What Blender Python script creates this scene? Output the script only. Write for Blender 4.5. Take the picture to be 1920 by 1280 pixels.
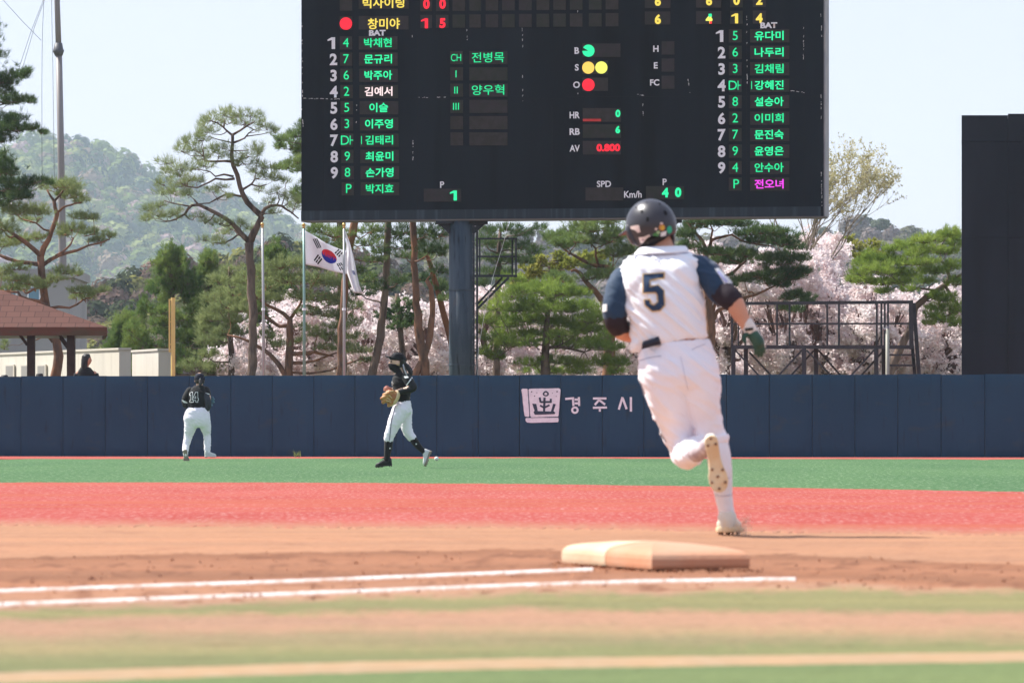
import bpy, bmesh, math, random
import numpy as np
from mathutils import Vector, Matrix, noise
from mathutils.bvhtree import BVHTree
from mathutils.geometry import tessellate_polygon

for o in list(bpy.data.objects):
    bpy.data.objects.remove(o)
SC = bpy.context.scene
COL = SC.collection
R = math.radians

# ------------------------------------------------------------------ camera, sky, sun, exposure
F, H, HY, CX = 9500.0, 0.516, 806.0, 960.0      # focal length (photo pixels), eye height, horizon row, centre column
cam = bpy.data.cameras.new('camera')
cam_o = bpy.data.objects.new('camera', cam)
COL.objects.link(cam_o)
cam_o.location = (0, 0, H)
cam_o.rotation_euler = (R(90), 0, 0)
cam.sensor_width = 36
cam.lens = F / 1920 * 36
cam.shift_y = (HY - 640) / 1920
cam.clip_start, cam.clip_end = 0.5, 6000
cam.dof.use_dof = True
cam.dof.focus_distance = 84
cam.dof.aperture_fstop = 10.5
SC.camera = cam_o

SUN_EL, SUN_AZ = 50.0, -66.0        # azimuth from +Y (away from the camera), negative = to the left
world = bpy.data.worlds.new('World')
SC.world = world
world.use_nodes = True
nt = world.node_tree
bg = nt.nodes['Background']
sky = nt.nodes.new('ShaderNodeTexSky')
sky.sky_type = 'NISHITA'
sky.sun_disc = False
sky.sun_elevation = R(SUN_EL)
sky.sun_rotation = R(SUN_AZ)
sky.air_density = 1.0
sky.dust_density = 0.6
sky.ozone_density = 1.5
# thin bright spring haze high up evens the sky out: compress its range, then scale
gm = nt.nodes.new('ShaderNodeGamma'); gm.inputs[1].default_value = 0.30
ml = nt.nodes.new('ShaderNodeVectorMath'); ml.operation = 'MULTIPLY'; ml.inputs[1].default_value = (1.54, 1.53, 1.78)
nt.links.new(sky.outputs[0], gm.inputs[0]); nt.links.new(gm.outputs[0], ml.inputs[0]); nt.links.new(ml.outputs[0], bg.inputs[0])
bg.inputs[1].default_value = 0.15
sun = bpy.data.lights.new('sun', 'SUN')
sun.energy = 3.5
sun.angle = R(0.5)
sun.color = (1.0, 0.965, 0.90)
sun_o = bpy.data.objects.new('sun', sun)
COL.objects.link(sun_o)
sd = Vector((math.sin(R(SUN_AZ)) * math.cos(R(SUN_EL)), math.cos(R(SUN_AZ)) * math.cos(R(SUN_EL)), math.sin(R(SUN_EL))))
sun_o.rotation_euler = sd.to_track_quat('Z', 'Y').to_euler()
sun_o.location = (-20, 30, 60)
SC.view_settings.view_transform = 'Standard'
SC.view_settings.look = 'None'
SC.view_settings.exposure = 1.20
SC.view_settings.gamma = 1
SC.cycles.use_denoising = True
SC.cycles.max_bounces = 10
SC.cycles.diffuse_bounces = 6
SC.cycles.transmission_bounces = 8
SC.cycles.volume_bounces = 1
SC.cycles.transparent_max_bounces = 8
SC.cycles.sample_clamp_indirect = 8

# ------------------------------------------------------------------ helpers
def W(px, py, Y):
    return Vector(((px - CX) * Y / F, Y, H + (HY - py) * Y / F))

def G(px, py, z=0.0):
    Y = (H - z) * F / (py - HY)
    return Vector(((px - CX) * Y / F, Y, z))

def wloc(o):
    v = Vector((0, 0, 0))
    while o is not None:
        v += o.location
        o = o.parent
    return v

def tag(o, label=None, cat=None, group=None, kind=None):
    if label: o['label'] = label
    if cat: o['category'] = cat
    if group: o['group'] = group
    if kind: o['kind'] = kind
    return o

def empty(name, loc, label=None, cat=None, group=None):
    o = bpy.data.objects.new(name, None)
    o.empty_display_size = 0.2
    COL.objects.link(o)
    o.location = loc
    return tag(o, label, cat, group)

def link(name, me, mat, parent=None, smooth=False, loc=None):
    """mesh given in world coordinates -> object (origin at parent's origin, or at loc)"""
    o = bpy.data.objects.new(name, me)
    COL.objects.link(o)
    base = Vector((0, 0, 0))
    if parent is not None:
        o.parent = parent
        base = wloc(parent)
    if loc is not None:
        o.location = Vector(loc) - base
        base = Vector(loc)
    if base.length > 0:
        me.transform(Matrix.Translation(-base))
    if mat is not None:
        for m in (mat if isinstance(mat, (list, tuple)) else [mat]):
            me.materials.append(m)
    if smooth:
        me.polygons.foreach_set('use_smooth', [True] * len(me.polygons))
    me.update()
    return o

class MB:
    def __init__(self):
        self.v, self.f = [], []
    def add(self, vs, fs):
        n = len(self.v)
        self.v += [tuple(p) for p in vs]
        self.f += [tuple(i + n for i in q) for q in fs]
        return self
    def box8(self, p):
        return self.add(p, [(0, 3, 2, 1), (4, 5, 6, 7), (0, 1, 5, 4), (1, 2, 6, 5), (2, 3, 7, 6), (3, 0, 4, 7)])
    def box(self, x0, x1, y0, y1, z0, z1):
        return self.box8([(x0, y0, z0), (x1, y0, z0), (x1, y1, z0), (x0, y1, z0), (x0, y0, z1), (x1, y0, z1), (x1, y1, z1), (x0, y1, z1)])
    def bar(self, a, b, w, d=None):
        """square bar from a to b, w across the picture, d in depth"""
        a, b = Vector(a), Vector(b)
        d = d or w
        t = (b - a).normalized()
        k = Vector((0, 1, 0)) if abs(t.y) < 0.9 else Vector((1, 0, 0))
        s = t.cross(k).normalized()
        q = s.cross(t).normalized()
        s *= w / 2; q *= d / 2
        return self.box8([a - s - q, a + s - q, a + s + q, a - s + q, b - s - q, b + s - q, b + s + q, b - s + q])
    def tube(self, pts, rad, n=8, cap=True):
        pts = [Vector(p) for p in pts]
        m = len(pts)
        if not isinstance(rad, (list, tuple)): rad = [rad] * m
        T = []
        for i in range(m):
            a, b = pts[max(i - 1, 0)], pts[min(i + 1, m - 1)]
            d = b - a
            T.append(d.normalized() if d.length > 1e-9 else Vector((0, 0, 1)))
        k = Vector((0, 1, 0)) if abs(T[0].y) < 0.9 else Vector((1, 0, 0))
        u = T[0].cross(k).normalized()
        vs = []
        for i in range(m):
            u = (u - T[i] * u.dot(T[i]))
            u = u.normalized() if u.length > 1e-6 else T[i].orthogonal().normalized()
            w = T[i].cross(u)
            for j in range(n):
                a = 2 * math.pi * j / n
                vs.append(pts[i] + (u * math.cos(a) + w * math.sin(a)) * rad[i])
        fs = [(i * n + j, i * n + (j + 1) % n, (i + 1) * n + (j + 1) % n, (i + 1) * n + j) for i in range(m - 1) for j in range(n)]
        if cap:
            fs += [tuple(range(n - 1, -1, -1)), tuple((m - 1) * n + j for j in range(n))]
        return self.add(vs, fs)
    def ball(self, c, r, n=12, m=8, sc=(1, 1, 1)):
        c = Vector(c)
        vs = [c + Vector((0, 0, -r * sc[2]))]
        for i in range(1, m):
            t = math.pi * i / m - math.pi / 2
            for j in range(n):
                a = 2 * math.pi * j / n
                vs.append(c + Vector((math.cos(a) * math.cos(t) * r * sc[0], math.sin(a) * math.cos(t) * r * sc[1], math.sin(t) * r * sc[2])))
        vs.append(c + Vector((0, 0, r * sc[2])))
        e = len(vs) - 1
        fs = [(0, 1 + (j + 1) % n, 1 + j) for j in range(n)]
        for i in range(m - 2):
            for j in range(n):
                a = 1 + i * n
                fs.append((a + j, a + (j + 1) % n, a + n + (j + 1) % n, a + n + j))
        a = 1 + (m - 2) * n
        fs += [(a + j, a + (j + 1) % n, e) for j in range(n)]
        return self.add(vs, fs)
    def loft(self, secs, n=28, p=2.3):
        """secs: (left point, right point, half-depth vector); superelliptic rings, capped"""
        vs = []
        for (l, r, hd) in secs:
            l, r, hd = Vector(l), Vector(r), Vector(hd)
            c, u = (l + r) / 2, (r - l) / 2
            for j in range(n):
                a = 2 * math.pi * j / n
                ca, sa = math.cos(a), math.sin(a)
                vs.append(c + u * (math.copysign(abs(ca) ** (2 / p), ca)) + hd * (math.copysign(abs(sa) ** (2 / p), sa)))
        m = len(secs)
        fs = [(i * n + j, i * n + (j + 1) % n, (i + 1) * n + (j + 1) % n, (i + 1) * n + j) for i in range(m - 1) for j in range(n)]
        fs += [tuple(range(n - 1, -1, -1)), tuple((m - 1) * n + j for j in range(n))]
        return self.add(vs, fs)
    def prism(self, pts, ext):
        """polygon (3d points) extruded by vector ext"""
        pts = [Vector(p) for p in pts]
        ext = Vector(ext)
        n = len(pts)
        tri = tessellate_polygon([pts])
        vs = pts + [p + ext for p in pts]
        fs = [tuple(t) for t in tri] + [tuple(n + i for i in reversed(t)) for t in tri]
        fs += [(i, (i + 1) % n, n + (i + 1) % n, n + i) for i in range(n)]
        return self.add(vs, fs)
    def mesh(self, name, fixn=True):
        me = bpy.data.meshes.new(name)
        me.from_pydata(self.v, [], self.f)
        if fixn:
            bm = bmesh.new(); bm.from_mesh(me)
            bmesh.ops.recalc_face_normals(bm, faces=bm.faces)
            bm.to_mesh(me); bm.free()
        me.update()
        return me
    def build(self, name, mat, parent=None, smooth=False, loc=None, bevel=0):
        o = link(name, self.mesh(name), mat, parent, smooth, loc)
        if bevel:
            md = o.modifiers.new('bevel', 'BEVEL')
            md.width, md.segments, md.limit_method = bevel, 2, 'ANGLE'
        return o

def np_mesh(name, V, fs):
    """V (N,3), fs = vertices per face, consecutive"""
    me = bpy.data.meshes.new(name)
    n = len(V); nf = n // fs
    me.vertices.add(n)
    me.vertices.foreach_set('co', np.asarray(V, dtype=np.float32).ravel())
    me.loops.add(n)
    me.loops.foreach_set('vertex_index', np.arange(n, dtype=np.int32))
    me.polygons.add(nf)
    me.polygons.foreach_set('loop_start', np.arange(0, n, fs, dtype=np.int32))
    me.update(calc_edges=True)
    return me

# ------------------------------------------------------------------ materials
def mat(name, col, rough=0.7, spec=0.3, metal=0.0, var=None, vscale=3.0, vdetail=4, stretch=None, bump=0.0, bscale=60.0, vlo=0.4, vhi=0.62, emit=None, estr=0.0, sheen=0.0, coat=0.0):
    m = bpy.data.materials.new(name)
    m.use_nodes = True
    t = m.node_tree
    b = t.nodes['Principled BSDF']
    b.inputs['Base Color'].default_value = (*col, 1)
    b.inputs['Roughness'].default_value = rough
    b.inputs['Specular IOR Level'].default_value = spec
    b.inputs['Metallic'].default_value = metal
    if coat: b.inputs['Coat Weight'].default_value = coat
    if sheen: b.inputs['Sheen Weight'].default_value = sheen
    if emit:
        b.inputs['Emission Color'].default_value = (*emit, 1)
        b.inputs['Emission Strength'].default_value = estr
    if var or bump:
        tc = t.nodes.new('ShaderNodeTexCoord')
        mp = t.nodes.new('ShaderNodeMapping')
        if stretch: mp.inputs['Scale'].default_value = stretch
        t.links.new(tc.outputs['Object'], mp.inputs[0])
    if var:
        nz = t.nodes.new('ShaderNodeTexNoise')
        nz.inputs['Scale'].default_value = vscale
        nz.inputs['Detail'].default_value = vdetail
        t.links.new(mp.outputs[0], nz.inputs[0])
        rp = t.nodes.new('ShaderNodeValToRGB')
        rp.color_ramp.elements[0].position = vlo
        rp.color_ramp.elements[1].position = vhi
        rp.color_ramp.elements[0].color = (*col, 1)
        rp.color_ramp.elements[1].color = (*var, 1)
        t.links.new(nz.outputs[0], rp.inputs[0])
        t.links.new(rp.outputs[0], b.inputs['Base Color'])
    if bump:
        nb = t.nodes.new('ShaderNodeTexNoise')
        nb.inputs['Scale'].default_value = bscale
        nb.inputs['Detail'].default_value = 5
        t.links.new(mp.outputs[0], nb.inputs[0])
        bp = t.nodes.new('ShaderNodeBump')
        bp.inputs['Strength'].default_value = bump
        bp.inputs['Distance'].default_value = 0.02
        t.links.new(nb.outputs[0], bp.inputs['Height'])
        t.links.new(bp.outputs[0], b.inputs['Normal'])
    return m

def layered(name, base, layers, rough=0.9, spec=0.1, bump=0.0, bscale=40, bstretch=(1, 1, 1)):
    """base colour with noise layers: (colour, scale, stretch xyz, lo, hi, amount, detail)"""
    m = bpy.data.materials.new(name)
    m.use_nodes = True
    t = m.node_tree
    b = t.nodes['Principled BSDF']
    b.inputs['Roughness'].default_value = rough
    b.inputs['Specular IOR Level'].default_value = spec
    tc = t.nodes.new('ShaderNodeTexCoord')
    cur = None
    for i, (c, s, st, lo, hi, am, det) in enumerate(layers):
        mp = t.nodes.new('ShaderNodeMapping')
        mp.inputs['Scale'].default_value = st
        mp.inputs['Location'].default_value = (i * 7.3, i * 3.1, 0)
        t.links.new(tc.outputs['Object'], mp.inputs[0])
        nz = t.nodes.new('ShaderNodeTexNoise')
        nz.inputs['Scale'].default_value = s
        nz.inputs['Detail'].default_value = det
        t.links.new(mp.outputs[0], nz.inputs[0])
        mr = t.nodes.new('ShaderNodeMapRange')
        mr.inputs['From Min'].default_value = lo
        mr.inputs['From Max'].default_value = hi
        mr.inputs['To Max'].default_value = am
        t.links.new(nz.outputs[0], mr.inputs[0])
        mx = t.nodes.new('ShaderNodeMix')
        mx.data_type = 'RGBA'
        t.links.new(mr.outputs[0], mx.inputs['Factor'])
        if cur is None: mx.inputs[6].default_value = (*base, 1)
        else: t.links.new(cur, mx.inputs[6])
        mx.inputs[7].default_value = (*c, 1)
        cur = mx.outputs[2]
    t.links.new(cur, b.inputs['Base Color'])
    if bump:
        mp = t.nodes.new('ShaderNodeMapping')
        mp.inputs['Scale'].default_value = bstretch
        t.links.new(tc.outputs['Object'], mp.inputs[0])
        nb = t.nodes.new('ShaderNodeTexNoise')
        nb.inputs['Scale'].default_value = bscale
        nb.inputs['Detail'].default_value = 6
        t.links.new(mp.outputs[0], nb.inputs[0])
        bp = t.nodes.new('ShaderNodeBump')
        bp.inputs['Strength'].default_value = bump
        bp.inputs['Distance'].default_value = 0.03
        t.links.new(nb.outputs[0], bp.inputs['Height'])
        t.links.new(bp.outputs[0], b.inputs['Normal'])
    return m

def leafmat(name, c1, c2, c3, scale=1.3, trans=0.35, attr=False):
    """foliage: colour varies from clump to clump, thin leaves let light through"""
    m = bpy.data.materials.new(name)
    m.use_nodes = True
    t = m.node_tree
    t.nodes.clear()
    out = t.nodes.new('ShaderNodeOutputMaterial')
    df = t.nodes.new('ShaderNodeBsdfDiffuse')
    tr = t.nodes.new('ShaderNodeBsdfTranslucent')
    mx = t.nodes.new('ShaderNodeMixShader')
    mx.inputs[0].default_value = trans
    if attr:
        at = t.nodes.new('ShaderNodeVertexColor')
        at.layer_name = 'tint'
        src = at.outputs[0]
    else:
        tc = t.nodes.new('ShaderNodeTexCoord')
        nz = t.nodes.new('ShaderNodeTexNoise')
        nz.inputs['Scale'].default_value = scale
        nz.inputs['Detail'].default_value = 6
        nz.inputs['Roughness'].default_value = 0.7
        t.links.new(tc.outputs['Object'], nz.inputs[0])
        rp = t.nodes.new('ShaderNodeValToRGB')
        e = rp.color_ramp.elements
        e[0].position, e[0].color = 0.36, (*c1, 1)
        e[1].position, e[1].color = 0.64, (*c3, 1)
        k = e.new(0.5); k.color = (*c2, 1)
        t.links.new(nz.outputs[0], rp.inputs[0])
        src = rp.outputs[0]
    t.links.new(src, df.inputs[0]); t.links.new(src, tr.inputs[0])
    t.links.new(df.outputs[0], mx.inputs[1]); t.links.new(tr.outputs[0], mx.inputs[2])
    t.links.new(mx.outputs[0], out.inputs[0])
    return m

# ================================================================== THE SETTING: ground, turf, dirt, lines
rng = np.random.default_rng(11)
random.seed(4)

def interp(tab, x):
    xs = [a for a, b in tab]; ys = [b for a, b in tab]
    return float(np.interp(x, xs, ys))

def band(name, far, near, z, m, jf=0.0, jn=0.0, n=360, x0=-2400, x1=4300, dust=0):
    """ground sheet between two edges given as (column, row) tables; edges slightly ragged"""
    mb = MB()
    top, bot = [], []
    for i in range(n + 1):
        px = x0 + (x1 - x0) * i / n
        a, b = interp(far, px), interp(near, px)
        a += jf * (noise.noise((px * 0.02, 1.3, z)) + 0.7 * noise.noise((px * 0.11, 5.3, z)))
        b += jn * (noise.noise((px * 0.013, 8.3, z)) + 0.7 * noise.noise((px * 0.07, 2.1, z)) + 0.9 * noise.noise((px * 0.31, 4.1, z)))
        g1, g2 = G(px, a, 0), G(px, b, 0)
        top.append((g1.x, g1.y, z)); bot.append((g2.x, g2.y, z))
    k = n + 1
    # the edges turn down to the ground, no gap under the sheet
    up = [(p[0] * (1 + 0.03 / p[1]), p[1] + 0.03, 0.0) for p in top]; dn = [(p[0] * (1 - 0.14 / p[1]), p[1] - 0.14, 0.0) for p in bot]
    rows_ = [up, top, bot, dn]
    wts_ = [0, 0, 1, 1]
    if dust:      # infield clay trodden into the last metre or two
        md_, md2 = [], []
        for i in range(k):
            b_ = Vector(bot[i]); px = CX + b_.x * F / b_.y; row = HY + (H - z) * F / b_.y
            g1 = G(px, row - dust, 0); g2 = G(px, row - dust * 0.4, 0); md_.append((g1.x, g1.y, z)); md2.append((g2.x, g2.y, z))
        rows_ = [up, top, md_, md2, bot, dn]; wts_ = [0, 0, 0, 0.42, 1, 1]
    mb.add([p for r_ in rows_ for p in r_], [(r_ * k + i, r_ * k + i + 1, (r_ + 1) * k + i + 1, (r_ + 1) * k + i) for r_ in range(len(rows_) - 1) for i in range(n)])
    me = mb.mesh(name, False)
    if dust:
        at = me.color_attributes.new('dust', 'FLOAT_COLOR', 'POINT')
        at.data.foreach_set('color', np.repeat(np.array([[w_, w_, w_, 1.0] for w_ in wts_]), k, axis=0).astype(np.float32).ravel())
    bm = bmesh.new(); bm.from_mesh(me)
    for f in bm.faces:
        f.normal_update()
        if f.normal.z < 0: f.normal_flip()
    bm.to_mesh(me); bm.free()
    return tag(link(name, me, m), kind='structure')

m_ground = layered('earth', (0.19, 0.15, 0.10), [((0.10, 0.13, 0.05), 0.2, (1, 1, 1), 0.4, 0.6, 1.0, 5)])
m_green = layered('green turf', (0.059, 0.132, 0.052), [((0.080, 0.162, 0.063), 0.5, (1, 0.15, 1), 0.35, 0.65, 0.9, 3), ((0.287, 0.364, 0.224), 24, (1, 0.10, 1), 0.54, 0.70, 0.65, 4), ((0.032, 0.083, 0.033), 15, (1, 0.10, 1), 0.56, 0.72, 0.45, 4), ((0.359, 0.413, 0.289), 44, (1, 0.08, 1), 0.64, 0.72, 0.8, 3)], bump=0.3, bscale=60)  # pale speckle layers put the glint of the turf fibres into the colour
m_red = layered('red turf', (0.333, 0.060, 0.046), [((0.384, 0.087, 0.068), 0.8, (1, 0.3, 1), 0.35, 0.65, 0.9, 4), ((0.458, 0.239, 0.212), 36, (1, 0.10, 1), 0.50, 0.72, 0.8, 4), ((0.296, 0.035, 0.029), 28, (1, 0.10, 1), 0.54, 0.72, 0.5, 4), ((0.370, 0.092, 0.053), 0.9, (0.10, 0.7, 1), 0.5, 0.62, 0.8, 3)], bump=0.3, bscale=80)  # the fine pale layer is fibre sparkle painted into the red
m_redd = layered('red turf dusty at its edge', (0.333, 0.060, 0.046), [((0.384, 0.087, 0.068), 0.8, (1, 0.3, 1), 0.35, 0.65, 0.9, 4), ((0.458, 0.239, 0.212), 36, (1, 0.10, 1), 0.50, 0.72, 0.8, 4), ((0.296, 0.035, 0.029), 28, (1, 0.10, 1), 0.54, 0.72, 0.5, 4), ((0.370, 0.092, 0.053), 0.9, (0.10, 0.7, 1), 0.5, 0.62, 0.8, 3)], bump=0.3, bscale=80)  # same painted fibre sparkle; clay dust is mixed in below
_t = m_redd.node_tree; _b = _t.nodes['Principled BSDF']; _p = _b.inputs['Base Color'].links[0].from_socket
_v = _t.nodes.new('ShaderNodeVertexColor'); _v.layer_name = 'dust'
_n = _t.nodes.new('ShaderNodeTexNoise'); _n.inputs['Scale'].default_value = 7; _n.inputs['Detail'].default_value = 6
_c = _t.nodes.new('ShaderNodeTexCoord'); _m = _t.nodes.new('ShaderNodeMapping'); _m.inputs['Scale'].default_value = (1, 0.25, 1)
_t.links.new(_c.outputs['Object'], _m.inputs[0]); _t.links.new(_m.outputs[0], _n.inputs[0])
_a = _t.nodes.new('ShaderNodeMath'); _a.operation = 'MULTIPLY_ADD'; _a.inputs[1].default_value = 2.2; _a.inputs[2].default_value = -1.1
_t.links.new(_n.outputs[0], _a.inputs[0])
_s = _t.nodes.new('ShaderNodeMath'); _s.operation = 'ADD'; _t.links.new(_v.outputs[0], _s.inputs[0])
_q = _t.nodes.new('ShaderNodeMath'); _q.operation = 'MULTIPLY'; _t.links.new(_a.outputs[0], _q.inputs[0]); _t.links.new(_v.outputs[0], _q.inputs[1])
_t.links.new(_q.outputs[0], _s.inputs[1]); _s.use_clamp = True
_x = _t.nodes.new('ShaderNodeMix'); _x.data_type = 'RGBA'; _t.links.new(_s.outputs[0], _x.inputs['Factor']); _t.links.new(_p, _x.inputs[6]); _x.inputs[7].default_value = (0.36, 0.17, 0.105, 1); _t.links.new(_x.outputs[2], _b.inputs['Base Color'])
m_dirt = layered('infield clay', (0.46, 0.235, 0.140), [((0.52, 0.29, 0.18), 1.0, (0.5, 1.2, 1), 0.35, 0.65, 1, 5), ((0.34, 0.155, 0.085), 5, (0.6, 1, 1), 0.55, 0.75, 0.7, 6), ((0.27, 0.12, 0.07), 24, (1, 1, 1), 0.63, 0.74, 0.7, 4)], bump=0.4, bscale=26)
m_dark = layered('turned clay', (0.345, 0.16, 0.088), [((0.42, 0.21, 0.125), 1.6, (0.5, 1, 1), 0.42, 0.62, 0.9, 5), ((0.21, 0.085, 0.045), 7, (0.6, 1, 1), 0.54, 0.7, 0.85, 6), ((0.50, 0.28, 0.17), 13, (1, 1, 1), 0.6, 0.74, 0.6, 4)], bump=0.8, bscale=16)
m_olive = layered('dusty turf', (0.275, 0.26, 0.115), [((0.19, 0.225, 0.085), 1.2, (0.4, 1, 1), 0.4, 0.6, 0.9, 5), ((0.45, 0.30, 0.18), 2.2, (0.5, 1, 1), 0.5, 0.68, 0.75, 6), ((0.36, 0.36, 0.18), 40, (1, 0.4, 1), 0.55, 0.7, 0.5, 3)], bump=0.3, bscale=50)
m_sand = layered('clay dust over turf', (0.50, 0.30, 0.205), [((0.44, 0.30, 0.17), 0.9, (0.4, 1.3, 1), 0.4, 0.62, 0.8, 5), ((0.32, 0.29, 0.135), 1.7, (0.45, 1.4, 1), 0.5, 0.66, 0.7, 6), ((0.36, 0.19, 0.12), 6, (0.5, 1, 1), 0.6, 0.75, 0.5, 5)], bump=0.3, bscale=30)
m_near = layered('near turf', (0.185, 0.215, 0.085), [((0.26, 0.26, 0.13), 1.5, (0.4, 1, 1), 0.4, 0.6, 0.8, 5), ((0.42, 0.30, 0.18), 3, (0.5, 1, 1), 0.58, 0.72, 0.5, 6)], bump=0.3, bscale=40)
m_chalk = layered('chalk', (0.80, 0.76, 0.73), [((0.46, 0.25, 0.16), 10, (1, 0.6, 1), 0.5, 0.66, 0.9, 6)], rough=1)
m_tan = layered('tan turf line', (0.378, 0.245, 0.135), [((0.334, 0.232, 0.139), 4, (1, 1, 1), 0.42, 0.65, 0.9, 5), ((0.405, 0.301, 0.197), 13, (1, 1, 1), 0.5, 0.7, 0.7, 4)])

g = MB(); g.add([(-2500, -40, -0.012), (2500, -40, -0.012), (2500, 3500, -0.012), (-2500, 3500, -0.012)], [(0, 1, 2, 3)])
tag(g.build('ground', m_ground), kind='structure')
FAR = [(-700, 853.5), (2620, 853.5)]
TRK = [(-700, 861), (0, 860.5), (960, 858.7), (1920, 861.5), (2620, 863)]
GR = [(-700, 900), (0, 905), (480, 905), (960, 907.5), (1300, 912), (1920, 923), (2620, 938)]
RD = [(-700, 982), (0, 986), (960, 990), (1500, 998), (1920, 1004), (2620, 1014)]
D1 = [(-700, 1056), (0, 1047), (400, 1038), (960, 1031), (1500, 1042), (1920, 1060), (2620, 1090)]
D2 = [(-700, 1110), (0, 1094), (960, 1080), (1300, 1075), (1500, 1082), (1920, 1102), (2620, 1120)]
OL0 = [(-700, 1162), (0, 1143), (480, 1131), (960, 1116), (1500, 1107), (1920, 1110), (2620, 1118)]
OL1 = [(-700, 1178), (0, 1160), (480, 1150), (960, 1141), (1920, 1147), (2620, 1160)]
SD1 = [(-700, 1226), (0, 1204), (960, 1190), (1920, 1196), (2620, 1206)]
TN0 = [(-700, 1296), (0, 1265), (600, 1247), (960, 1238), (1920, 1226), (2620, 1221)]
TN1 = [(-700, 1311), (0, 1278), (600, 1259.5), (960, 1250.5), (1920, 1237.5), (2620, 1232)]
END = [(-700, 2600), (2620, 2600)]
band('warning_track', FAR, TRK, 0.000, m_red, 0, 0.8)
band('outfield_turf', TRK, GR, 0.002, m_green, 0.9, 0.25)
band('infield_turf', GR, RD, 0.0055, m_redd, 0.5, 2.6, 900, dust=13)

def soil_sheet():
    """clay, turned clay and dusty turf blend into each other: the soil colour is stored per point of one sheet"""
    C = dict(clay=(0.335, 0.176, 0.103), dark=(0.218, 0.100, 0.055), mid=(0.283, 0.132, 0.074), olive=(0.189, 0.176, 0.079), sand=(0.312, 0.183, 0.117), dust=(0.239, 0.183, 0.099), near=(0.157, 0.162, 0.072), green=(0.124, 0.162, 0.065))
    rows = list(np.arange(976, 1300, 1.6)) + [1305, 1320, 1360, 1420, 1600, 2400]
    xs = np.concatenate([np.arange(-2400, -300, 50.0), np.arange(-300, 2220, 9.0), np.arange(2220, 4301, 50.0)])
    V, Cc = [], []
    for py in rows:
        for px in xs:
            w1 = noise.noise((px * 0.006, py * 0.02, 1)); w2 = noise.noise((px * 0.022, py * 0.06, 5)); w3 = noise.noise((px * 0.07, py * 0.15, 9))
            y = py + 3.0 * w1 + 2.0 * w2 + 1.2 * w3
            ys = py + 7 * w1 + 6 * w2 + 4 * w3
            d1, d2, o0, o1, s1, t0, t1 = (interp(T, px) for T in (D1, D2, OL0, OL1, SD1, TN0, TN1))
            a = interp(RD, px)
            K = [(a - 12, 'clay'), (a + 16, 'clay'), (d1 - 1.5, 'clay'), (d1 + 1.5, 'dark'), (d1 * .6 + d2 * .4, 'mid'), (d2 - 5, 'dark'), (d2 + 4, 'mid'), (o0 - 7, 'sand'), (o0 + 6, 'olive'), (o1 - 5, 'olive'), (o1 + 9, 'sand'), (o1 * .5 + s1 * .5, 'sand'), (s1, 'dust'), (t0 - 16, 'near'), (t0, 'near'), (t1, 'green'), (t1 + 40, 'green')]
            yy = y if py < o0 - 12 else ys
            kx = [q[0] for q in K]
            c = [float(np.interp(yy, kx, [C[q[1]][i] for q in K])) for i in range(3)]
            if d1 - 3 < y < o0 - 4:
                bl = max(0, noise.noise((px * 0.016, y * 0.10, 31)) * 1.5 + 0.9 * noise.noise((px * 0.06, y * 0.22, 37)) - 0.25)
                bl = min(0.75, bl * 1.5); c = [a_ * (1 - bl) + b_ * bl for a_, b_ in zip(c, (0.165, 0.072, 0.040))]
            elif a + 6 < y < d1:
                bl = min(0.5, max(0, noise.noise((px * 0.012, y * 0.16, 51)) * 1.3 - 0.25)); c = [a_ * (1 - bl) + b_ * bl for a_, b_ in zip(c, (0.26, 0.13, 0.08))]
            g = G(px, py)
            V.append((g.x, g.y, 0.002)); Cc.append(c)
    n = len(xs); m = len(rows)
    mb = MB(); mb.add(V, [((j + 1) * n + i, (j + 1) * n + i + 1, j * n + i + 1, j * n + i) for j in range(m - 1) for i in range(n - 1)])
    me = mb.mesh('clay_ground', False)
    at = me.color_attributes.new('soil', 'FLOAT_COLOR', 'POINT')
    at.data.foreach_set('color', np.concatenate([np.array(Cc), np.ones((len(Cc), 1))], axis=1).astype(np.float32).ravel())
    mt = layered('clay and dusty turf', (1, 1, 1), [((1.22, 1.16, 1.10), 1.1, (0.35, 1.2, 1), 0.4, 0.66, 0.9, 6), ((0.62, 0.55, 0.52), 7, (0.5, 0.9, 1), 0.56, 0.74, 0.7, 6), ((0.52, 0.44, 0.42), 26, (1, 0.8, 1), 0.63, 0.73, 0.75, 4), ((1.25, 1.22, 1.2), 60, (1, 0.5, 1), 0.56, 0.7, 0.5, 3)], bump=0.55, bscale=18)
    t = mt.node_tree; b = t.nodes['Principled BSDF']
    prev = b.inputs['Base Color'].links[0].from_socket
    vc = t.nodes.new('ShaderNodeVertexColor'); vc.layer_name = 'soil'
    mx = t.nodes.new('ShaderNodeMix'); mx.data_type = 'RGBA'; mx.blend_type = 'MULTIPLY'; mx.inputs['Factor'].default_value = 1.0
    t.links.new(vc.outputs[0], mx.inputs[6]); t.links.new(prev, mx.inputs[7]); t.links.new(mx.outputs[2], b.inputs['Base Color'])
    tag(link('clay_ground', me, mt), kind='structure')
soil_sheet()
band('turf_line', TN0, TN1, 0.006, m_tan, 1.0, 1.0)

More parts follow.
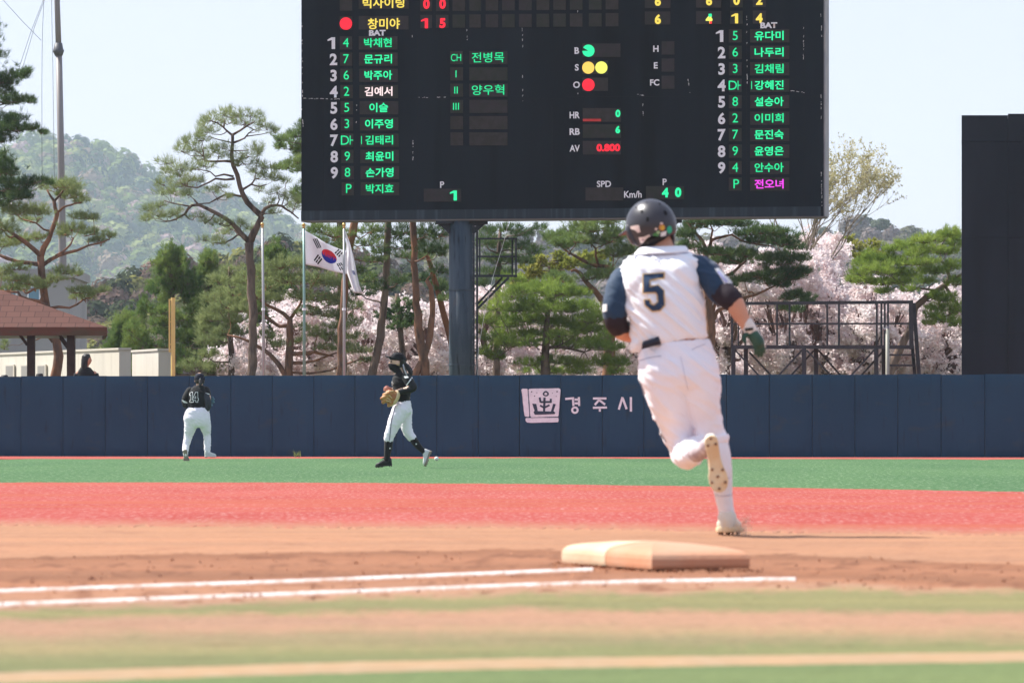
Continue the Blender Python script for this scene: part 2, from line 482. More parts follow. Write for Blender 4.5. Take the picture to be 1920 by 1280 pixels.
def chalk(name, pts, w, z):
    """limed line: powder thins out to bare clay at both edges and in worn patches (stored as the surface's own colour)"""
    OFF = (-0.72, -0.42, -0.16, 0.16, 0.42, 0.72)
    V, Cc, ncol = [], [], 0
    for i in range(len(pts) - 1):
        (xa, ya), (xb, yb) = pts[i], pts[i + 1]
        n = 150
        for k in range(n + (i == len(pts) - 2)):
            t = k / n
            px, py = xa + (xb - xa) * t, ya + (yb - ya) * t
            wob = 0.5 * noise.noise((px * 0.01, py, 3)) + 0.35 * noise.noise((px * 0.05, py, 9))
            worn = 0.5 + 0.5 * noise.noise((px * 0.014, py * 0.1, 6)) + 0.35 * noise.noise((px * 0.06, 2, py * 0.1))
            for o in OFF:
                g = G(px, py + o * w + wob)
                V.append((g.x, g.y, z if abs(o) < 0.7 else 0.001))
                f = max(0, 1 - (abs(o) / 0.60) ** 2.2) * min(1, 0.30 + 1.0 * worn) + 0.35 * noise.noise((px * 0.2, o * 3, py * 0.1))
                f = min(1, max(0, f))
                Cc.append([a * f + b * (1 - f) for a, b in zip((0.66, 0.62, 0.60), (0.315, 0.155, 0.085))])
            ncol += 1
    m = len(OFF)
    mb = MB(); mb.add(V, [((i) * m + j + 1, (i + 1) * m + j + 1, (i + 1) * m + j, i * m + j) for i in range(ncol - 1) for j in range(m - 1)])
    me = mb.mesh(name, False)
    at = me.color_attributes.new('soil', 'FLOAT_COLOR', 'POINT')
    at.data.foreach_set('color', np.concatenate([np.array(Cc), np.ones((len(Cc), 1))], axis=1).astype(np.float32).ravel())
    return tag(link(name, me, m_lime), kind='structure')
m_lime = mat('lime powder on clay', (1, 1, 1), 1.0, 0.05)
_vc = m_lime.node_tree.nodes.new('ShaderNodeVertexColor'); _vc.layer_name = 'soil'
m_lime.node_tree.links.new(_vc.outputs[0], m_lime.node_tree.nodes['Principled BSDF'].inputs['Base Color'])
chalk('chalk_line', [(-500, 1130), (0, 1109), (560, 1090), (1112, 1068)], 5.2, 0.006)
chalk('chalk_line', [(-500, 1154), (0, 1134.5), (560, 1114), (1000, 1097), (1200, 1091), (1492, 1086.5)], 5.8, 0.006)

# clods of turned clay, too many to count
V = []
for i in range(420):
    px = rng.uniform(-100, 2020)
    t = rng.uniform(0, 1)
    py = interp(D1, px) * (1 - t) + interp(OL0, px) * t
    c = G(px, py); r = rng.uniform(0.003, 0.009) * (2.0 if rng.random() < 0.04 else 1)
    P = [c + Vector((rng.uniform(-1, 1) * r * 1.4, rng.uniform(-1, 1) * r * 1.4, 0.008)) for _ in range(3)] + [c + Vector((0, 0, 0.008 + r))]
    for q in ((0, 1, 3), (1, 2, 3), (2, 0, 3)):
        V += [P[k] for k in q]
_n0, _rg, _lf = G(1222, 1073), G(1406, 1071.5), G(1053, 1058.5)
for i in range(240):
    t = rng.uniform(-0.03, 1.03); e_, o_ = ((_rg - _n0), (_lf - _n0)) if i % 2 else ((_lf - _n0), (_rg - _n0))
    c = _n0 + e_ * t - o_ * (0.02 + abs(rng.normal()) * 0.05); c.z = 0
    r = rng.uniform(0.003, 0.011)
    P = [c + Vector((rng.uniform(-1, 1) * r * 1.6, rng.uniform(-1, 1) * r * 1.6, 0.004)) for _ in range(3)] + [c + Vector((0, 0, 0.004 + r))]
    for q in ((0, 1, 3), (1, 2, 3), (2, 0, 3)):
        V += [P[k] for k in q]
tag(link('dirt_clods', np_mesh('dirt_clods', np.array([tuple(v) for v in V]), 3), m_dark), 'small clods of brown clay scattered round the base path', 'dirt', kind='stuff')

# ================================================================== outfield wall
m_pad = layered('navy padded vinyl', (0.006, 0.044, 0.090), [((0.009, 0.053, 0.104), 0.8, (1, 1, 0.6), 0.38, 0.64, 1.0, 5), ((0.028, 0.055, 0.077), 2.6, (1, 1, 1.6), 0.60, 0.74, 0.8, 6), ((0.051, 0.046, 0.041), 9, (1, 1, 1), 0.70, 0.78, 0.6, 4), ((0.005, 0.020, 0.041), 4, (3, 1, 0.4), 0.60, 0.74, 0.6, 4)], rough=0.55, spec=0.3, bump=0.35, bscale=3.2)
m_padtop = mat('pad edge', (0.05, 0.085, 0.14), 0.5, 0.4)
m_white_paint = mat('white wall paint', (0.88, 0.90, 0.93), 0.6, var=(0.78, 0.80, 0.84), vscale=9)
def wallY(px): return interp([(-400, 101.0), (0, 100.2), (960, 97.8), (1920, 96.2), (2400, 95.6)], px)
wall = empty('outfield_wall', G(960, 856.5), 'long navy padded outfield wall of tall panels behind the fielders', 'wall')
edges = [-820, -742, -664, -586, -508, -430, -352, -275, -198, -119, -40, 41, 120, 199, 278, 357, 434.5, 512, 590, 667, 744, 820.5, 898, 975, 1052.5, 1130, 1208, 1285.5, 1363, 1443, 1523.5, 1603.5, 1684, 1765, 1847, 1929, 2011, 2093, 2175, 2258, 2341, 2424, 2507, 2590, 2673, 2757, 2841]
WT = 1.575
for i in range(len(edges) - 1):
    a, b = edges[i] + 0.45, edges[i + 1] - 0.45
    ya, yb = wallY(edges[i]), wallY(edges[i + 1])
    p0 = Vector(((a - CX) * ya / F, ya, 0)); p1 = Vector(((b - CX) * yb / F, yb, 0))
    u = (p1 - p0); L = u.length; u.normalize()
    nn = Vector((u.y, -u.x, 0))
    mb = MB()
    NU, NV = 10, 14
    hgt = WT + random.uniform(-0.008, 0.008)
    vs = []
    seed = random.uniform(0, 90)
    for iv in range(NV + 1):
        for iu in range(NU + 1):
            s, t = iu / NU, iv / NV
            ed = min(1.0, min(s, 1 - s) * 14, min(t, 1 - t) * 22)
            bul = 0.022 * math.sqrt(max(ed, 0)) + 0.007 * noise.noise((s * 2.2 + seed, t * 3, 1)) * ed
            vs.append(p0 + u * (s * L) + Vector((0, 0, t * hgt)) + nn * (0.06 + bul))
    fs = [(iv * (NU + 1) + iu, iv * (NU + 1) + iu + 1, (iv + 1) * (NU + 1) + iu + 1, (iv + 1) * (NU + 1) + iu) for iv in range(NV) for iu in range(NU)]
    mb.add(vs, fs)
    q0, q1 = p0 - nn * 0.10, p1 - nn * 0.10
    z = Vector((0, 0, hgt))
    f0, f1 = p0 + nn * 0.06, p1 + nn * 0.06
    mb.add([f0 + z, f1 + z, q1 + z, q0 + z, f0, q0, q1, f1], [(0, 1, 2, 3), (4, 0, 3, 5), (1, 7, 6, 2), (5, 3, 2, 6)])
    mb.build('wall_pad', m_pad, wall, smooth=False)
for o in wall.children:
    for p in o.data.polygons:
        p.use_smooth = abs(p.normal.y) > 0.85
def onwall(px, py, off=0.092):
    Y = wallY(px) - off
    return W(px, py, Y)
def Q(x, y): return (950 + x / 7.111, 700 + y / 7.111)
def strokes(name, segs, wid, rings=()):
    mb = MB()
    for (a, b) in segs:
        a, b = Vector(Q(*a)), Vector(Q(*b))
        d = (b - a).normalized(); n2 = Vector((-d.y, d.x)) * wid / 2
        mb.prism([onwall(*(a + n2)), onwall(*(b + n2)), onwall(*(b - n2)), onwall(*(a - n2))], (0, 0.012, 0))
    for (c, r0, r1) in rings:
        n = 20
        for k in range(n):
            t0, t1 = 2 * math.pi * k / n, 2 * math.pi * (k + 1) / n
            P = [Q(c[0] + r * math.cos(t), c[1] + r * math.sin(t)) for r, t in ((r0, t0), (r1, t0), (r1, t1), (r0, t1))]
            mb.prism([onwall(*p) for p in P], (0, 0.012, 0))
    return mb.build(name, m_white_paint, wall)
strokes('lettering', [((780, 338), (900, 328)), ((884, 330), (890, 432)), ((962, 313), (966, 432)), ((905, 347), (960, 347)), ((905, 397), (960, 397))], 4.0, [((910, 487), 22, 50)])
strokes('lettering', [((1150, 332), (1330, 332)), ((1243, 338), (1175, 418)), ((1232, 352), (1312, 412)), ((1150, 456), (1337, 452)), ((1242, 462), (1242, 507))], 4.0)
strokes('lettering', [((1545, 313), (1495, 480)), ((1545, 322), (1600, 474)), ((1656, 313), (1657, 507))], 4.2)
def rough_poly(pts, n=6, amp=4):
    out = []
    for i in range(len(pts)):
        a, b = Vector(pts[i]), Vector(pts[(i + 1) % len(pts)])
        for k in range(n):
            p = a.lerp(b, k / n)
            if k: p += Vector((noise.noise((p.x * .05, p.y * .05, 1)), noise.noise((p.x * .05, p.y * .05, 7)))) * amp
            out.append(p)
    return out
mb = MB()
for poly in ([(195, 212), (215, 200), (275, 205), (280, 225), (302, 570), (292, 578), (245, 572), (238, 555)],
             [(292, 215), (305, 203), (690, 195), (715, 207), (718, 230), (692, 560), (680, 574), (330, 584), (315, 570)],
             [(250, 600), (262, 592), (690, 588), (694, 620), (685, 648), (330, 657), (270, 652), (252, 630)]):
    mb.prism([onwall(*Q(*p)) for p in rough_poly(poly)], (0, 0.012, 0))
emb = mb.build('emblem', m_white_paint, wall)
m_ink = mat('dark emblem paint', (0.035, 0.055, 0.09), 0.6)
mb = MB()
def inkpoly(pts): mb.prism([onwall(*Q(*p), off=0.096) for p in pts], (0, 0.006, 0))
def inkline(a, b, w):
    a, b = Vector(a), Vector(b); d = (b - a).normalized(); n2 = Vector((-d.y, d.x)) * w / 2
    inkpoly([a + n2, b + n2, b - n2, a - n2])
inkpoly([(340, 400), (395, 405), (415, 500), (590, 505), (620, 402), (655, 408), (625, 500), (648, 520), (640, 540), (375, 550), (358, 515), (372, 495)])
inkline((505, 320), (498, 520), 30)
inkline((440, 318), (452, 385), 27); inkline((450, 380), (600, 378), 26); inkline((588, 335), (588, 385), 27)
inkline((445, 425), (500, 455), 24); inkline((500, 455), (572, 420), 24)
for (c, r) in (((333, 243), 9), ((403, 257), 6), ((372, 300), 8), ((672, 241), 10), ((610, 262), 5), ((660, 303), 6)):
    inkpoly([(c[0] + r * math.cos(k), c[1] + r * math.sin(k)) for k in np.linspace(0, 2 * math.pi, 9)[:-1]])
for k in range(14):
    def rr(t, s):
        top = max(0, -math.sin(t)) ** 4
        return (522 + math.cos(t) * 42 * s, 272 + math.sin(t) * (32 + 10 * top) * s)
    t0, t1 = 2 * math.pi * k / 14, 2 * math.pi * (k + 1) / 14
    inkpoly([rr(t0, 0.48), rr(t0, 1), rr(t1, 1), rr(t1, 0.48)])
mb.build('emblem_drawing', m_ink, emb)

# ================================================================== scoreboard
m_board = layered('black scoreboard sheet', (0.008, 0.012, 0.017), [((0.012, 0.018, 0.025), 0.9, (1, 1, 0.15), 0.4, 0.65, 0.9, 5), ((0.005, 0.007, 0.009), 1.6, (1, 1, 0.1), 0.52, 0.7, 0.8, 4)], rough=0.75, spec=0.12)
m_boardlip = layered('streaked blue steel lip', (0.022, 0.034, 0.045), [((0.06, 0.085, 0.105), 9, (1, 1, 0.04), 0.52, 0.75, 0.8, 3)], rough=0.6, spec=0.2)
m_steelgrey = mat('weathered grey steel', (0.22, 0.22, 0.24), 0.5, 0.4, var=(0.30, 0.28, 0.27), vscale=3)
m_post = layered('blue grey painted post', (0.035, 0.055, 0.075), [((0.09, 0.115, 0.135), 2.2, (2, 2, 0.25), 0.42, 0.65, 0.9, 5), ((0.012, 0.016, 0.022), 3.5, (3, 3, 0.4), 0.6, 0.7, 0.9, 4), ((0.17, 0.12, 0.09), 3, (2, 2, 0.5), 0.64, 0.75, 0.5, 4)], rough=0.6, spec=0.3)
m_dksteel = mat('dark steel', (0.022, 0.026, 0.032), 0.55, 0.3)
m_cells = [mat('unlit display', (0.042, 0.040, 0.036), 0.8, 0.06, var=(0.052, 0.046, 0.046), vscale=7), mat('unlit display greenish', (0.036, 0.041, 0.034), 0.8, 0.06, var=(0.046, 0.044, 0.042), vscale=6), mat('unlit display violet', (0.048, 0.042, 0.045), 0.8, 0.06, var=(0.040, 0.040, 0.038), vscale=6)]
m_sign = mat('white sign letters', (0.86, 0.87, 0.88), 0.6, 0.2)
def led(name, c, s=1.0):
    return mat('led ' + name, (0.02, 0.02, 0.02), 0.6, 0.1, emit=c, estr=s * 0.66)
m_lg = led('green', (0.010, 0.62, 0.24)); m_ly = led('yellow', (0.72, 0.55, 0.08)); m_lr = led('red', (0.85, 0.015, 0.035)); m_lm = led('magenta', (0.75, 0.05, 0.70))
m_lw = led('pale', (0.78, 0.62, 0.62)); m_lo = led('orange', (0.80, 0.50, 0.09)); m_lyg = led('yellow green', (0.75, 0.80, 0.12)); m_lt = led('turquoise', (0.02, 0.74, 0.30))
m_dimred = led('dim red', (0.30, 0.02, 0.02), 0.7)

BL, BR = W(565, 413, 109.0), W(1545, 405, 106.82)
bu = (BR - BL); bu.z = 0; BW = bu.length; bu.normalize()
bn = Vector((bu.y, -bu.x, 0))          # faces the field
BZ = BL.z
def BP(px, py, off=0.0):
    d = Vector(((px - CX) / F, 1, (HY - py) / F))
    o0 = Vector((0, 0, H))
    base = BL + bn * off
    t = (base - o0).dot(bn) / d.dot(bn)
    return o0 + d * t
board = empty('scoreboard', W(1055, 700, 108.4).xy.to_3d(), 'huge black electronic scoreboard on steel posts with green glowing team lists', 'scoreboard')
TOPZ = 10.6
mb = MB()
mb.box8([BL, BR, BR - bn * 0.62, BL - bn * 0.62] + [v + Vector((0, 0, TOPZ - BZ)) for v in (BL, BR, BR - bn * 0.62, BL - bn * 0.62)])
mb.build('cabinet', m_board, board)
# steel lip along the bottom, grey side trim, seams
def bquad(mb, x0, y0, x1, y1, off, th=0.01):
    P = [BP(x0, y1, off), BP(x1, y1, off), BP(x1, y0, off), BP(x0, y0, off)]
    mb.prism(P, -bn * th)
def onboard_box(name, m, u0, u1, z0, z1, off0, off1):
    mb = MB()
    a, b = BL + bu * u0, BL + bu * u1
    mb.box8([Vector((p.x, p.y, z)) + bn * o for z in (z0, z1) for (p, o) in ((a, off1), (b, off1), (b, off0), (a, off0))])
    return mb.build(name, m, board)
onboard_box('bottom_lip', m_boardlip, 0.0, BW - 0.07, BZ - 0.002, BZ + 0.20, 0.002, 0.03)
mb = MB()
a = BL + bu * (BW - 0.004)
mb.box8([Vector((p.x, p.y, z)) for z in (BZ - 0.004, TOPZ) for p in (a + bn * 0.012, a + bu * 0.03 + bn * 0.012, a + bu * 0.03 - bn * 0.60, a - bn * 0.60)])
mb.build('side_trim', m_steelgrey, board)
mb = MB(); mb.box8([Vector((p.x, p.y, z)) for z in (BZ - 0.035, BZ - 0.004) for p in (BL + bn * 0.02, BR + bn * 0.02, BR - bn * 0.6, BL - bn * 0.6)])
mb.build('bottom_sheet', mat('dull grey underside', (0.16, 0.15, 0.14), 0.7), board)
# sheet joints
mb = MB()
for (x, y0, y1) in ((690, 190, 400), (783, 60, 400), (1035, 200, 400), (1320, 190, 400), (1400, 60, 395), (1508, 30, 395), (1200, 190, 395), (606, 190, 400)):
    bquad(mb, x - 0.45, y0, x + 0.45, y1, 0.003)
bquad(mb, 566, 185.5, 1060, 186.3, 0.003); bquad(mb, 1060, 181, 1544, 181.7, 0.003)
mb.build('sheet_joint', mat('joint', (0.006, 0.008, 0.01), 0.8), board)
# peeling paint flecks along the joints
mb = MB()
def flecks(x0, y0, x1, y1, n, s=1.0):
    for k in range(n):
        t = random.random()
        x, y = x0 + (x1 - x0) * t, y0 + (y1 - y0) * t
        hor = abs(x1 - x0) > abs(y1 - y0)
        w, h = (random.uniform(1.2, 4.5) * s, random.uniform(0.6, 1.3)) if hor else (random.uniform(0.6, 1.3), random.uniform(1.2, 5) * s)
        y += random.uniform(-0.6, 0.6); x += random.uniform(-0.5, 0.5)
        P = [BP(x - w / 2, y + h / 2, 0.006), BP(x + w / 2, y + h / 2 * random.random(), 0.006), BP(x + w / 2, y - h / 2, 0.006), BP(x - w / 2 * random.random(), y - h / 2, 0.006)]
        mb.prism(P, -bn * 0.003)
for a in ((570, 185, 636, 186, 20), (785, 183, 846, 183, 9), (566, 40, 567, 180, 16, 0.8), (566, 205, 568, 240, 7), (772.5, 66, 773, 72, 3), (774, 255, 774.5, 300, 10), (875, 50, 876, 85, 5), (979, 52, 980, 92, 7), (980, 125, 980, 190, 6), (1190, 176, 1214, 181, 6), (1290, 150, 1295, 178, 7), (1400, 5, 1401, 160, 13), (1507, 48, 1506, 120, 14), (1478, 170, 1510, 174, 9), (1539, 25, 1541, 70, 9), (1539, 160, 1540, 230, 10), (1540, 320, 1541, 395, 18), (669, 188, 668, 235, 4), (1205, 183, 1206, 220, 6), (1083, 14, 1084, 24, 2), (1083, 172, 1083.5, 180, 2)):
    flecks(*a)
mb.build('paint_stain', mat('bare white primer', (0.62, 0.60, 0.58), 0.8), board)
def cell(x0, y0, x1, y1, k=None):
    mb = MB(); bquad(mb, x0, y0, x1, y1, 0.016, 0.014)
    return mb.build('display_panel', m_cells[random.randrange(3) if k is None else k], board)
def text(s, cx, cy, h, m, parent, w=None, bold=0.0, off=0.024, name='lettering', th=0.004):
    if s == '1':
        hw = h * 0.11 * (1 + bold * 9)
        pts = [(hw, -h / 2), (hw, h / 2), (-hw, h / 2), (-hw, h / 2), (-hw * 3.4, h * 0.30), (-hw * 3.4, h * 0.17), (-hw, h * 0.27), (-hw, -h / 2)]
        q = MB(); q.prism([BP(cx + x_, cy - y_, off + th) for x_, y_ in pts[:3] + pts[4:]], -bn * th)
        return q.build(name, m, parent)
    cu = bpy.data.curves.new('t', 'FONT')
    cu.body = s
    cu.size = 1
    cu.offset = bold
    cu.resolution_u = 4
    o = bpy.data.objects.new('t', cu)
    COL.objects.link(o)
    dg = bpy.context.evaluated_depsgraph_get(); dg.update()
    me = bpy.data.meshes.new_from_object(o.evaluated_get(dg))
    bpy.data.objects.remove(o)
    n = len(me.vertices)
    A = np.zeros(n * 3, dtype=np.float32); me.vertices.foreach_get('co', A); A = A.reshape(-1, 3)
    lo, hi = A.min(0), A.max(0)
    c = (lo + hi) / 2
    p = BP(cx, cy, off)
    sc = p.y / F
    fy = h * sc / (hi[1] - lo[1])
    fx = fy if w is None else w * sc / (hi[0] - lo[0])
    X = (A[:, 0] - c[0]) * fx; Z = (A[:, 1] - c[1]) * fy
    B = np.array(p)[None] + X[:, None] * np.array(bu)[None] + Z[:, None] * np.array((0, 0, 1.0))[None]
    me.vertices.foreach_set('co', B.astype(np.float32).ravel())
    me.update()
    return link(name, me, m, parent)
# two batting orders
LN = ['박채현', '문규리', '박주아', '김예서', '이슬', '이주영', '김태리', '최윤미', '손가영', '박지효']
LP = ['4', '7', '6', '2', '5', '3', 'DH', '9', '8', 'P']
RN = ['유다미', '나두리', '김채림', '강혜진', '설승아', '이미희', '문진숙', '윤영은', '안수아', '전오녀']
RP = ['5', '6', '3', 'DH', '8', '2', '7', '9', '4', 'P']
for side, (N_, P_, y0, st, dx) in enumerate(((LN, LP, 80.8, 30.37, 0.38), (RN, RP, 67.6, 30.85, 0.0))):
    for i in range(10):
        y = y0 + st * i
        d = dx * i
        nx, p0, p1, n0, n1 = (625.0, 637, 660, 672.8, 745) if side == 0 else (1353, 1366.5, 1390.5, 1406.5, 1480)
        if i < 9: text(str(i + 1), nx + d * 0.6, y + 0.5, 22, m_sign, board, bold=0.035, off=0.012, name='painted_number')
        c = cell(p0 + d, y - 12.3, p1 + d, y + 12.3)
        if P_[i] == 'DH':
            text('D', (p0 + 7.5) + d, y, 17, m_lg, c)
            mbx = MB(); bquad(mbx, p0 + d + 16.5, y - 8.5, p0 + d + 18, y + 8.5, 0.024, 0.003); bquad(mbx, p0 + d + 18, y - 0.8, p0 + d + 23, y + 0.8, 0.024, 0.003); mbx.build('lettering', m_lg, c)
        else:
            text(P_[i], (p0 + p1) / 2 + d + (2 if P_[i] == 'P' else 0), y - 0.5, 17, m_lg, c, bold=0.0)
        c = cell(n0 + d, y - 12.3, n1 + d, y + 12.3)
        if P_[i] == 'DH':
            mbx = MB(); bquad(mbx, n0 + d + 2, y - 7.5, n0 + d + 3.4, y + 7.5, 0.024, 0.003); mbx.build('lettering', m_lg, c)
        mm = m_lt if (i + side) % 3 else m_lg
        if side == 0 and i == 3: mm = m_lw
        if side == 1 and i == 9: mm = m_lm
        text(N_[i], 708.5 + d * 1.05 if side == 0 else 1442.0, y - 0.3, 17.5, mm, c, w=(36 if N_[i] == '이슬' else 53.5) * (1 if side == 0 else 1.03), bold=0.02)
    bx, by = ((707.5, 62) if side == 0 else (1441.5, 47.8))
    text('BAT', bx, by, 11, m_sign, board, w=32, bold=0.05, off=0.030, name='painted_lettering')
# inning table
cols = [(788, 810), (817.5, 841), (848.5, 872), (880, 901.5), (910.5, 934), (941.5, 965), (973, 997), (1006, 1030), (1037.5, 1061), (1068.5, 1092), (1104, 1128), (1135.5, 1159.5)]
for row in range(2):
    for i, (a, b) in enumerate(cols):
        yc = (40.7 - (a - 790) * 0.0095 if row else 9.0 - (a - 790) * 0.0095)
        c = cell(a, yc - 12.3, b, yc + 12.3)
        if i < 2:
            text((('0', '0'), ('1', '5'))[row][i], (a + b) / 2 + 0.5, yc + (3.5 if row else -1), 18.5, m_lr, c, bold=0.05)
    for (a, b, s, cc) in ((1209, 1257, ('6', '6')[row], 1233.5), (1305, 1352.5, ('6', '4')[row], 1329.5), (1369, 1392.5, ('0', '1')[row], 1381), (1411.5, 1436, ('2', '4')[row], 1423.5)):
        yc = (34.3 - (a - 1209) * 0.009) if row else 3.3 - (a - 1209) * 0.009
        c = cell(a, yc - 12.2, b, yc + 12.2)
        yy = yc + (2.2 if row else -1)
        if row and cc == 1329.5:
            text(s, cc, yy, 18.5, m_lyg, c, bold=0.04)
            mbx = MB(); bquad(mbx, 1330.5, yy + 4.5, 1334.5, yy + 9.4, 0.031, 0.003); mbx.build('lettering', m_lr, c)
            mbx = MB(); bquad(mbx, 1328.5, yy - 9.3, 1334.5, yy - 3.5, 0.031, 0.003); mbx.build('lettering', m_lt, c)
        else:
            text(s, cc, yy, 18.5, m_ly, c, bold=0.045)
    c = cell(637, (43 if row else 8) - 12.3, 660, (43 if row else 8) + 12.3) if not row else cell(637, 31, 660, 56)
    def disc(parent, cx, cy, r, m, a0=0, a1=2 * math.pi, off=0.026):
        mb = MB()
        n = 26
        P = [(cx + r * math.cos(a0 + (a1 - a0) * k / n), cy + r * math.sin(a0 + (a1 - a0) * k / n)) for k in range(n + (0 if a1 - a0 > 6.2 else 1))]
        if a1 - a0 <= 6.2: P.append((cx, cy))
        mb.prism([BP(x, y, off) for x, y in P], -bn * 0.004)
        return mb.build('signal_lamp', m, parent)
    if row: disc(c, 648.5, 44.7, 11.6, m_lr)
    c = cell(672.5, (43.0 if row else 4.2) - 12.6, 766, (43.0 if row else 4.2) + 12.6)
    text(('빅사이팅', '창미야')[row], (719, 719.5)[row], (5.5, 44.8)[row], 20.5, m_ly, c, w=(80, 62)[row], bold=0.02)
# challenge block, count, hits, average, speed
for i, (s, nme) in enumerate((('CH', '전병목'), ('I', ''), ('II', '양우혁'), ('III', ''), ('', ''), ('', ''))):
    y = 108.4 + 30.45 * i
    c = cell(844 + i * 0.1, y - 12.2, 867.7 + i * 0.1, y + 12.2)
    if s: text(s, 855, y, 13 if i else 13.5, m_lg, c, w=None if i else 19.5, bold=0.0)
    c = cell(880, y - 12.2, 951.5, y + 12.2)
    if nme: text(nme, 915, y - 0.5, 19, m_lg, c, w=62, bold=0.004)
for (s, lx, ly, x1, y0, y1) in (('B', 1081.5, 95.3, 1163.4, 82, 107), ('S', 1081.5, 126.8, 1139.8, 114, 139), ('O', 1081, 159.3, 1139.8, 146, 170.6)):
    text(s, lx, ly, 12.5, m_sign, board, bold=0.03, off=0.012, name='painted_lettering')
    c = cell(1092, y0, x1, y1)
    if s == 'B': disc(c, 1103.3, 95.5, 11.4, m_lt, -2.62, 3.10)
    if s == 'S': disc(c, 1103, 127.3, 11.4, m_lo); disc(c, 1127.5, 127.0, 11.4, m_lyg)
    if s == 'O': disc(c, 1103.2, 159.4, 11.6, m_lr)
for (s, lx, ly, y0) in (('H', 1229.8, 91.8, 78), ('E', 1229.6, 123, 110), ('FC', 1227.5, 155, 142.3)):
    text(s, lx, ly, 12, m_sign, board, bold=0.03, off=0.012, name='painted_lettering')
    cell(1240.5, y0, 1264.5, y0 + 24.6)
for (s, ly, y0, val, m, cx) in (('HR', 216, 203, '0', m_lt, 1158.6), ('RB', 247, 233.3, '6', m_lt, 1158.4), ('AV', 278.3, 264.5, '0.800', m_lr, 1140.7)):
    text(s, 1077.5, ly, 12.5, m_sign, board, w=19.5, bold=0.03, off=0.012, name='painted_lettering')
    c = cell(1092.7, y0, 1163.7, y0 + 25.4)
    text(val, cx, y0 + (10 if s != 'AV' else 12.5), 14, m, c, w=45 if s == 'AV' else None, bold=0.045)
    if s == 'HR':
        mbx = MB(); bquad(mbx, 1093, 223, 1127, 227.8, 0.024, 0.003); mbx.build('lettering', m_dimred, c)
for (s, lx, ly) in (('P', 829, 346.3), ('SPD', 1132.4, 345), ('P', 1246.3, 341.2), ('Km/h', 1186.6, 364.5)):
    text(s, lx, ly, 12 if s != 'Km/h' else 13, m_sign, board, w={'SPD': 27, 'Km/h': 33.5}.get(s), bold=0.02, off=0.012, name='painted_lettering')
c = cell(794.6, 354, 864.5, 378.3); text('1', 853.6, 366.7, 18.5, m_lt, c, bold=0.05)
c = cell(1097.8, 351.7, 1168.3, 376)
c = cell(1211.3, 349, 1283, 373.3); text('4', 1247.3, 361.3, 18, m_lt, c, bold=0.05); text('0', 1271.5, 360.8, 18, m_lt, c, bold=0.05)

# posts, ladder, service balcony
for (px, Y) in ((866, 108.6), (1229, 107.8)):
    c = W(px, 700, Y); r = 24.2 * Y / F
    mb = MB()
    mb.tube([(c.x, c.y, -0.05), (c.x, c.y, BZ - 0.02)], [r, r], 28)
    post = mb.build('post', m_post, board, smooth=False)
    for p in post.data.polygons: p.use_smooth = len(p.vertices) == 4
    mb = MB()
    for sx in (-1, 1):
        mb.prism([(c.x + sx * r, c.y - 0.12, BZ - 0.3), (c.x + sx * (r + 0.22), c.y - 0.12, BZ - 0.1), (c.x + sx * (r + 0.26), c.y - 0.12, BZ - 0.036), (c.x + sx * r * 0.5, c.y - 0.12, BZ - 0.036)], (0, 0.24, 0))
    mb.box(c.x - r - 0.28, c.x + r + 0.28, c.y - 0.22, c.y + 0.22, BZ - 0.10, BZ - 0.036)
    mb.build('bracket', m_dksteel, post)
    mb = MB()
    for zz in (1.9, 3.5):
        mb.tube([(c.x, c.y, zz), (c.x, c.y, zz + 0.035)], r + 0.012, 28)
    mb.build('weld_band', m_post, post)
YL = 108.35
lad = empty('ladder', (0, 0, 0)); lad.parent = board; lad.location = W(891, 700, YL) - wloc(board)
mb = MB()
for px, w in ((888.3, 2.6), (894.6, 4.0)):
    mb.bar(W(px, 800, YL), W(px, 416, YL), w * YL / F)
mb.build('ladder_rail', m_dksteel, lad)
mb = MB()
for k in range(19):
    y = 424 + k * 14.5
    mb.bar(W(886, y, YL), W(896, y, YL), 1.6 * YL / F)
mb.build('rung', m_steelgrey, lad)
bal = empty('service_balcony', (0, 0, 0)); bal.parent = board; bal.location = W(930, 517, YL) - wloc(board)
mb = MB()
wpx = YL / F
for (d, x0, x1) in ((0.0, 893, 968), (0.55, 895, 961)):
    for y, w in ((447.5, 3.2), (481, 3.2)):
        mb.bar(W(x0, y, YL + d), W(x1, y, YL + d), w * wpx)
    for x in (899.5, x1 - 0.5):
        mb.bar(W(x, 519, YL + d), W(x, 446, YL + d), 3.0 * wpx)
for y in (447.5, 481, 517):
    mb.bar(W(968, y, YL), W(961, y, YL + 0.55), 3 * wpx)
mb.build('railing', m_dksteel, bal)
mb = MB()
mb.box8([W(890, 519.5, YL - .02), W(970, 519.5, YL - .02), W(962, 519.5, YL + .57), W(892, 519.5, YL + .57), W(890, 515, YL - .02), W(970, 515, YL - .02), W(962, 515, YL + .57), W(892, 515, YL + .57)])
mb.build('platform', m_dksteel, bal)
mb = MB(); mb.bar(W(954, 520, YL), W(896, 578, YL), 4.2 * wpx); mb.build('brace', m_dksteel, bal)
mb = MB(); mb.bar(W(942, 520, YL + 0.5), W(894, 571, YL + 0.5), 4.0 * wpx); mb.build('brace', m_dksteel, bal)
mb = MB()
pts = [W(956, 404, 108.3), W(945, 452, 108.25), W(924, 520, 108.1), W(908, 590, 107.9), W(897, 655, 107.7), W(894, 690, 107.6), W(897, 712, 107.6)]
mb.tube(pts, 0.5 * wpx, 5)
tag(mb.build('rope', mat('pale rope', (0.55, 0.55, 0.50), 0.8), loc=pts[-1]), 'thin pale rope hanging slack in front of the small steel balcony', 'rope')

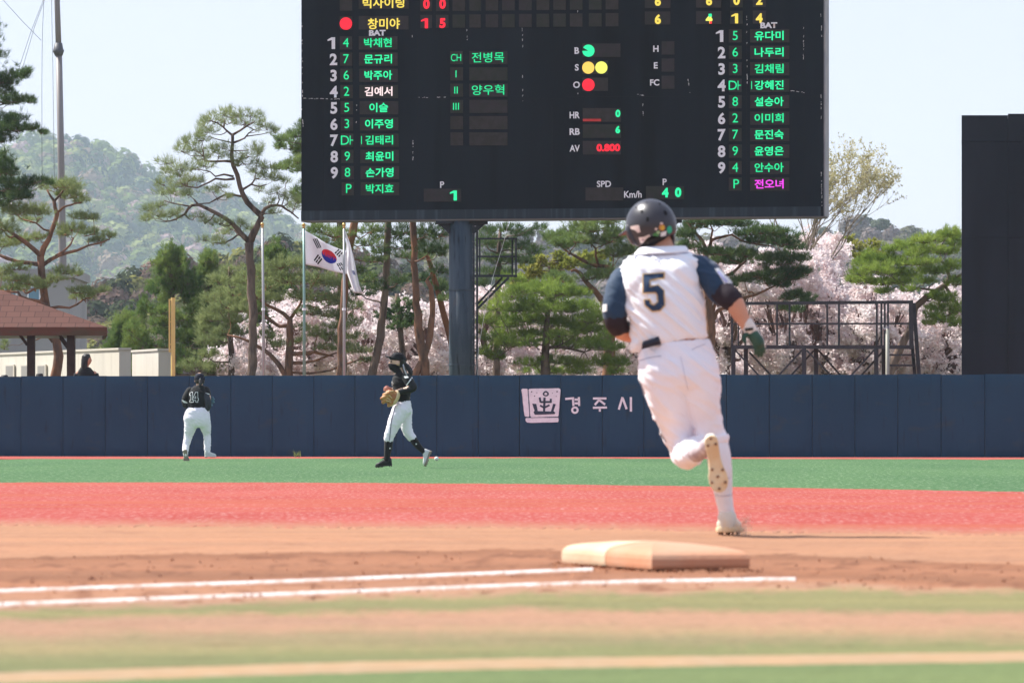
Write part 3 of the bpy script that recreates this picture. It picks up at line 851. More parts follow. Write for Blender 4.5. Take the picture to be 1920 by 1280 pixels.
# ================================================================== black screen at the right
m_screen = layered('black screen sheet', (0.014, 0.020, 0.028), [((0.020, 0.027, 0.037), 0.9, (1, 1, 0.3), 0.4, 0.62, 0.9, 5), ((0.014, 0.018, 0.023), 2.0, (1.5, 1, 0.2), 0.52, 0.7, 0.6, 4)], rough=0.75, spec=0.15)
YS = 101.5
scr = empty('batters_eye_screen', W(1900, 806, YS).xy.to_3d(), 'tall plain black screen of sheet panels at right above the wall', 'screen')
xs = [1803, 1890, 1980, 2070]; zr = [0.05] + [W(0, y, YS).z for y in (625, 445, 266, 216)]
for i in range(3):
    for j in range(4):
        x0, x1 = W(xs[i], 0, YS).x + 0.003, W(xs[i + 1], 0, YS).x - 0.003
        z0, z1 = zr[j] + 0.003, zr[j + 1] - 0.003
        if j == 3: z1 += (i * 0.03)
        d = random.uniform(-0.006, 0.006)
        mb = MB(); mb.box(x0, x1, YS + d, YS + 0.04 + d, z0, z1)
        mb.build('sheet', m_screen, scr)
mb = MB()
for x in (1812, 1889, 1975, 2060):
    p = W(x, 0, YS); mb.box(p.x - 0.05, p.x + 0.05, YS + 0.05, YS + 0.25, -0.05, zr[4] - 0.06)
for z in zr[1:4]:
    mb.box(W(1804, 0, YS).x, W(2069, 0, YS).x, YS + 0.052, YS + 0.15, z - 0.05, z + 0.05)
mb.build('frame', m_dksteel, scr)
mb = MB(); mb.box(W(1802, 0, YS).x, W(2071, 0, YS).x, YS - 0.008, YS + 0.07, zr[4] - 0.002 + 0.06, zr[4] + 0.085)

# ================================================================== steel viewing platform
YP = 103.0
pf = empty('viewing_platform', W(1545, 806, YP).xy.to_3d(), 'dark steel viewing platform with railings and ladder behind the wall', 'platform')
m_pf = mat('charcoal painted steel', (0.030, 0.033, 0.037), 0.5, 0.35, var=(0.045, 0.046, 0.048), vscale=4)
wp = YP / F
D = 0.95
def PB(mb, x0, y0, x1, y1, w, d=0.0, x_is_front=True):
    mb.bar(W(x0, y0, YP + d), W(x1, y1, YP + d), w * wp, min(w, 5) * wp)
mb = MB(); mb.box8([W(1371, 654, YP - .03), W(1712, 654, YP - .03), W(1712, 654, YP + D), W(1394, 654, YP + D), W(1371, 647, YP - .03), W(1712, 647, YP - .03), W(1712, 647, YP + D), W(1394, 647, YP + D)]); mb.build('deck', m_pf, pf)
mb = MB()
PB(mb, 1396, 568.5, 1712, 565.5, 5, D); PB(mb, 1371, 607.3, 1704, 606.8, 3, 0); PB(mb, 1394, 606.9, 1704, 606.3, 3, D)
for x in (1457, 1551, 1644, 1659): PB(mb, x, 648, x, 568, 3.6, 0)
PB(mb, 1396, 569.6, 1712, 567.0, 4.4, 0.02)
for x in (1480.5, 1573, 1652.5, 1665): PB(mb, x, 648, x, 567, 3.6, D)
PB(mb, 1384.5, 648, 1384.5, 608, 2.5, 0); PB(mb, 1397, 648, 1397, 566, 3.2, D)
PB(mb, 1372.5, 650, 1372.5, 588, 4, 0); mb.bar(W(1372.5, 590, YP), W(1397, 568, YP + D), 4 * wp)
mb.build('railing', m_pf, pf)
for (x, d) in ((1375, 0), (1507.5, 0), (1643, 0), (1398.5, D), (1530, D), (1657, D)):
    mb = MB(); mb.bar(W(x, 653.8, YP + d), Vector((W(x, 0, YP + d).x, YP + d, -0.05)), 8 * wp, 8 * wp); mb.build('leg', m_pf, pf)
mb = MB()
for (x0, y0, x1, y1, w, d) in ((1379, 657, 1425, 706, 3, 0), (1405, 660, 1448, 706, 3.5, D), (1504, 656, 1458, 706, 3.5, 0), (1526, 657, 1481, 706, 3.5, D), (1512, 656, 1560, 706, 3.2, 0), (1534, 656, 1578, 706, 3.6, D), (1639, 656, 1594, 706, 3.4, 0), (1654, 660, 1613, 706, 3.6, D)):
    mb = MB(); PB(mb, x0, y0, x1, y1, w, d); mb.build('brace', m_pf, pf)
lad2 = empty('ladder', (0, 0, 0)); lad2.parent = pf; lad2.location = W(1700, 650, YP) - wloc(pf)
mb = MB()
mb.bar(W(1708, 567, YP), W(1709, 655, YP), 8 * wp, 4 * wp); mb.bar(W(1713, 568, YP + .1), W(1724, 712, YP + .1), 7 * wp, 5 * wp); mb.bar(W(1707, 610, YP + .6), W(1716, 712, YP + .6), 6 * wp, 5 * wp)
mb.build('ladder_rail', m_pf, lad2)
mb = MB()
for y in (665, 684.5): mb.box8([W(1668, y + 2, YP), W(1716, y + 2, YP), W(1712, y + 2, YP + .6), W(1668, y + 2, YP + .6), W(1668, y - 1.5, YP), W(1716, y - 1.5, YP), W(1712, y - 1.5, YP + .6), W(1668, y - 1.5, YP + .6)])
mb.build('tread', m_pf, lad2)
mb = MB()
p = W(1664, 700, 102.2)
mb.tube([(p.x, p.y, 0), (p.x, p.y, W(0, 616, 102.2).z)], 3.6 * 102.2 / F, 14)
pp = tag(mb.build('pipe_post', mat('galvanised pipe', (0.30, 0.30, 0.24), 0.5, 0.4), loc=(p.x, p.y, 0), smooth=True), 'short pale metal pipe standing in front of the steel platform ladder', 'pipe')
mb = MB(); mb.tube([(p.x - 0.09, p.y, W(0, 617, 102.2).z), (p.x + 0.02, p.y, W(0, 617, 102.2).z)], 0.022, 8); mb.tube([(p.x, p.y, W(0, 616, 102.2).z), (p.x, p.y, W(0, 611, 102.2).z)], [0.04, 0.03], 12)
mb.build('cap', m_steelgrey, pp)

# ================================================================== foul pole, mast, flagpoles
m_yellow = mat('yellow paint', (0.76, 0.58, 0.19), 0.45, 0.4, var=(0.70, 0.52, 0.17), vscale=3)
YF = 103.5
p = W(324.5, 806, YF)
fp = empty('foul_pole', (p.x, p.y, 0), 'yellow foul pole with narrow side frame standing behind the left wall', 'foul pole')
mb = MB(); mb.tube([(p.x, p.y, 0), (p.x, p.y, W(0, 558, YF).z)], 4.1 * YF / F, 16); mb.build('pole', m_yellow, fp, smooth=False)
mb = MB(); q = W(317.7, 0, YF).x
mb.bar((q, YF, W(0, 660, YF).z), (q, YF, W(0, 560.5, YF).z), 3.0 * YF / F)
for y in (562, 603, 645.5, 659): mb.bar((q, YF, W(0, y, YF).z), (p.x, YF, W(0, y, YF).z), 2 * YF / F)
mb.build('side_frame', m_yellow, fp)

YM = 165.0
p = W(118.5, 806, YM)
mast = empty('light_mast', (p.x, p.y, 0), 'very tall tapering grey steel mast with a collar, far behind the pines', 'mast')
m_mast = mat('grey mast steel', (0.235, 0.205, 0.195), 0.5, 0.4, var=(0.24, 0.22, 0.215), vscale=0.8)
mb = MB(); k = YM / F
mb.tube([(p.x, YM, 0), W(117.5, 500, YM), W(114.5, 300, YM), W(110.5, 104, YM)], [8.2 * k, 7.6 * k, 6.4 * k, 6.0 * k], 20); mb.tube([W(110.3, 100, YM), W(107, 0, YM), W(105.5, -60, YM)], [5.6 * k, 5.2 * k, 5 * k], 20)
mb.build('pole', m_mast, mast, smooth=True)
mb = MB(); mb.tube([W(109.8, 81, YM), W(109.3, 93, YM), W(109.5, 95.5, YM), W(109.9, 98, YM), W(110.3, 105, YM)], [7 * k, 9.4 * k, 11 * k, 10 * k, 7 * k], 16); mb.build('collar', mat('dark collar', (0.10, 0.10, 0.105), 0.5), mast, smooth=True)
for pts in ([(84, -30), (79.5, 60), (78.5, 150), (78.8, 345)], [(96, -30), (99, 120), (102, 345)], [(86, -12), (58, 60), (31, 142)], [(88, -12), (65, 50), (40, 136)], [(0, -6), (40, 38), (77, 76)]):
    mb = MB(); mb.tube([W(x, y, YM - 1) for x, y in pts], 0.42 * k, 4); mb.build('cable', mat('cable', (0.08, 0.09, 0.10), 0.6), mast)

m_pole = mat('brushed pole steel', (0.42, 0.43, 0.42), 0.4, 0.4, metal=0.25)
m_poleg = mat('green tinted pole', (0.22, 0.36, 0.31), 0.4, 0.5, metal=0.3)
m_gold = mat('gold ball', (0.62, 0.42, 0.14), 0.3, 0.5, metal=0.8)
YG = 104.5
kg = YG / F
poles = []
for (x, xb, yt, m, lab) in ((492, 494, 423, m_pole, 'bare silver flagpole without a flag beside the pine trunk'), (569.5, 570.5, 424, m_poleg, 'greenish flagpole carrying the white flag with red and blue disc'), (645, 645.5, 424, m_pole, 'silver flagpole with the drooping plain white flag')):
    b = W(xb, 806, YG); fpo = empty('flagpole', (b.x, b.y, 0), lab, 'flagpole', 'flagpoles behind the outfield wall')
    mb = MB(); mb.tube([(b.x, YG, 0), W(xb - 0.1, 580, YG), W(x, yt, YG)], [3.2 * kg, 2.6 * kg, 2.0 * kg], 12); mb.build('pole', m, fpo, smooth=True)
    mb = MB(); mb.ball(W(x, yt - 2.5, YG), 3.6 * kg, 14, 10); mb.tube([W(x, yt + 4, YG), W(x, yt, YG)], 2.6 * kg, 10); mb.build('finial', m_gold, fpo, smooth=True)
    mb = MB(); mb.tube([W(xb - 0.3, 577.5, YG), W(xb - 0.3, 582, YG)], 3.6 * kg, 10); mb.build('collar', m_sign, fpo)
# flags: cloth surfaces given by a (s, t) -> point function
m_cloth = mat('white flag cloth', (0.90, 0.90, 0.92), 0.8, 0.1, sheen=0.3)
_t = m_cloth.node_tree; _b = _t.nodes['Principled BSDF']; _tr = _t.nodes.new('ShaderNodeBsdfTranslucent'); _tr.inputs[0].default_value = (.9, .9, .92, 1); _mx = _t.nodes.new('ShaderNodeMixShader'); _mx.inputs[0].default_value = 0.4
_t.links.new(_b.outputs[0], _mx.inputs[1]); _t.links.new(_tr.outputs[0], _mx.inputs[2]); _t.links.new(_mx.outputs[0], _t.nodes['Material Output'].inputs[0])
def cloth(name, fn, m, parent=None, loc=None, nu=28, nv=14, **kw):
    mb = MB()
    vs = [fn(i / nu, j / nv) for j in range(nv + 1) for i in range(nu + 1)]
    mb.add(vs, [(j * (nu + 1) + i, j * (nu + 1) + i + 1, (j + 1) * (nu + 1) + i + 1, (j + 1) * (nu + 1) + i) for j in range(nv) for i in range(nu)])
    o = mb.build(name, m, parent, True, loc)
    md = o.modifiers.new('thick', 'SOLIDIFY'); md.thickness = 0.003; md.offset = 0
    return o
def flagA(s, t, off=0.0):
    top = (571.8 + 80.5 * s, interp([(0, 432), (0.25, 443.5), (0.5, 456), (0.8, 466.5), (1, 471)], s))
    bot = (573 + 77 * s, interp([(0, 496), (0.3, 500.5), (0.6, 507.5), (1, 514)], s))
    x = top[0] * t + bot[0] * (1 - t) + 1.2 * math.sin(t * 5) * s; y = top[1] * t + bot[1] * (1 - t)
    d = 0.13 * math.sin(s * 7.5 + t * 1.2) * (0.25 + s) - 0.10 * s
    return W(x, y, YG + d + off)
fa = cloth('flag', flagA, m_cloth, loc=W(572, 464, YG))
tag(fa, 'white flag with red and blue disc and black bars, flying from the green pole', 'flag', 'flags on the flagpoles')
m_fr = mat('flag red', (0.62, 0.035, 0.05), 0.8, 0.1); m_fb = mat('flag blue', (0.025, 0.035, 0.32), 0.8, 0.1); m_fk = mat('flag black', (0.015, 0.015, 0.018), 0.8, 0.1)
def taeguk(red):
    """half of the disc: outline in flag units, centre (0.57,0.5), radius ry of height"""
    c = []
    th = -0.55
    for k in range(21):
        a = math.pi * k / 20
        c.append((math.cos(a), math.sin(a)) if red else (math.cos(a + math.pi), math.sin(a + math.pi)))
    s = 1 if red else -1
    for k in range(1, 11):            # small half circles that make the S
        a = math.pi * k / 10
        c.append((s * (-0.5 - 0.5 * math.cos(a)), s * -0.5 * math.sin(a) * 1.0))
    for k in range(1, 10):
        a = math.pi * k / 10
        c.append((s * (0.5 - 0.5 * math.cos(a)), s * 0.5 * math.sin(a) * 1.0))
    return [(x * math.cos(th) - y * math.sin(th), x * math.sin(th) + y * math.cos(th)) for x, y in c]
def flagpiece(name, polys, m):
    bm = bmesh.new()
    for P in polys:
        vs = [bm.verts.new((x, y, 0)) for x, y in P]
        bm.faces.new(vs)
    bmesh.ops.triangulate(bm, faces=bm.faces)
    bmesh.ops.subdivide_edges(bm, edges=bm.edges, cuts=2, use_grid_fill=True)
    bmesh.ops.triangulate(bm, faces=bm.faces)
    for v in bm.verts: v.co = flagA(v.co.x, v.co.y, -0.008)
    me = bpy.data.meshes.new(name); bm.to_mesh(me); bm.free()
    link(name, me, m, fa)
for red in (True, False):
    flagpiece('disc_half', [[(0.565 + x * 0.178, 0.53 + y * 0.255) for x, y in taeguk(red)]], m_fr if red else m_fb)
for (cx, cy, ang, pat) in ((0.285, 0.80, 33, (1, 1, 1)), (0.30, 0.26, -33, (1, 0, 1)), (0.80, 0.82, -33, (0, 1, 0)), (0.84, 0.27, 33, (0, 0, 0))):
    P = []
    a = R(ang)
    for k in range(3):
        off = (k - 1) * 0.042 * 1.15
        spans = [(-0.115, 0.115)] if pat[k] else [(-0.115, -0.012), (0.012, 0.115)]
        for (l0, l1) in spans:
            q = []
            for (o_, l_) in ((off - 0.014, l0), (off + 0.014, l0), (off + 0.014, l1), (off - 0.014, l1)):
                q.append((cx + (o_ * math.cos(a) + l_ * 0.8 * -math.sin(a)), cy + (o_ * math.sin(a) * 1.6 + l_ * math.cos(a) * 1.25)))
            P.append(q)
    flagpiece('flag_bars', P, m_fk)
def flagB(s, t):
    # hangs nearly edge-on, folded, ending in a tip low at the right
    L = [(646.5, 432), (650, 452), (648, 478), (649, 507), (657, 530), (663, 548)]
    Rr = [(647.5, 433), (656, 455), (663, 482), (669, 512), (674, 536), (680.5, 551)]
    tt = 1 - t
    def at(T): return (interp([(i / 5, p[0]) for i, p in enumerate(T)], tt), interp([(i / 5, p[1]) for i, p in enumerate(T)], tt))
    a, b = at(L), at(Rr)
    return W(a[0] + (b[0] - a[0]) * s, a[1] + (b[1] - a[1]) * s, YG + 0.05 + 0.22 * math.sin(s * 8 + tt * 3) * (0.2 + tt) + 0.2 * s)
fb = cloth('flag', flagB, m_cloth, loc=W(646, 470, YG), nu=22, nv=24)
tag(fb, 'plain white flag hanging in narrow folds from the silver pole', 'flag', 'flags on the flagpoles')
mb = MB(); mb.prism([flagB(.55, .42) + Vector((0, -.06, 0)), flagB(.8, .42) + Vector((0, -.06, 0)), flagB(.85, .36) + Vector((0, -.06, 0)), flagB(.6, .36) + Vector((0, -.06, 0))], (0, .004, 0)); mb.build('flag_mark', mat('faded blue print', (.35, .38, .55), .8), fb)

# ================================================================== pavilion, pale building, grey building
YV = 106.0
pv = empty('pavilion', W(60, 806, YV).xy.to_3d(), 'open wooden pavilion with red brown shingled hip roof at far left', 'pavilion')
def shingle():
    m = bpy.data.materials.new('red brown shingles'); m.use_nodes = True
    t = m.node_tree; b = t.nodes['Principled BSDF']
    tc = t.nodes.new('ShaderNodeTexCoord'); br = t.nodes.new('ShaderNodeTexBrick')
    mp = t.nodes.new('ShaderNodeMapping')
    mp.inputs['Rotation'].default_value = (R(-68), 0, 0)
    br.inputs['Color1'].default_value = (0.135, 0.066, 0.052, 1); br.inputs['Color2'].default_value = (0.112, 0.055, 0.044, 1); br.inputs['Mortar'].default_value = (0.07, 0.035, 0.03, 1)
    br.inputs['Scale'].default_value = 1.0; br.inputs['Brick Width'].default_value = 0.30; br.inputs['Row Height'].default_value = 0.22; br.inputs['Mortar Size'].default_value = 0.012; br.inputs['Mortar Smooth'].default_value = 0.4
    t.links.new(tc.outputs['Object'], mp.inputs[0]); t.links.new(mp.outputs[0], br.inputs[0]); t.links.new(br.outputs[0], b.inputs['Base Color'])
    b.inputs['Roughness'].default_value = 0.9; b.inputs['Specular IOR Level'].default_value = 0.1
    return m
m_wood = mat('dark stained wood', (0.055, 0.022, 0.014), 0.55, 0.3, var=(0.035, 0.014, 0.009), vscale=5)
m_fascia = layered('weathered fascia board', (0.145, 0.062, 0.042), [((0.10, 0.075, 0.045), 2.5, (0.6, 1, 2), 0.45, 0.65, 0.8, 5)])
ER = W(200.5, 614, YV); EL = W(-330, 616, YV); zt = W(0, 613, YV).z; zb = W(0, 629, YV).z
dep = 5.0
EB = W(196, 614, YV + dep).x      # the far eave corner, the pavilion stands a little turned
ap = W(-65, 520, YV + 2.5)
mb = MB()
mb.add([(EL.x, YV, zt), (ER.x, YV, zt), (EB, YV + dep, zt), (EL.x, YV + dep, zt), tuple(ap)], [(0, 1, 4), (1, 2, 4), (2, 3, 4), (3, 0, 4)])
mb.build('roof', shingle(), pv)
mb = MB()
th = 0.05
mb.box(EL.x, ER.x, YV - 0.02, YV + th, zb, zt - 0.003); mb.box8([(ER.x - th, YV + th + .002, zb), (ER.x, YV + th + .002, zb), (EB, YV + dep, zb), (EB - th, YV + dep, zb), (ER.x - th, YV + th + .002, zt - .003), (ER.x, YV + th + .002, zt - .003), (EB, YV + dep, zt - .003), (EB - th, YV + dep, zt - .003)]); mb.box(EL.x - .02, EL.x + th, YV + th + 0.002, YV + dep, zb, zt - 0.003)
mb.build('fascia', m_fascia, pv)
mb = MB(); mb.box8([(EL.x + th, YV + th, zb + .03), (ER.x - th - .02, YV + th, zb + .03), (EB - th - .02, YV + dep, zb + .03), (EL.x + th, YV + dep, zb + .03), (EL.x + th, YV + th, zb + .05), (ER.x - th - .02, YV + th, zb + .05), (EB - th - .02, YV + dep, zb + .05), (EL.x + th, YV + dep, zb + .05)]); mb.build('soffit', m_wood, pv)
for x, dd in ((58.5, 0.45), (133, 0.45), (-80, 0.45), (134, 4.2)):
    c = W(x, 0, YV + dd); w = 7.2 * (YV + dd) / F
    mb = MB(); mb.box(c.x - w, c.x + w, YV + dd - w, YV + dd + w, 0, zb + 0.03); mb.build('post', m_wood, pv)
    mb = MB(); mb.bar((c.x - w, YV + dd, W(0, 646, YV).z), (c.x - w - 0.16, YV + dd, zb + 0.03), 0.06, 0.07); mb.build('brace', m_wood, pv)
YB = 112.5
m_cream = layered('cream corrugated cladding', (0.66, 0.61, 0.52), [((0.55, 0.51, 0.45), 1.2, (1, 1, 0.3), 0.5, 0.7, 0.6, 4)], rough=0.6, spec=0.2)
m_creamtrim = mat('cream trim', (0.60, 0.55, 0.47), 0.6)
bd = empty('storage_building', W(150, 806, YB).xy.to_3d(), 'long low cream clad building with small square openings behind the pavilion', 'building')
def block(px0, px1, pxs, yt0, yt1, Y, wins=()):
    """front face from px0 to px1 (sunlit end turned a little), return side to pxs"""
    zt0, zt1 = W(0, yt0, Y).z, W(0, yt1, Y).z
    z = zt1
    Ya = Y * (HY - yt1) / (HY - yt0)
    a, b = W(px0, 806, Ya), W(px1, 806, Y)
    a.z = b.z = 0
    u = (b - a).normalized(); nn = Vector((u.y, -u.x, 0))
    # return wall: square to the front, ending at column pxs
    tq = ((pxs - CX) / F); e = -nn
    L2 = (tq * b.y - b.x) / (e.x - tq * e.y)
    LW = (b - a).length
    def Pb(s_, o_, z_): return a + u * s_ + nn * o_ + Vector((0, 0, z_))
    def bx(s0, s1, o0, o1, z0, z1, name, m, par):
        mb = MB(); mb.box8([Pb(s0, o1, z0), Pb(s1, o1, z0), Pb(s1, o0, z0), Pb(s0, o0, z0), Pb(s0, o1, z1), Pb(s1, o1, z1), Pb(s1, o0, z1), Pb(s0, o0, z1)])
        return mb.build(name, m, par)
    bx(0, LW, -L2, 0, 0, z, 'wall', m_cream, bd)
    bx(0, LW + .03, -L2, .03, z + .002, z + .05, 'roof_trim', m_creamtrim, bd)
    mb = MB(); x = 0.3
    while x < LW - 0.1:
        mb.box8([Pb(x, .0025, 0), Pb(x + .012, .0025, 0), Pb(x + .015, .001, 0), Pb(x, .001, 0), Pb(x, .0025, z - .04), Pb(x + .012, .0025, z - .04), Pb(x + .015, .001, z - .04), Pb(x, .001, z - .04)]); x += 0.55
    mb.build('cladding_rib', m_creamtrim, bd)
    for wx in wins:
        def hit(px):
            tq = (px - CX) / F
            return (tq * a.y - a.x) / (u.x - tq * u.y)
        s0, s1 = hit(wx), hit(wx + 12.5)
        yy = a.y + u.y * s0
        z1, z0 = W(0, 686, yy).z, W(0, 709, yy).z
        fr = bx(s0 - .08, s1 + .08, .018, .05, z0, z1 + .03, 'window', m_creamtrim, bd)
        bx(s0, s1, .049, .056, z0, z1, 'pane', m_open, fr)
m_open = mat('beige window opening', (0.28, 0.26, 0.235), 0.4)  # one even beige tone for the small window panes
block(-60, 223.5, 245.5, 668, 656, YB, (15, 44, 74.5))
block(247.5, 297, 321, 660.5, 657.5, YB + 2.2)
m_conc = layered('grey concrete', (0.36, 0.35, 0.345), [((0.29, 0.28, 0.285), 0.8, (1, 1, 0.3), 0.45, 0.65, 0.8, 5)], rough=0.9)
gb = empty('concrete_building', W(0, 806, 150).xy.to_3d(), 'plain grey concrete building behind the pavilion roof and pine', 'building')
mb = MB(); z = W(0, 520, 150).z; x0, x1 = W(-260, 0, 150).x, W(131, 0, 150).x; mb.box(x0, x1, 150, 156, 0, z); gw = mb.build('wall', m_conc, gb)
mb = MB(); mb.box(x0 - .1, x1 + .1, 149.9, 156.1, z + .002, z + .25); mb.build('parapet', m_conc, gb)
for x in (64, 20, -60):
    a = W(x, 555, 150); mb = MB(); mb.box(a.x - .2, a.x + .2, 149.93, 149.99, a.z - .3, a.z + .3); fr = mb.build('window', m_sign, gb)
    mb = MB(); mb.box(a.x - .15, a.x + .15, 149.91, 149.929, a.z - .25, a.z + .25); mb.build('pane', mat('blue glass', (.12, .25, .33), .1, .5), fr)

# ================================================================== TREES
m_bark_red = layered('red pine bark', (0.345, 0.167, 0.098), [((0.173, 0.109, 0.081), 3.0, (1, 1, 0.5), 0.4, 0.62, 0.95, 6), ((0.090, 0.061, 0.049), 9, (1, 1, 0.35), 0.52, 0.68, 0.8, 5)], bump=0.7, bscale=14, bstretch=(1, 1, .4))
m_bark_grey = layered('grey brown bark', (0.188, 0.133, 0.105), [((0.300, 0.217, 0.168), 4.0, (1, 1, 0.4), 0.5, 0.68, 0.8, 6), ((0.068, 0.049, 0.042), 9, (1, 1, 0.3), 0.5, 0.66, 0.85, 5)], bump=0.8, bscale=14, bstretch=(1, 1, .4))
m_bark_orange = layered('orange pine bark', (0.29, 0.115, 0.055), [((0.16, 0.07, 0.04), 4, (1, 1, 0.4), 0.45, 0.65, 0.8, 5)], bump=0.5, bscale=14)
m_pine = leafmat('pine needles', (0.120, 0.180, 0.067), (0.190, 0.268, 0.087), (0.281, 0.354, 0.122), 1.1, 0.4)
m_pine_grey = leafmat('grey green pine needles', (0.176, 0.223, 0.104), (0.260, 0.310, 0.127), (0.351, 0.397, 0.170), 1.0, 0.42)
m_pine_dark = leafmat('dark pine needles', (0.055, 0.098, 0.045), (0.101, 0.163, 0.059), (0.178, 0.252, 0.085), 1.3, 0.35)
m_pine_bright = leafmat('bright pine needles', (0.147, 0.223, 0.051), (0.246, 0.339, 0.070), (0.365, 0.454, 0.104), 1.2, 0.42)
m_conifer = leafmat('conifer needles', (0.079, 0.142, 0.050), (0.160, 0.239, 0.068), (0.287, 0.349, 0.095), 1.0, 0.38)
m_yellowgreen = leafmat('young yellow green leaves', (0.20, 0.24, 0.05), (0.32, 0.34, 0.07), (0.42, 0.40, 0.11), 1.5, 0.5)
m_budleaf = leafmat('pale spring leaves', (0.42, 0.40, 0.20), (0.54, 0.50, 0.28), (0.66, 0.61, 0.38), 2.0, 0.4)
m_blossom = leafmat('cherry blossom', (0.76, 0.62, 0.61), (0.86, 0.775, 0.765), (0.92, 0.87, 0.86), 2.6, 0.5)
m_twig = mat('grey pink twigs', (0.20, 0.13, 0.115), 0.9, 0.1)
m_budbark = mat('pale bark', (0.27, 0.23, 0.17), 0.9, 0.1)

def needle_tris(C, Dr, n, L, wd, spread):
    """needle tufts: C centres (N,3), Dr directions (N,3)"""
    N = len(C)
    d = Dr[:, None, :] + spread * rng.normal(size=(N, n, 3))
    d /= np.linalg.norm(d, axis=2, keepdims=True)
    ln = L * rng.uniform(0.65, 1.15, size=(N, n, 1))
    base = C[:, None, :] + rng.normal(size=(N, n, 3)) * L * 0.16
    s = np.cross(d, rng.normal(size=(N, n, 3)))
    s /= np.linalg.norm(s, axis=2, keepdims=True) + 1e-9
    s *= wd / 2
    T = np.stack([base - s, base + s, base + d * ln], axis=2)
    return T.reshape(-1, 3)

def pine(label, Y, trunks, clumps, leaf=m_pine, bark=m_bark_red, name='pine_tree', group='pines behind the outfield wall', dens=1.0, L=0.125, n=15, wd=0.011, dspread=0.55, up=0.55, branches=True, twigs=True, droop=0.0):
    """trunks: polylines of (column, row, radius px[, depth m]); clumps: (column, row, rx, ry[, depth])"""
    k = Y / F
    x0, y0 = trunks[0][0][:2]
    base = W(x0, y0, Y)
    root = empty(name, (base.x, Y, 0), label, 'tree', group)
    mb = MB()
    nodes = []
    for tr in trunks:
        P, Rr = [], []
        dd = 0.0
        for i, q in enumerate(tr):
            d = q[3] if len(q) > 3 else dd
            dd = d
            P.append(W(q[0], q[1], Y) + Vector((0, d, 0))); Rr.append(q[2] * k)
        if tr is trunks[0] or tr[0][1] > 690:
            P.insert(0, Vector((P[0].x, P[0].y, -0.05))); Rr.insert(0, Rr[0] * 1.15)
        # resample with a little crookedness
        Q, S = [P[0]], [Rr[0]]
        for i in range(1, len(P)):
            m = max(1, int((P[i] - P[i - 1]).length / (0.22)))
            for j in range(1, m + 1):
                t = j / m
                p = P[i - 1].lerp(P[i], t)
                r = Rr[i - 1] + (Rr[i] - Rr[i - 1]) * t
                if j < m: p += Vector((random.uniform(-1, 1), random.uniform(-1, 1), random.uniform(-.4, .4))) * min(0.03, r * 0.35)
                Q.append(p); S.append(r * random.uniform(0.93, 1.07))
        mb.tube(Q, S, 10 if S[0] > 0.05 else 6)
        nodes += [(p, r) for p, r in zip(Q, S) if p.z > 1.2]
    CC, DD = [], []
    for cl in clumps:
        cx, cy, rx, ry = cl[:4]
        dpt = cl[4] if len(cl) > 4 else random.uniform(-0.6, 0.6)
        c = W(cx, cy, Y) + Vector((0, dpt, 0))
        ax, az = rx * k * 1.12, ry * k * 1.12
        ay = max(0.25, ax * 0.75)
        N = int(dens * (rx * ry) ** 0.85 * 0.36 + 8)
        u = rng.normal(size=(N, 3)); u /= np.linalg.norm(u, axis=1, keepdims=True)
        rad = rng.uniform(0.15, 1.05, size=(N, 1)) ** 0.5
        # uneven outline: radius varies with direction
        lump = np.array([[noise.noise((a[0] * 1.7 + cx, a[1] * 1.7, a[2] * 1.7 + cy))] for a in u])
        p = u * rad * (0.95 + 0.8 * lump)
        p[:, 2] = np.where(p[:, 2] < 0, p[:, 2] * 0.75, p[:, 2])
        pts = np.array(c)[None] + p * np.array((ax, ay, az))[None]
        pts[:, 2] -= droop * (p[:, 0] ** 2) * az
        dr = u * np.array((1, 1, 0.6)) * dspread + np.array((0, 0, up))
        dr /= np.linalg.norm(dr, axis=1, keepdims=True)
        CC.append(pts); DD.append(dr)
        cb = c - Vector((0, 0, az * 0.35))
        if branches and nodes:
            def cost(q):
                v = cb - q[0]
                return v.length + (0.9 * max(0, -v.z)) + (0.0 if q[1] > 0.012 else 0.3)
            q = min(nodes, key=cost)
            mid = q[0].lerp(cb, 0.5) + Vector((random.uniform(-.08, .08), random.uniform(-.1, .1), random.uniform(-0.12, 0.05)))
            r0 = min(q[1] * 0.6, 0.012 + (cb - q[0]).length * 0.022)
            pl = [q[0], q[0].lerp(mid, 0.5) + Vector((0, 0, random.uniform(-.05, .05))), mid, mid.lerp(cb, 0.5) + Vector((0, 0, random.uniform(-.05, .05))), cb]
            mb.tube(pl, [r0, r0 * .85, r0 * .7, r0 * .55, r0 * .4], 5, cap=False)
            nodes.append((mid, r0 * .7))
        if twigs:
            for t in range(min(N // 7, 12)):
                e = Vector(pts[rng.integers(N)])
                m = cb.lerp(e, 0.55) + Vector((random.uniform(-.05, .05), random.uniform(-.05, .05), -0.03))
                mb.tube([cb, m, e], [0.011, 0.008, 0.004], 3, cap=False)
    tk = mb.build('trunk', bark, root, smooth=True)
    CC, DD = np.concatenate(CC), np.concatenate(DD)
    V = needle_tris(CC, DD, n, L, wd, 0.5)
    link('crown', np_mesh('crown', V, 3), leaf, root)
    return root

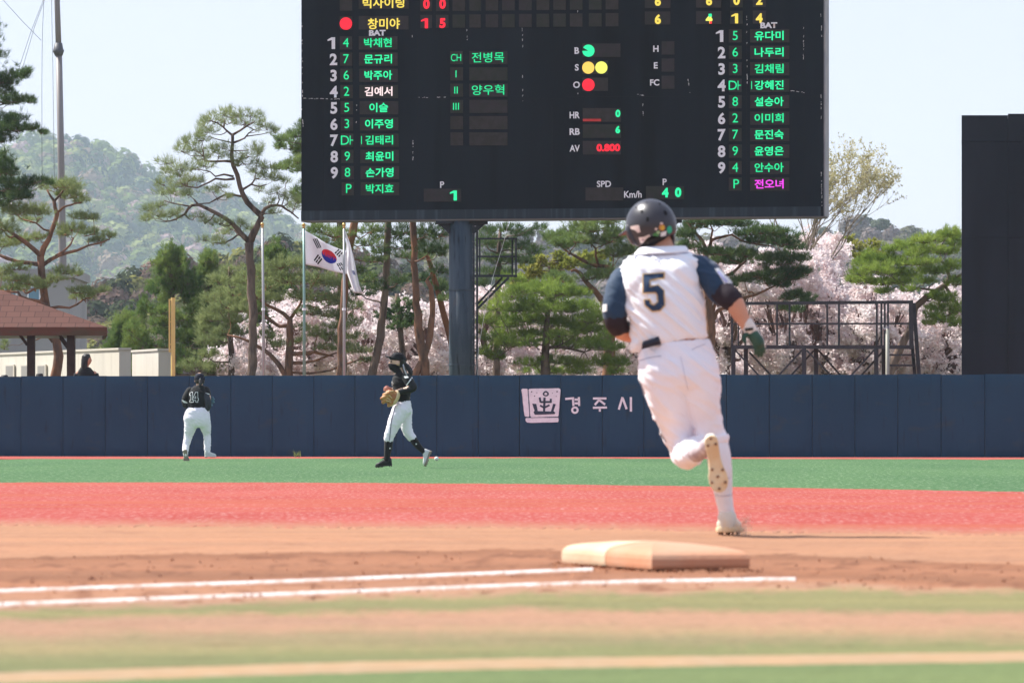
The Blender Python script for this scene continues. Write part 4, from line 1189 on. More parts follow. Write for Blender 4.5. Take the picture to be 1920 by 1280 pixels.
# --- far-left dark pine, mostly outside the frame
pine('dark pine cut off by the left edge, layered boughs against the sky', 111, [[(-60, 700, 14), (-50, 400, 11), (-42, 200, 8), (-38, 90, 4)]],
     [(14, 150, 26, 18), (-10, 165, 40, 20), (38, 140, 14, 10), (46, 132, 8, 8), (5, 186, 36, 14), (36, 190, 24, 8), (54, 187, 10, 5), (0, 225, 34, 14), (30, 222, 22, 9), (2, 243, 40, 14), (34, 243, 32, 11), (62, 243, 14, 6), (78, 247, 8, 4), (10, 262, 18, 10), (-20, 262, 24, 14), (0, 298, 22, 20), (14, 322, 24, 14), (-5, 330, 30, 22), (36, 350, 30, 14), (14, 362, 40, 16), (62, 342, 24, 9), (84, 340, 14, 5), (40, 370, 22, 9), (-15, 380, 30, 14), (-25, 100, 40, 25), (-40, 60, 40, 25)],
     m_pine_dark, m_bark_grey, dens=1.5, up=0.75)
# --- red-stemmed pine over the pavilion
pine('open red stemmed pine leaning over the pavilion roof with a curved trunk', 112,
     [[(104, 705, 9.5), (110, 668, 9), (106, 640, 8.5), (96, 620, 8.5), (90, 590, 8), (84, 560, 7.5), (79, 525, 7), (77, 498, 6.5), (76, 480, 6.5)],
      [(76, 482, 6), (82, 464, 5.2), (92, 448, 4.8), (97, 432, 4.5), (104, 414, 4.2), (107, 402, 4), (103, 388, 3.6), (101, 374, 3.2)],
      [(101, 376, 2.8), (95, 368, 2.2), (88, 356, 1.4)], [(101, 378, 2.6), (112, 366, 2), (124, 350, 1.2)], [(106, 400, 2.4), (120, 388, 2), (140, 382, 1.5), (152, 380, 1)],
      [(75, 478, 5), (62, 466, 4.6), (46, 453, 4.2), (28, 441, 3.6), (10, 428, 3), (-2, 416, 2.6)],
      [(76, 496, 4.4), (55, 493, 3.8), (34, 491, 3.4), (12, 484, 3), (-6, 476, 2.6)],
      [(80, 497, 4.2), (94, 487, 3.6), (110, 479, 3.2), (126, 474, 2.8), (146, 469, 2.6), (166, 460, 2), (190, 455, 1.6), (206, 448, 1)],
      [(104, 480, 2.6), (118, 472, 2.2), (132, 459, 1.8), (138, 446, 1.2)], [(96, 434, 2.4), (82, 430, 2), (68, 418, 1.6), (42, 411, 1)],
      [(92, 578, 4, -.2), (76, 566, 3.6), (54, 562, 3.2), (40, 556, 3), (36, 548, 2.4), (20, 548, 2), (0, 545, 1.6)], [(50, 550, 2.2), (64, 542, 1.8), (76, 540, 1.2)],
      [(94, 578, 3.2), (110, 575, 2.6), (130, 577, 2.2), (144, 571, 1.9), (156, 562, 1.4), (170, 558, 1)], [(100, 640, 4.2), (92, 632, 3), (84, 630, 1.6), (66, 638, 1)]],
     [(100, 346, 40, 12), (132, 348, 28, 12), (140, 366, 26, 10), (114, 360, 20, 9), (150, 376, 14, 5), (62, 392, 30, 10), (40, 400, 32, 11), (82, 400, 20, 7), (22, 392, 20, 8), (52, 412, 22, 5), (158, 406, 26, 8), (176, 408, 10, 5), (138, 428, 30, 10), (164, 436, 24, 9), (118, 436, 18, 8), (182, 450, 18, 7), (206, 442, 13, 5), (50, 446, 26, 9), (74, 444, 18, 6), (30, 452, 22, 8), (12, 428, 24, 16), (8, 456, 20, 10), (-15, 440, 24, 16), (22, 522, 34, 9), (60, 528, 34, 10), (96, 526, 30, 9), (14, 540, 28, 9), (46, 538, 30, 7), (84, 538, 20, 5), (120, 508, 24, 9), (140, 512, 14, 5), (36, 502, 22, 7), (150, 546, 20, 7), (178, 548, 22, 8), (192, 542, 10, 5), (160, 556, 14, 5), (140, 556, 12, 5), (8, 510, 20, 7), (8, 648, 6, 10)],
     m_pine_grey, m_bark_red, dens=1.15, L=0.12)
# --- the big open pine
pine('tall open pine with forked trunk and wispy crown left of the scoreboard', 113,
     [[(471, 702, 8.2), (473, 660, 8.2), (473, 610, 8.2), (474, 571, 8.4), (471, 527, 7.8), (468, 484, 7.6), (467, 455, 8)],
      [(468, 456, 7), (474, 440, 6.6), (483, 423, 6.2), (490, 408, 5.8), (486, 401, 5.6), (475, 391, 5.2), (464, 380, 5), (456, 366, 4.8), (450, 350, 4.4), (445, 328, 4.2), (437, 310, 4), (434, 292, 3.6), (436, 270, 3.2), (436, 252, 2.8)],
      [(466, 452, 5.4), (452, 438, 4.8), (436, 419, 4.2), (420, 408, 3.8), (404, 399, 3.4), (388, 391, 3.2), (373, 384, 3), (360, 385, 2.6), (354, 390, 2.4), (346, 402, 2), (330, 411, 1.6), (316, 415, 1.2)],
      [(372, 384, 2), (364, 374, 1.6)], [(356, 387, 1.6), (340, 384, 1.3), (322, 381, 1), (308, 376, .8)],
      [(490, 402, 3.8), (497, 391, 3.4), (507, 386, 3), (518, 385, 2.6), (528, 386, 2.2), (536, 392, 2), (546, 398, 1.6), (560, 410, 1.2)],
      [(436, 303, 2.8), (420, 302, 2.4), (402, 303, 2), (384, 302, 1.8), (382, 293, 1.4)], [(440, 335, 2.6), (424, 337, 2.2), (404, 335, 2), (392, 342, 1.6), (370, 352, 1.5), (352, 350, 1.2), (340, 344, .8)], [(438, 331, 2.2), (420, 327, 1.8), (404, 331, 1.6), (394, 322, 1.2), (370, 317, .8)],
      [(454, 356, 2.4), (464, 350, 2), (472, 345, 1.8), (478, 336, 1.4)], [(472, 346, 1.6), (486, 350, 1.2), (500, 346, .8)],
      [(452, 368, 2), (436, 365, 1.8), (424, 364, 1.7), (408, 372, 1.5), (392, 381, 1.3), (374, 382, 1)],
      [(436, 254, 2.4), (426, 246, 2), (418, 238, 1.6), (406, 230, 1.2), (392, 226, .8)], [(436, 253, 2.4), (450, 245, 2), (462, 237, 1.6), (478, 228, 1)], [(437, 268, 2.2), (448, 264, 1.9), (459, 259, 1.6), (466, 250, 1.2), (476, 243, .8)], [(420, 240, 1.2), (422, 222, .8)], [(460, 256, 1.2), (490, 252, .8), (506, 248, .5)], [(436, 268, 1.4), (410, 262, 1), (390, 256, .7)], [(438, 283, 1.2), (466, 282, .7)], [(462, 444, 2.4), (446, 440, 2), (436, 448, 1.6), (424, 454, 1.2), (400, 456, .8)]],
     [(420, 214, 26, 10), (444, 212, 26, 10), (396, 222, 24, 10), (470, 216, 22, 9), (380, 232, 14, 9), (492, 230, 20, 9), (504, 242, 18, 6), (514, 248, 8, 4), (390, 246, 22, 8), (428, 226, 24, 8), (458, 228, 20, 7), (374, 252, 12, 8), (350, 262, 18, 10), (340, 280, 16, 12), (360, 276, 20, 10), (384, 262, 18, 8), (396, 280, 22, 9), (420, 276, 20, 8), (376, 292, 18, 8), (410, 292, 20, 7), (478, 274, 16, 9), (466, 290, 16, 7), (486, 288, 10, 6), (316, 304, 20, 9), (336, 312, 26, 10), (360, 312, 22, 9), (384, 310, 18, 7), (334, 326, 26, 9), (310, 320, 12, 7), (462, 306, 24, 7), (446, 300, 14, 6), (490, 312, 18, 8), (508, 318, 18, 10), (496, 330, 20, 8), (520, 334, 16, 7), (534, 338, 10, 5), (310, 344, 22, 9), (336, 344, 22, 10), (356, 336, 16, 8), (300, 356, 18, 8), (326, 360, 20, 7), (350, 362, 14, 6), (372, 336, 16, 6), (396, 356, 18, 6), (412, 350, 14, 4), (278, 392, 16, 7), (294, 402, 22, 8), (316, 404, 20, 7), (300, 386, 14, 6), (270, 408, 12, 6), (334, 398, 14, 5), (430, 370, 10, 5), (488, 354, 10, 5), (520, 360, 16, 7), (540, 368, 14, 8), (552, 378, 14, 8), (516, 398, 16, 5), (504, 376, 10, 5), (372, 404, 14, 5), (382, 414, 10, 4), (410, 418, 18, 7), (432, 424, 18, 8), (452, 420, 12, 6), (418, 434, 14, 5), (468, 428, 8, 5), (392, 450, 22, 5), (416, 456, 14, 6), (548, 388, 14, 6), (480, 322, 14, 6)],
     m_pine_grey, m_bark_grey, dens=0.66, L=0.15, n=13, wd=0.0085, droop=0.5)
# --- pine behind the board, only its left boughs show
pine('green pine mostly hidden by the scoreboard, boughs showing at its left edge', 116, [[(640, 700, 9), (640, 420, 8), (632, 260, 5), (630, 200, 3)]],
     [(556, 250, 16, 10), (566, 235, 10, 12), (530, 262, 16, 7), (548, 272, 24, 10), (522, 276, 9, 5), (560, 284, 18, 8), (540, 310, 24, 8), (560, 302, 18, 10), (526, 315, 12, 5), (564, 318, 18, 7), (556, 360, 14, 12), (566, 376, 14, 10), (590, 250, 30, 25), (600, 300, 30, 25), (600, 350, 30, 25)],
     m_pine, m_bark_grey, dens=1.7)
# --- tall thin trunks under the board, crowns hidden behind it
def tall(label, trunk, clumps, leaf=m_pine, bark=m_bark_red, Y=114, extra=(), **kw):
    return pine(label, Y, [trunk] + list(extra), clumps, leaf, bark, **kw)
tall('slim pine trunk behind the drooping flag, leaning right as it rises', [(637, 702, 6.5), (640, 640, 6.5), (644, 570, 6.5), (650, 510, 7), (656, 460, 7.2), (664, 420, 7.2), (672, 370, 6)],
     [(606, 432, 28, 12), (636, 440, 26, 12), (606, 452, 26, 10), (590, 428, 14, 10), (690, 430, 26, 14), (640, 468, 22, 9), (694, 456, 24, 12), (700, 486, 24, 10), (668, 508, 18, 8), (660, 300, 60, 40)], m_pine, m_bark_red, 113.5)
tall('dark leaning pine trunk behind the masked fielder, bent low toward the left', [(697, 704, 8.5), (706, 668, 8), (714, 630, 7.6), (718, 590, 7), (722, 550, 6.6), (726, 490, 6.2), (728, 420, 6), (730, 360, 5)],
     [(720, 440, 34, 14), (754, 432, 34, 16), (764, 460, 24, 14), (716, 470, 26, 10), (690, 524, 30, 10), (716, 538, 26, 10), (748, 528, 20, 10), (676, 548, 24, 9), (700, 300, 60, 40)], m_pine_dark, m_bark_grey, 114.5)
tall('straight orange barked pine trunk just left of the scoreboard post', [(797, 704, 9), (792, 660, 8.5), (784, 610, 8), (780, 570, 6.8), (778, 510, 6.2), (776, 450, 6), (774, 380, 5.5)],
     [(800, 434, 26, 16), (780, 452, 24, 12), (824, 436, 26, 18), (806, 470, 24, 12), (826, 472, 20, 14), (762, 480, 22, 10), (786, 520, 22, 10), (820, 506, 20, 10), (780, 300, 60, 40)], m_pine_dark, m_bark_red, 113.2,
     extra=[[(778, 703, 8), (788, 684, 6.5), (802, 650, 6), (808, 610, 5.8), (811, 570, 5.2), (808, 540, 4.6), (800, 525, 3.6)]])
tall('slanting bare orange trunk tucked behind the left side of the scoreboard post', [(862, 704, 7), (846, 640, 6.4), (832, 590, 5.8), (820, 540, 5.2), (808, 498, 4.6), (801, 480, 3.4)],
     [(832, 540, 16, 8), (836, 560, 14, 8), (822, 530, 14, 6), (800, 478, 16, 9)], m_pine, m_bark_orange, 115.2)
tall('thin dark trunk with glossy dark foliage between two pine trunks', [(757, 703, 6), (755, 660, 5.6), (751, 620, 5), (747, 580, 4.4), (744, 550, 3.6)],
     [(740, 590, 26, 14), (760, 600, 20, 12), (770, 606, 14, 10), (724, 590, 16, 10), (756, 572, 22, 12), (776, 590, 14, 10), (740, 612, 14, 7)], m_pine_dark, m_bark_grey, 116.5, name='evergreen_tree', L=0.09, n=14, wd=0.022, up=0.1, dens=1.4)
# --- low spreading pine around the flagpoles
pine('low spreading pine with orange limbs behind the flagpoles', 115,
     [[(541, 702, 7.5), (542, 670, 7.2), (544, 640, 6.8), (543, 615, 6), (544, 596, 5)], [(544, 600, 4), (532, 588, 3.6), (518, 580, 3.2), (500, 572, 2.6), (486, 560, 2)], [(544, 598, 3.4), (554, 584, 3), (562, 572, 2.4), (566, 560, 1.6)], [(543, 610, 4), (524, 612, 3.6), (506, 600, 3), (488, 586, 2.4)], [(545, 664, 4.4), (566, 662, 3.6), (590, 660, 3), (606, 664, 2.4), (626, 668, 1.6)], [(545, 680, 3.4), (568, 680, 3), (592, 676, 2.4), (612, 668, 2), (634, 660, 1.2)], [(534, 702, 5.5), (522, 682, 4.6), (506, 664, 4), (488, 652, 3.4), (468, 640, 2.8), (446, 632, 2), (426, 628, 1.4)], [(548, 698, 3), (580, 700, 2.4), (620, 694, 2), (650, 682, 1.6), (680, 672, 1)]],
     [(500, 506, 34, 14), (536, 496, 34, 14), (572, 492, 34, 14), (606, 496, 30, 14), (470, 524, 34, 14), (504, 534, 34, 12), (542, 524, 36, 14), (580, 524, 34, 14), (614, 526, 30, 14), (644, 534, 26, 12), (442, 548, 34, 14), (476, 556, 30, 12), (516, 560, 26, 10), (560, 554, 28, 12), (600, 558, 34, 14), (634, 564, 30, 14), (662, 574, 24, 10), (426, 572, 30, 14), (456, 580, 26, 10), (580, 584, 26, 10), (612, 588, 26, 10), (664, 604, 18, 11), (640, 592, 22, 9), (596, 626, 26, 9), (620, 632, 24, 10), (574, 614, 22, 7), (500, 630, 24, 8), (522, 646, 18, 7), (640, 650, 26, 8), (672, 656, 26, 8), (612, 652, 20, 7), (684, 676, 18, 6), (560, 640, 18, 6), (436, 600, 26, 12), (420, 620, 22, 10), (450, 622, 20, 8), (660, 630, 20, 7), (632, 612, 24, 9)],
     m_pine_grey, m_bark_red, dens=1.25, L=0.12)
# --- spreading conifers at left
def conifer(label, Y, x, ybase, ytop, w, leaf=m_conifer, seed=0, lean=0, low=1.0, dens=1.0):
    rs = random.Random(seed)
    cl = []
    for i in range(80):
        t = rs.random() ** 0.8
        y = ytop + (ybase - ytop) * t
        half = w * (0.06 + 0.94 * t ** 0.75) * (1 if t < 0.85 else low)
        cx = x + lean * (1 - t) + rs.uniform(-1, 1) * half
        cl.append((cx, y, rs.uniform(9, 19), rs.uniform(8, 15), rs.uniform(-0.8, 0.8) * half * Y / F))
    for i in range(34):                 # upright leading shoots along the outline
        t = rs.random(); s = rs.choice((-1, 1))
        y = ytop + (ybase - ytop) * t
        cl.append((x + lean * (1 - t) + s * w * (0.06 + 0.94 * t ** 0.75) * rs.uniform(0.7, 1.12), y - 8, 4, rs.uniform(10, 18)))
    cl.append((x + lean, ytop - 4, 4, 16))
    return pine(label, Y, [[(x, 702, 8), (x + lean * .5, (ybase + ytop) / 2, 5), (x + lean, ytop, 1.5)]], cl, leaf, m_bark_grey, name='conifer_tree', group='conifers behind the outfield wall', dens=dens * 1.25, L=0.12, n=14, wd=0.013, up=0.95, dspread=0.6)
conifer('pointed dark green conifer behind the foul pole', 129, 322, 700, 468, 100, m_conifer, 3, 0)
conifer('bushy green conifer with a brownish top right of the foul pole', 130, 396, 700, 486, 60, m_conifer, 5, -4)
conifer('low green conifer above the end of the cream building', 132, 238, 700, 600, 55, m_conifer, 8, 0)
conifer('small upright green conifer behind the bare flagpole', 131, 515, 640, 468, 50, m_conifer, 12, 0)
pine('feathery grey green pine between the conifers and the tall open pine', 116.2, [[(434, 702, 6), (432, 620, 5), (430, 540, 3), (430, 500, 2)]],
     [(430, 510, 30, 12), (410, 526, 24, 10), (450, 530, 26, 12), (424, 546, 30, 12), (400, 560, 26, 12), (446, 560, 24, 10), (416, 582, 28, 12), (392, 596, 26, 12), (436, 596, 20, 10), (384, 620, 22, 12), (404, 640, 22, 10), (388, 664, 24, 12), (370, 684, 30, 12), (400, 690, 20, 8), (386, 640, 18, 9)], m_pine_grey, m_bark_grey, dens=1.4)
# --- right of the scoreboard post
pine('dense bushy pine filling the gap beside the scoreboard post', 114.5,
     [[(1023, 704, 9), (1022, 670, 8), (1024, 640, 7), (1026, 600, 5), (1028, 560, 3)], [(1026, 652, 3.4), (1046, 650, 3), (1070, 654, 2.4), (1096, 660, 1.6)], [(1018, 636, 3), (990, 640, 2.6), (960, 650, 2)]],
     [(990, 540, 34, 12), (960, 552, 34, 12), (1024, 534, 36, 12), (1060, 548, 34, 12), (930, 574, 30, 12), (972, 578, 36, 12), (1010, 566, 34, 12), (1048, 572, 36, 12), (1090, 574, 34, 13), (1120, 590, 30, 12), (914, 602, 24, 12), (950, 606, 34, 12), (990, 600, 30, 10), (1030, 606, 34, 11), (1070, 604, 34, 12), (1106, 616, 34, 12), (1138, 626, 26, 12), (922, 632, 26, 13), (950, 640, 26, 10), (1000, 624, 24, 7), (1056, 628, 30, 8), (1110, 640, 30, 9), (1146, 650, 26, 10), (908, 660, 14, 12), (930, 668, 20, 10), (1002, 680, 34, 9), (1044, 676, 36, 10), (1084, 682, 34, 10), (1130, 678, 26, 12), (1030, 694, 40, 7), (1090, 696, 30, 6), (1160, 680, 20, 14), (1156, 696, 20, 7), (1080, 640, 22, 5), (960, 524, 26, 9)] + [(1030 + (t_ % 7 - 3) * 30 * (0.5 + 0.5 * (t_ // 7) / 4) + (t_ * 37 % 19) - 9, 545 + (t_ // 7) * 24 + (t_ * 53 % 13), 20 + t_ * 7 % 12, 9 + t_ * 5 % 6, ((t_ * 29) % 17 - 8) * 0.1) for t_ in range(0, 35, 2)],
     m_pine_bright, m_bark_grey, dens=1.45, L=0.13)
pine('high pine under the scoreboard edge with crooked brown limbs, left of the runner', 117,
     [[(1140, 704, 12), (1143, 660, 11), (1142, 620, 9.5), (1138, 590, 8), (1130, 565, 6.5), (1118, 548, 5), (1106, 536, 4.2), (1095, 524, 3.8), (1088, 512, 3.4), (1078, 506, 3), (1070, 508, 2)], [(1140, 590, 4.6), (1150, 560, 4), (1150, 520, 4), (1140, 500, 3.6), (1118, 498, 3.4), (1100, 492, 3), (1082, 482, 2.6), (1068, 474, 2)], [(1122, 497, 2.6), (1117, 480, 2.2), (1117, 466, 1.8), (1108, 456, 1.2)], [(1118, 474, 1.4), (1140, 468, 1)], [(1112, 542, 2), (1096, 541, 1.8), (1066, 538, 1.2)]],
     [(1050, 440, 28, 11), (1084, 434, 34, 13), (1118, 430, 34, 12), (1050, 456, 24, 10), (1080, 452, 30, 9), (1110, 452, 30, 10), (1146, 448, 30, 14), (1150, 474, 24, 14), (1032, 444, 14, 8), (1066, 462, 14, 6), (1096, 418, 34, 10), (1140, 415, 30, 10), (1120, 500, 30, 12), (1140, 516, 26, 12), (1106, 520, 26, 9), (1060, 524, 24, 10), (1040, 520, 22, 9), (1086, 546, 26, 8), (1160, 440, 24, 14), (1174, 470, 20, 14)], m_pine, m_bark_red, dens=1.4)
pine('shady pine behind the small steel balcony', 119, [[(930, 704, 7), (932, 600, 6), (935, 500, 5), (938, 430, 3)]],
     [(918, 432, 20, 9), (950, 430, 26, 9), (980, 436, 24, 11), (912, 454, 22, 12), (940, 458, 26, 11), (974, 462, 28, 12), (1000, 470, 18, 9), (924, 484, 26, 11), (954, 488, 28, 10), (986, 488, 16, 9), (916, 510, 24, 10), (946, 508, 24, 8), (1012, 428, 12, 6), (905, 530, 16, 10)], m_pine_dark, m_bark_grey, dens=1.3)
def bush(label, Y, cl, x, leaf=m_yellowgreen, name='broadleaf_tree', group=None, **kw):
    return pine(label, Y, [[(x, 702, 5), (x + 2, 600, 4), (x, min(c[1] for c in cl) + 10, 2)]], cl, leaf, m_bark_grey, name=name, group=group, L=0.10, n=12, wd=0.045, up=0.3, **kw)
bush('yellow green spring tree peeking over the dense pine', 122, [(1012, 492, 16, 14), (1000, 506, 18, 12), (1050, 486, 14, 14), (1044, 502, 16, 10), (1070, 494, 20, 10), (984, 520, 14, 10), (1094, 486, 26, 10), (1120, 480, 24, 10), (1012, 516, 22, 10), (976, 530, 14, 8)], 1030, dens=1.3)
pine('wide dark layered pine right of the runner', 113.5,
     [[(1331, 704, 9), (1331, 660, 9), (1333, 620, 9), (1330, 585, 8.5), (1326, 560, 7.5), (1325, 530, 6.5), (1325, 500, 5.5), (1322, 470, 4.6)], [(1335, 602, 4.6), (1346, 582, 3.6), (1360, 576, 3), (1384, 560, 2.6), (1416, 553, 2.4), (1444, 540, 1.8), (1460, 532, 1)], [(1334, 592, 3.6), (1342, 566, 3), (1352, 560, 2)], [(1326, 512, 3.6), (1352, 520, 3), (1374, 512, 2.8), (1390, 496, 2.2), (1400, 488, 1.4)], [(1324, 468, 3.6), (1316, 450, 3), (1300, 432, 2.4), (1288, 414, 1.8)], [(1330, 466, 3.6), (1334, 450, 3), (1346, 446, 2.6), (1372, 440, 2), (1392, 452, 1.8), (1420, 458, 1.6), (1450, 462, 1)], [(1333, 448, 2.2), (1336, 430, 1.6), (1330, 418, 1)], [(1326, 478, 2), (1306, 452, 1.6), (1296, 446, 1)]],
     [(1320, 416, 34, 8), (1356, 418, 34, 9), (1390, 418, 26, 8), (1300, 424, 24, 9), (1284, 440, 20, 10), (1290, 462, 20, 8), (1404, 436, 34, 9), (1436, 434, 36, 9), (1468, 442, 30, 9), (1424, 450, 34, 7), (1470, 456, 34, 9), (1494, 462, 18, 7), (1334, 474, 30, 8), (1366, 474, 34, 9), (1396, 478, 30, 9), (1350, 486, 30, 8), (1384, 490, 24, 7), (1440, 482, 34, 9), (1474, 482, 34, 9), (1500, 486, 18, 8), (1462, 494, 34, 7), (1490, 508, 26, 9), (1456, 510, 34, 9), (1424, 518, 30, 8), (1394, 524, 26, 8), (1372, 530, 14, 8), (1480, 520, 30, 8), (1506, 510, 12, 9), (1440, 528, 30, 7), (1468, 534, 20, 6), (1490, 552, 20, 7), (1510, 556, 16, 6), (1508, 568, 16, 6), (1496, 580, 14, 6), (1468, 578, 14, 6), (1476, 560, 12, 6)],
     m_pine_dark, m_bark_red, dens=2.0, L=0.12, up=0.8)
pine('bright green slanting pine half hidden behind the black screen', 113,
     [[(1664, 708, 8.5), (1680, 670, 8), (1694, 640, 7.6), (1706, 620, 7.2), (1712, 596, 7), (1716, 576, 6.6), (1734, 560, 6), (1752, 548, 5.4), (1772, 534, 4.6), (1780, 520, 4), (1776, 500, 3.4), (1762, 486, 2.4)], [(1774, 532, 3.4), (1800, 516, 2.6), (1830, 500, 2)], [(1758, 545, 2.4), (1720, 540, 2), (1690, 534, 1.4)], [(1766, 488, 2), (1730, 484, 1.6), (1700, 486, 1)], [(1772, 536, 3), (1796, 570, 3), (1780, 590, 2.4), (1756, 600, 1.8)]],
     [(1780, 438, 22, 10), (1756, 446, 26, 10), (1728, 452, 26, 9), (1792, 450, 16, 16), (1700, 458, 26, 9), (1676, 466, 20, 8), (1740, 468, 34, 9), (1774, 470, 26, 10), (1712, 476, 26, 8), (1668, 486, 24, 10), (1644, 488, 26, 10), (1620, 492, 20, 9), (1690, 492, 26, 9), (1724, 494, 30, 9), (1640, 506, 30, 10), (1610, 512, 18, 9), (1672, 510, 30, 9), (1706, 512, 30, 9), (1744, 508, 28, 9), (1624, 526, 24, 9), (1656, 528, 30, 9), (1690, 528, 26, 8), (1600, 522, 12, 7), (1730, 528, 22, 7), (1700, 544, 16, 6), (1660, 544, 18, 6), (1782, 500, 18, 12), (1790, 530, 16, 12), (1752, 556, 18, 9), (1776, 560, 20, 11), (1790, 580, 18, 12), (1760, 576, 22, 10), (1744, 590, 20, 9), (1770, 600, 24, 9), (1742, 606, 12, 5), (1794, 606, 14, 8), (1630, 478, 12, 10)],
     m_pine_bright, m_bark_grey, dens=1.8, L=0.12, up=0.7)
bush('olive leafed tree top in front of the far right hill', 140, [(1570, 458, 18, 10), (1590, 452, 14, 10), (1606, 462, 16, 8), (1556, 470, 16, 8), (1640, 462, 16, 14), (1650, 480, 18, 10), (1620, 480, 20, 10), (1590, 476, 22, 10), (1572, 490, 20, 14)], 1600, dens=1.2)

# --- pale budding tree right of the board
def budtree():
    Y = 124; k = Y / F
    b = W(1493, 806, Y)
    random.seed(77)
    root = empty('budding_tree', (b.x, Y, 0), 'slender pale tree just coming into leaf beside the right edge of the scoreboard', 'tree')
    mb = MB(); tips = []
    def grow(p, d, L, r, depth):
        e = p + d * L
        m = p.lerp(e, 0.5) + Vector((random.uniform(-1, 1), random.uniform(-1, 1), random.uniform(-1, 1))) * L * 0.06
        mb.tube([p, m, e], [r, r * .82, r * .66], 5 if depth < 3 else 3, cap=False)
        if depth >= 3: tips.append((m, e))
        if depth >= 6: return
        for i in range(3 if depth in (1, 2, 3) else 2):
            nd = (d + Vector((random.gauss(0, 0.36), random.gauss(0, 0.36), random.uniform(0.0, 0.3)))).normalized()
            grow(p.lerp(e, random.uniform(0.55, 1.0)), nd, L * random.uniform(0.62, 0.82), r * 0.6, depth + 1)
    for (x, y, dx) in ((1484, 560, 0.22), (1496, 560, 0.36), (1502, 560, 0.12), (1470, 560, 0.0), (1514, 570, 0.52), (1500, 555, 0.26)):
        p = W(x, y, Y)
        mb.tube([(b.x, Y, 0), W((x + 1493) / 2, 650, Y), p], [0.10, 0.07, 0.045], 7)
        grow(p, Vector((dx, random.uniform(-.2, .2), 1)).normalized(), 1.45, 0.036, 0)
    mb.build('trunk', m_budbark, root, True)
    P = []
    for (m, e) in tips:
        for t in range(2):
            P.append(m.lerp(e, random.random() * 1.1))
    P = np.array([tuple(v) for v in P])
    D_ = rng.normal(size=P.shape); D_[:, 2] = np.abs(D_[:, 2]) + 0.4
    D_ /= np.linalg.norm(D_, axis=1, keepdims=True)
    link('crown', np_mesh('crown', needle_tris(P, D_, 2, 0.08, 0.034, 0.6), 3), m_budleaf, root)
budtree()

# --- cherry trees in bloom
def cherry(label, Y, x, clumps, dens=1.0):
    k = Y / F
    b = W(x, 806, Y)
    root = empty('cherry_tree', (b.x, Y, 0), label, 'tree', 'cherry trees in bloom beyond the wall')
    mb = MB()
    top = min(c[1] for c in clumps)
    hub = W(x, 690, Y)
    mb.tube([(b.x, Y, -.05), (b.x + .05, Y, 0.9), tuple(hub)], [0.16, 0.13, 0.11], 9)
    PP = []
    for (cx, cy, rx, ry) in clumps:
        c = W(cx, cy, Y) + Vector((0, random.uniform(-4.5, 4.5), 0))
        m = hub.lerp(c, 0.5) + Vector((random.uniform(-.3, .3), random.uniform(-.3, .3), random.uniform(-.3, .05)))
        mb.tube([hub, hub.lerp(m, .5) + Vector((0, 0, .1)), m, c], [0.075, 0.055, 0.04, 0.02], 6, cap=False)
        for t in range(10):
            e = c + Vector((random.uniform(-1, 1) * rx * k, random.uniform(-1, 1) * 1.1, random.uniform(-1, 1.1) * ry * k))
            mb.tube([m.lerp(c, random.random()), c.lerp(e, .5) + Vector((0, 0, .06)), e], [0.016, 0.011, 0.006], 3, cap=False)
            # blossom sleeves along the twigs
            for q in range(5):
                PP.append(np.array(c.lerp(e, random.uniform(0.2, 1.15)))[None] + rng.normal(size=(5, 3)) * 0.05)
        N = int(dens * rx * ry * 0.17)
        u = rng.normal(size=(N, 3)); u /= np.linalg.norm(u, axis=1, keepdims=True)
        p = u * rng.uniform(0.1, 1.1, size=(N, 1)) ** 0.5
        PP.append(np.array(c)[None] + p * np.array((rx * k, 1.3, ry * k))[None])
    mb.build('trunk', m_twig, root, True)
    P = np.concatenate(PP)
    keep = np.array([noise.noise((a[0] * 2.3, a[1] * 2.3, a[2] * 2.3)) > -0.16 for a in P])
    P = P[keep]
    D_ = rng.normal(size=P.shape); D_ /= np.linalg.norm(D_, axis=1, keepdims=True)
    # each blossom cluster: a few small four-cornered petals
    n = 6
    N = len(P)
    c = P[:, None, :] + rng.normal(size=(N, n, 3)) * 0.035
    a = rng.normal(size=(N, n, 3)); a /= np.linalg.norm(a, axis=2, keepdims=True)
    bb = np.cross(a, rng.normal(size=(N, n, 3))); bb /= np.linalg.norm(bb, axis=2, keepdims=True) + 1e-9
    s = rng.uniform(0.022, 0.046, size=(N, n, 1))
    V = np.stack([c - a * s, c + bb * s, c + a * s, c - bb * s], axis=2).reshape(-1, 3)
    link('crown', np_mesh('crown', V, 4), m_blossom, root)
def crown(x, w, y0, y1, n, seed):
    rs = random.Random(seed)
    return [(x + rs.uniform(-1, 1) * w * (0.55 + 0.45 * math.sin(math.pi * min(1, max(0.08, (t := rs.random()))))), y0 + (y1 - y0) * t, rs.uniform(24, 40), rs.uniform(18, 30)) for _ in range(n)]
random.seed(5)
cherry('low pink cherry in bloom around the foot of the tall open pine', 121, 478, crown(478, 45, 640, 705, 12, 1))
cherry('pink cherry in bloom behind the low pine and flagpoles', 123, 560, crown(565, 60, 570, 705, 20, 2))
cherry('cherry in bloom behind the leaning trunks left of the masked fielder', 124, 670, crown(680, 55, 560, 705, 20, 3))
cherry('cherry in bloom seen between the masked fielder and scoreboard post', 122, 800, crown(795, 60, 575, 705, 22, 4))
cherry('cherry in bloom behind the ladder of the scoreboard post', 126, 915, crown(915, 55, 560, 705, 16, 5))
cherry('cherry in bloom under the dense bushy pine', 124, 1050, crown(1040, 80, 580, 705, 20, 6))
cherry('cherry in bloom behind the runner with number five', 125, 1190, crown(1190, 80, 560, 705, 20, 7))
cherry('cherry in bloom between the runner and the steel platform', 121, 1360, crown(1350, 70, 455, 705, 32, 8))
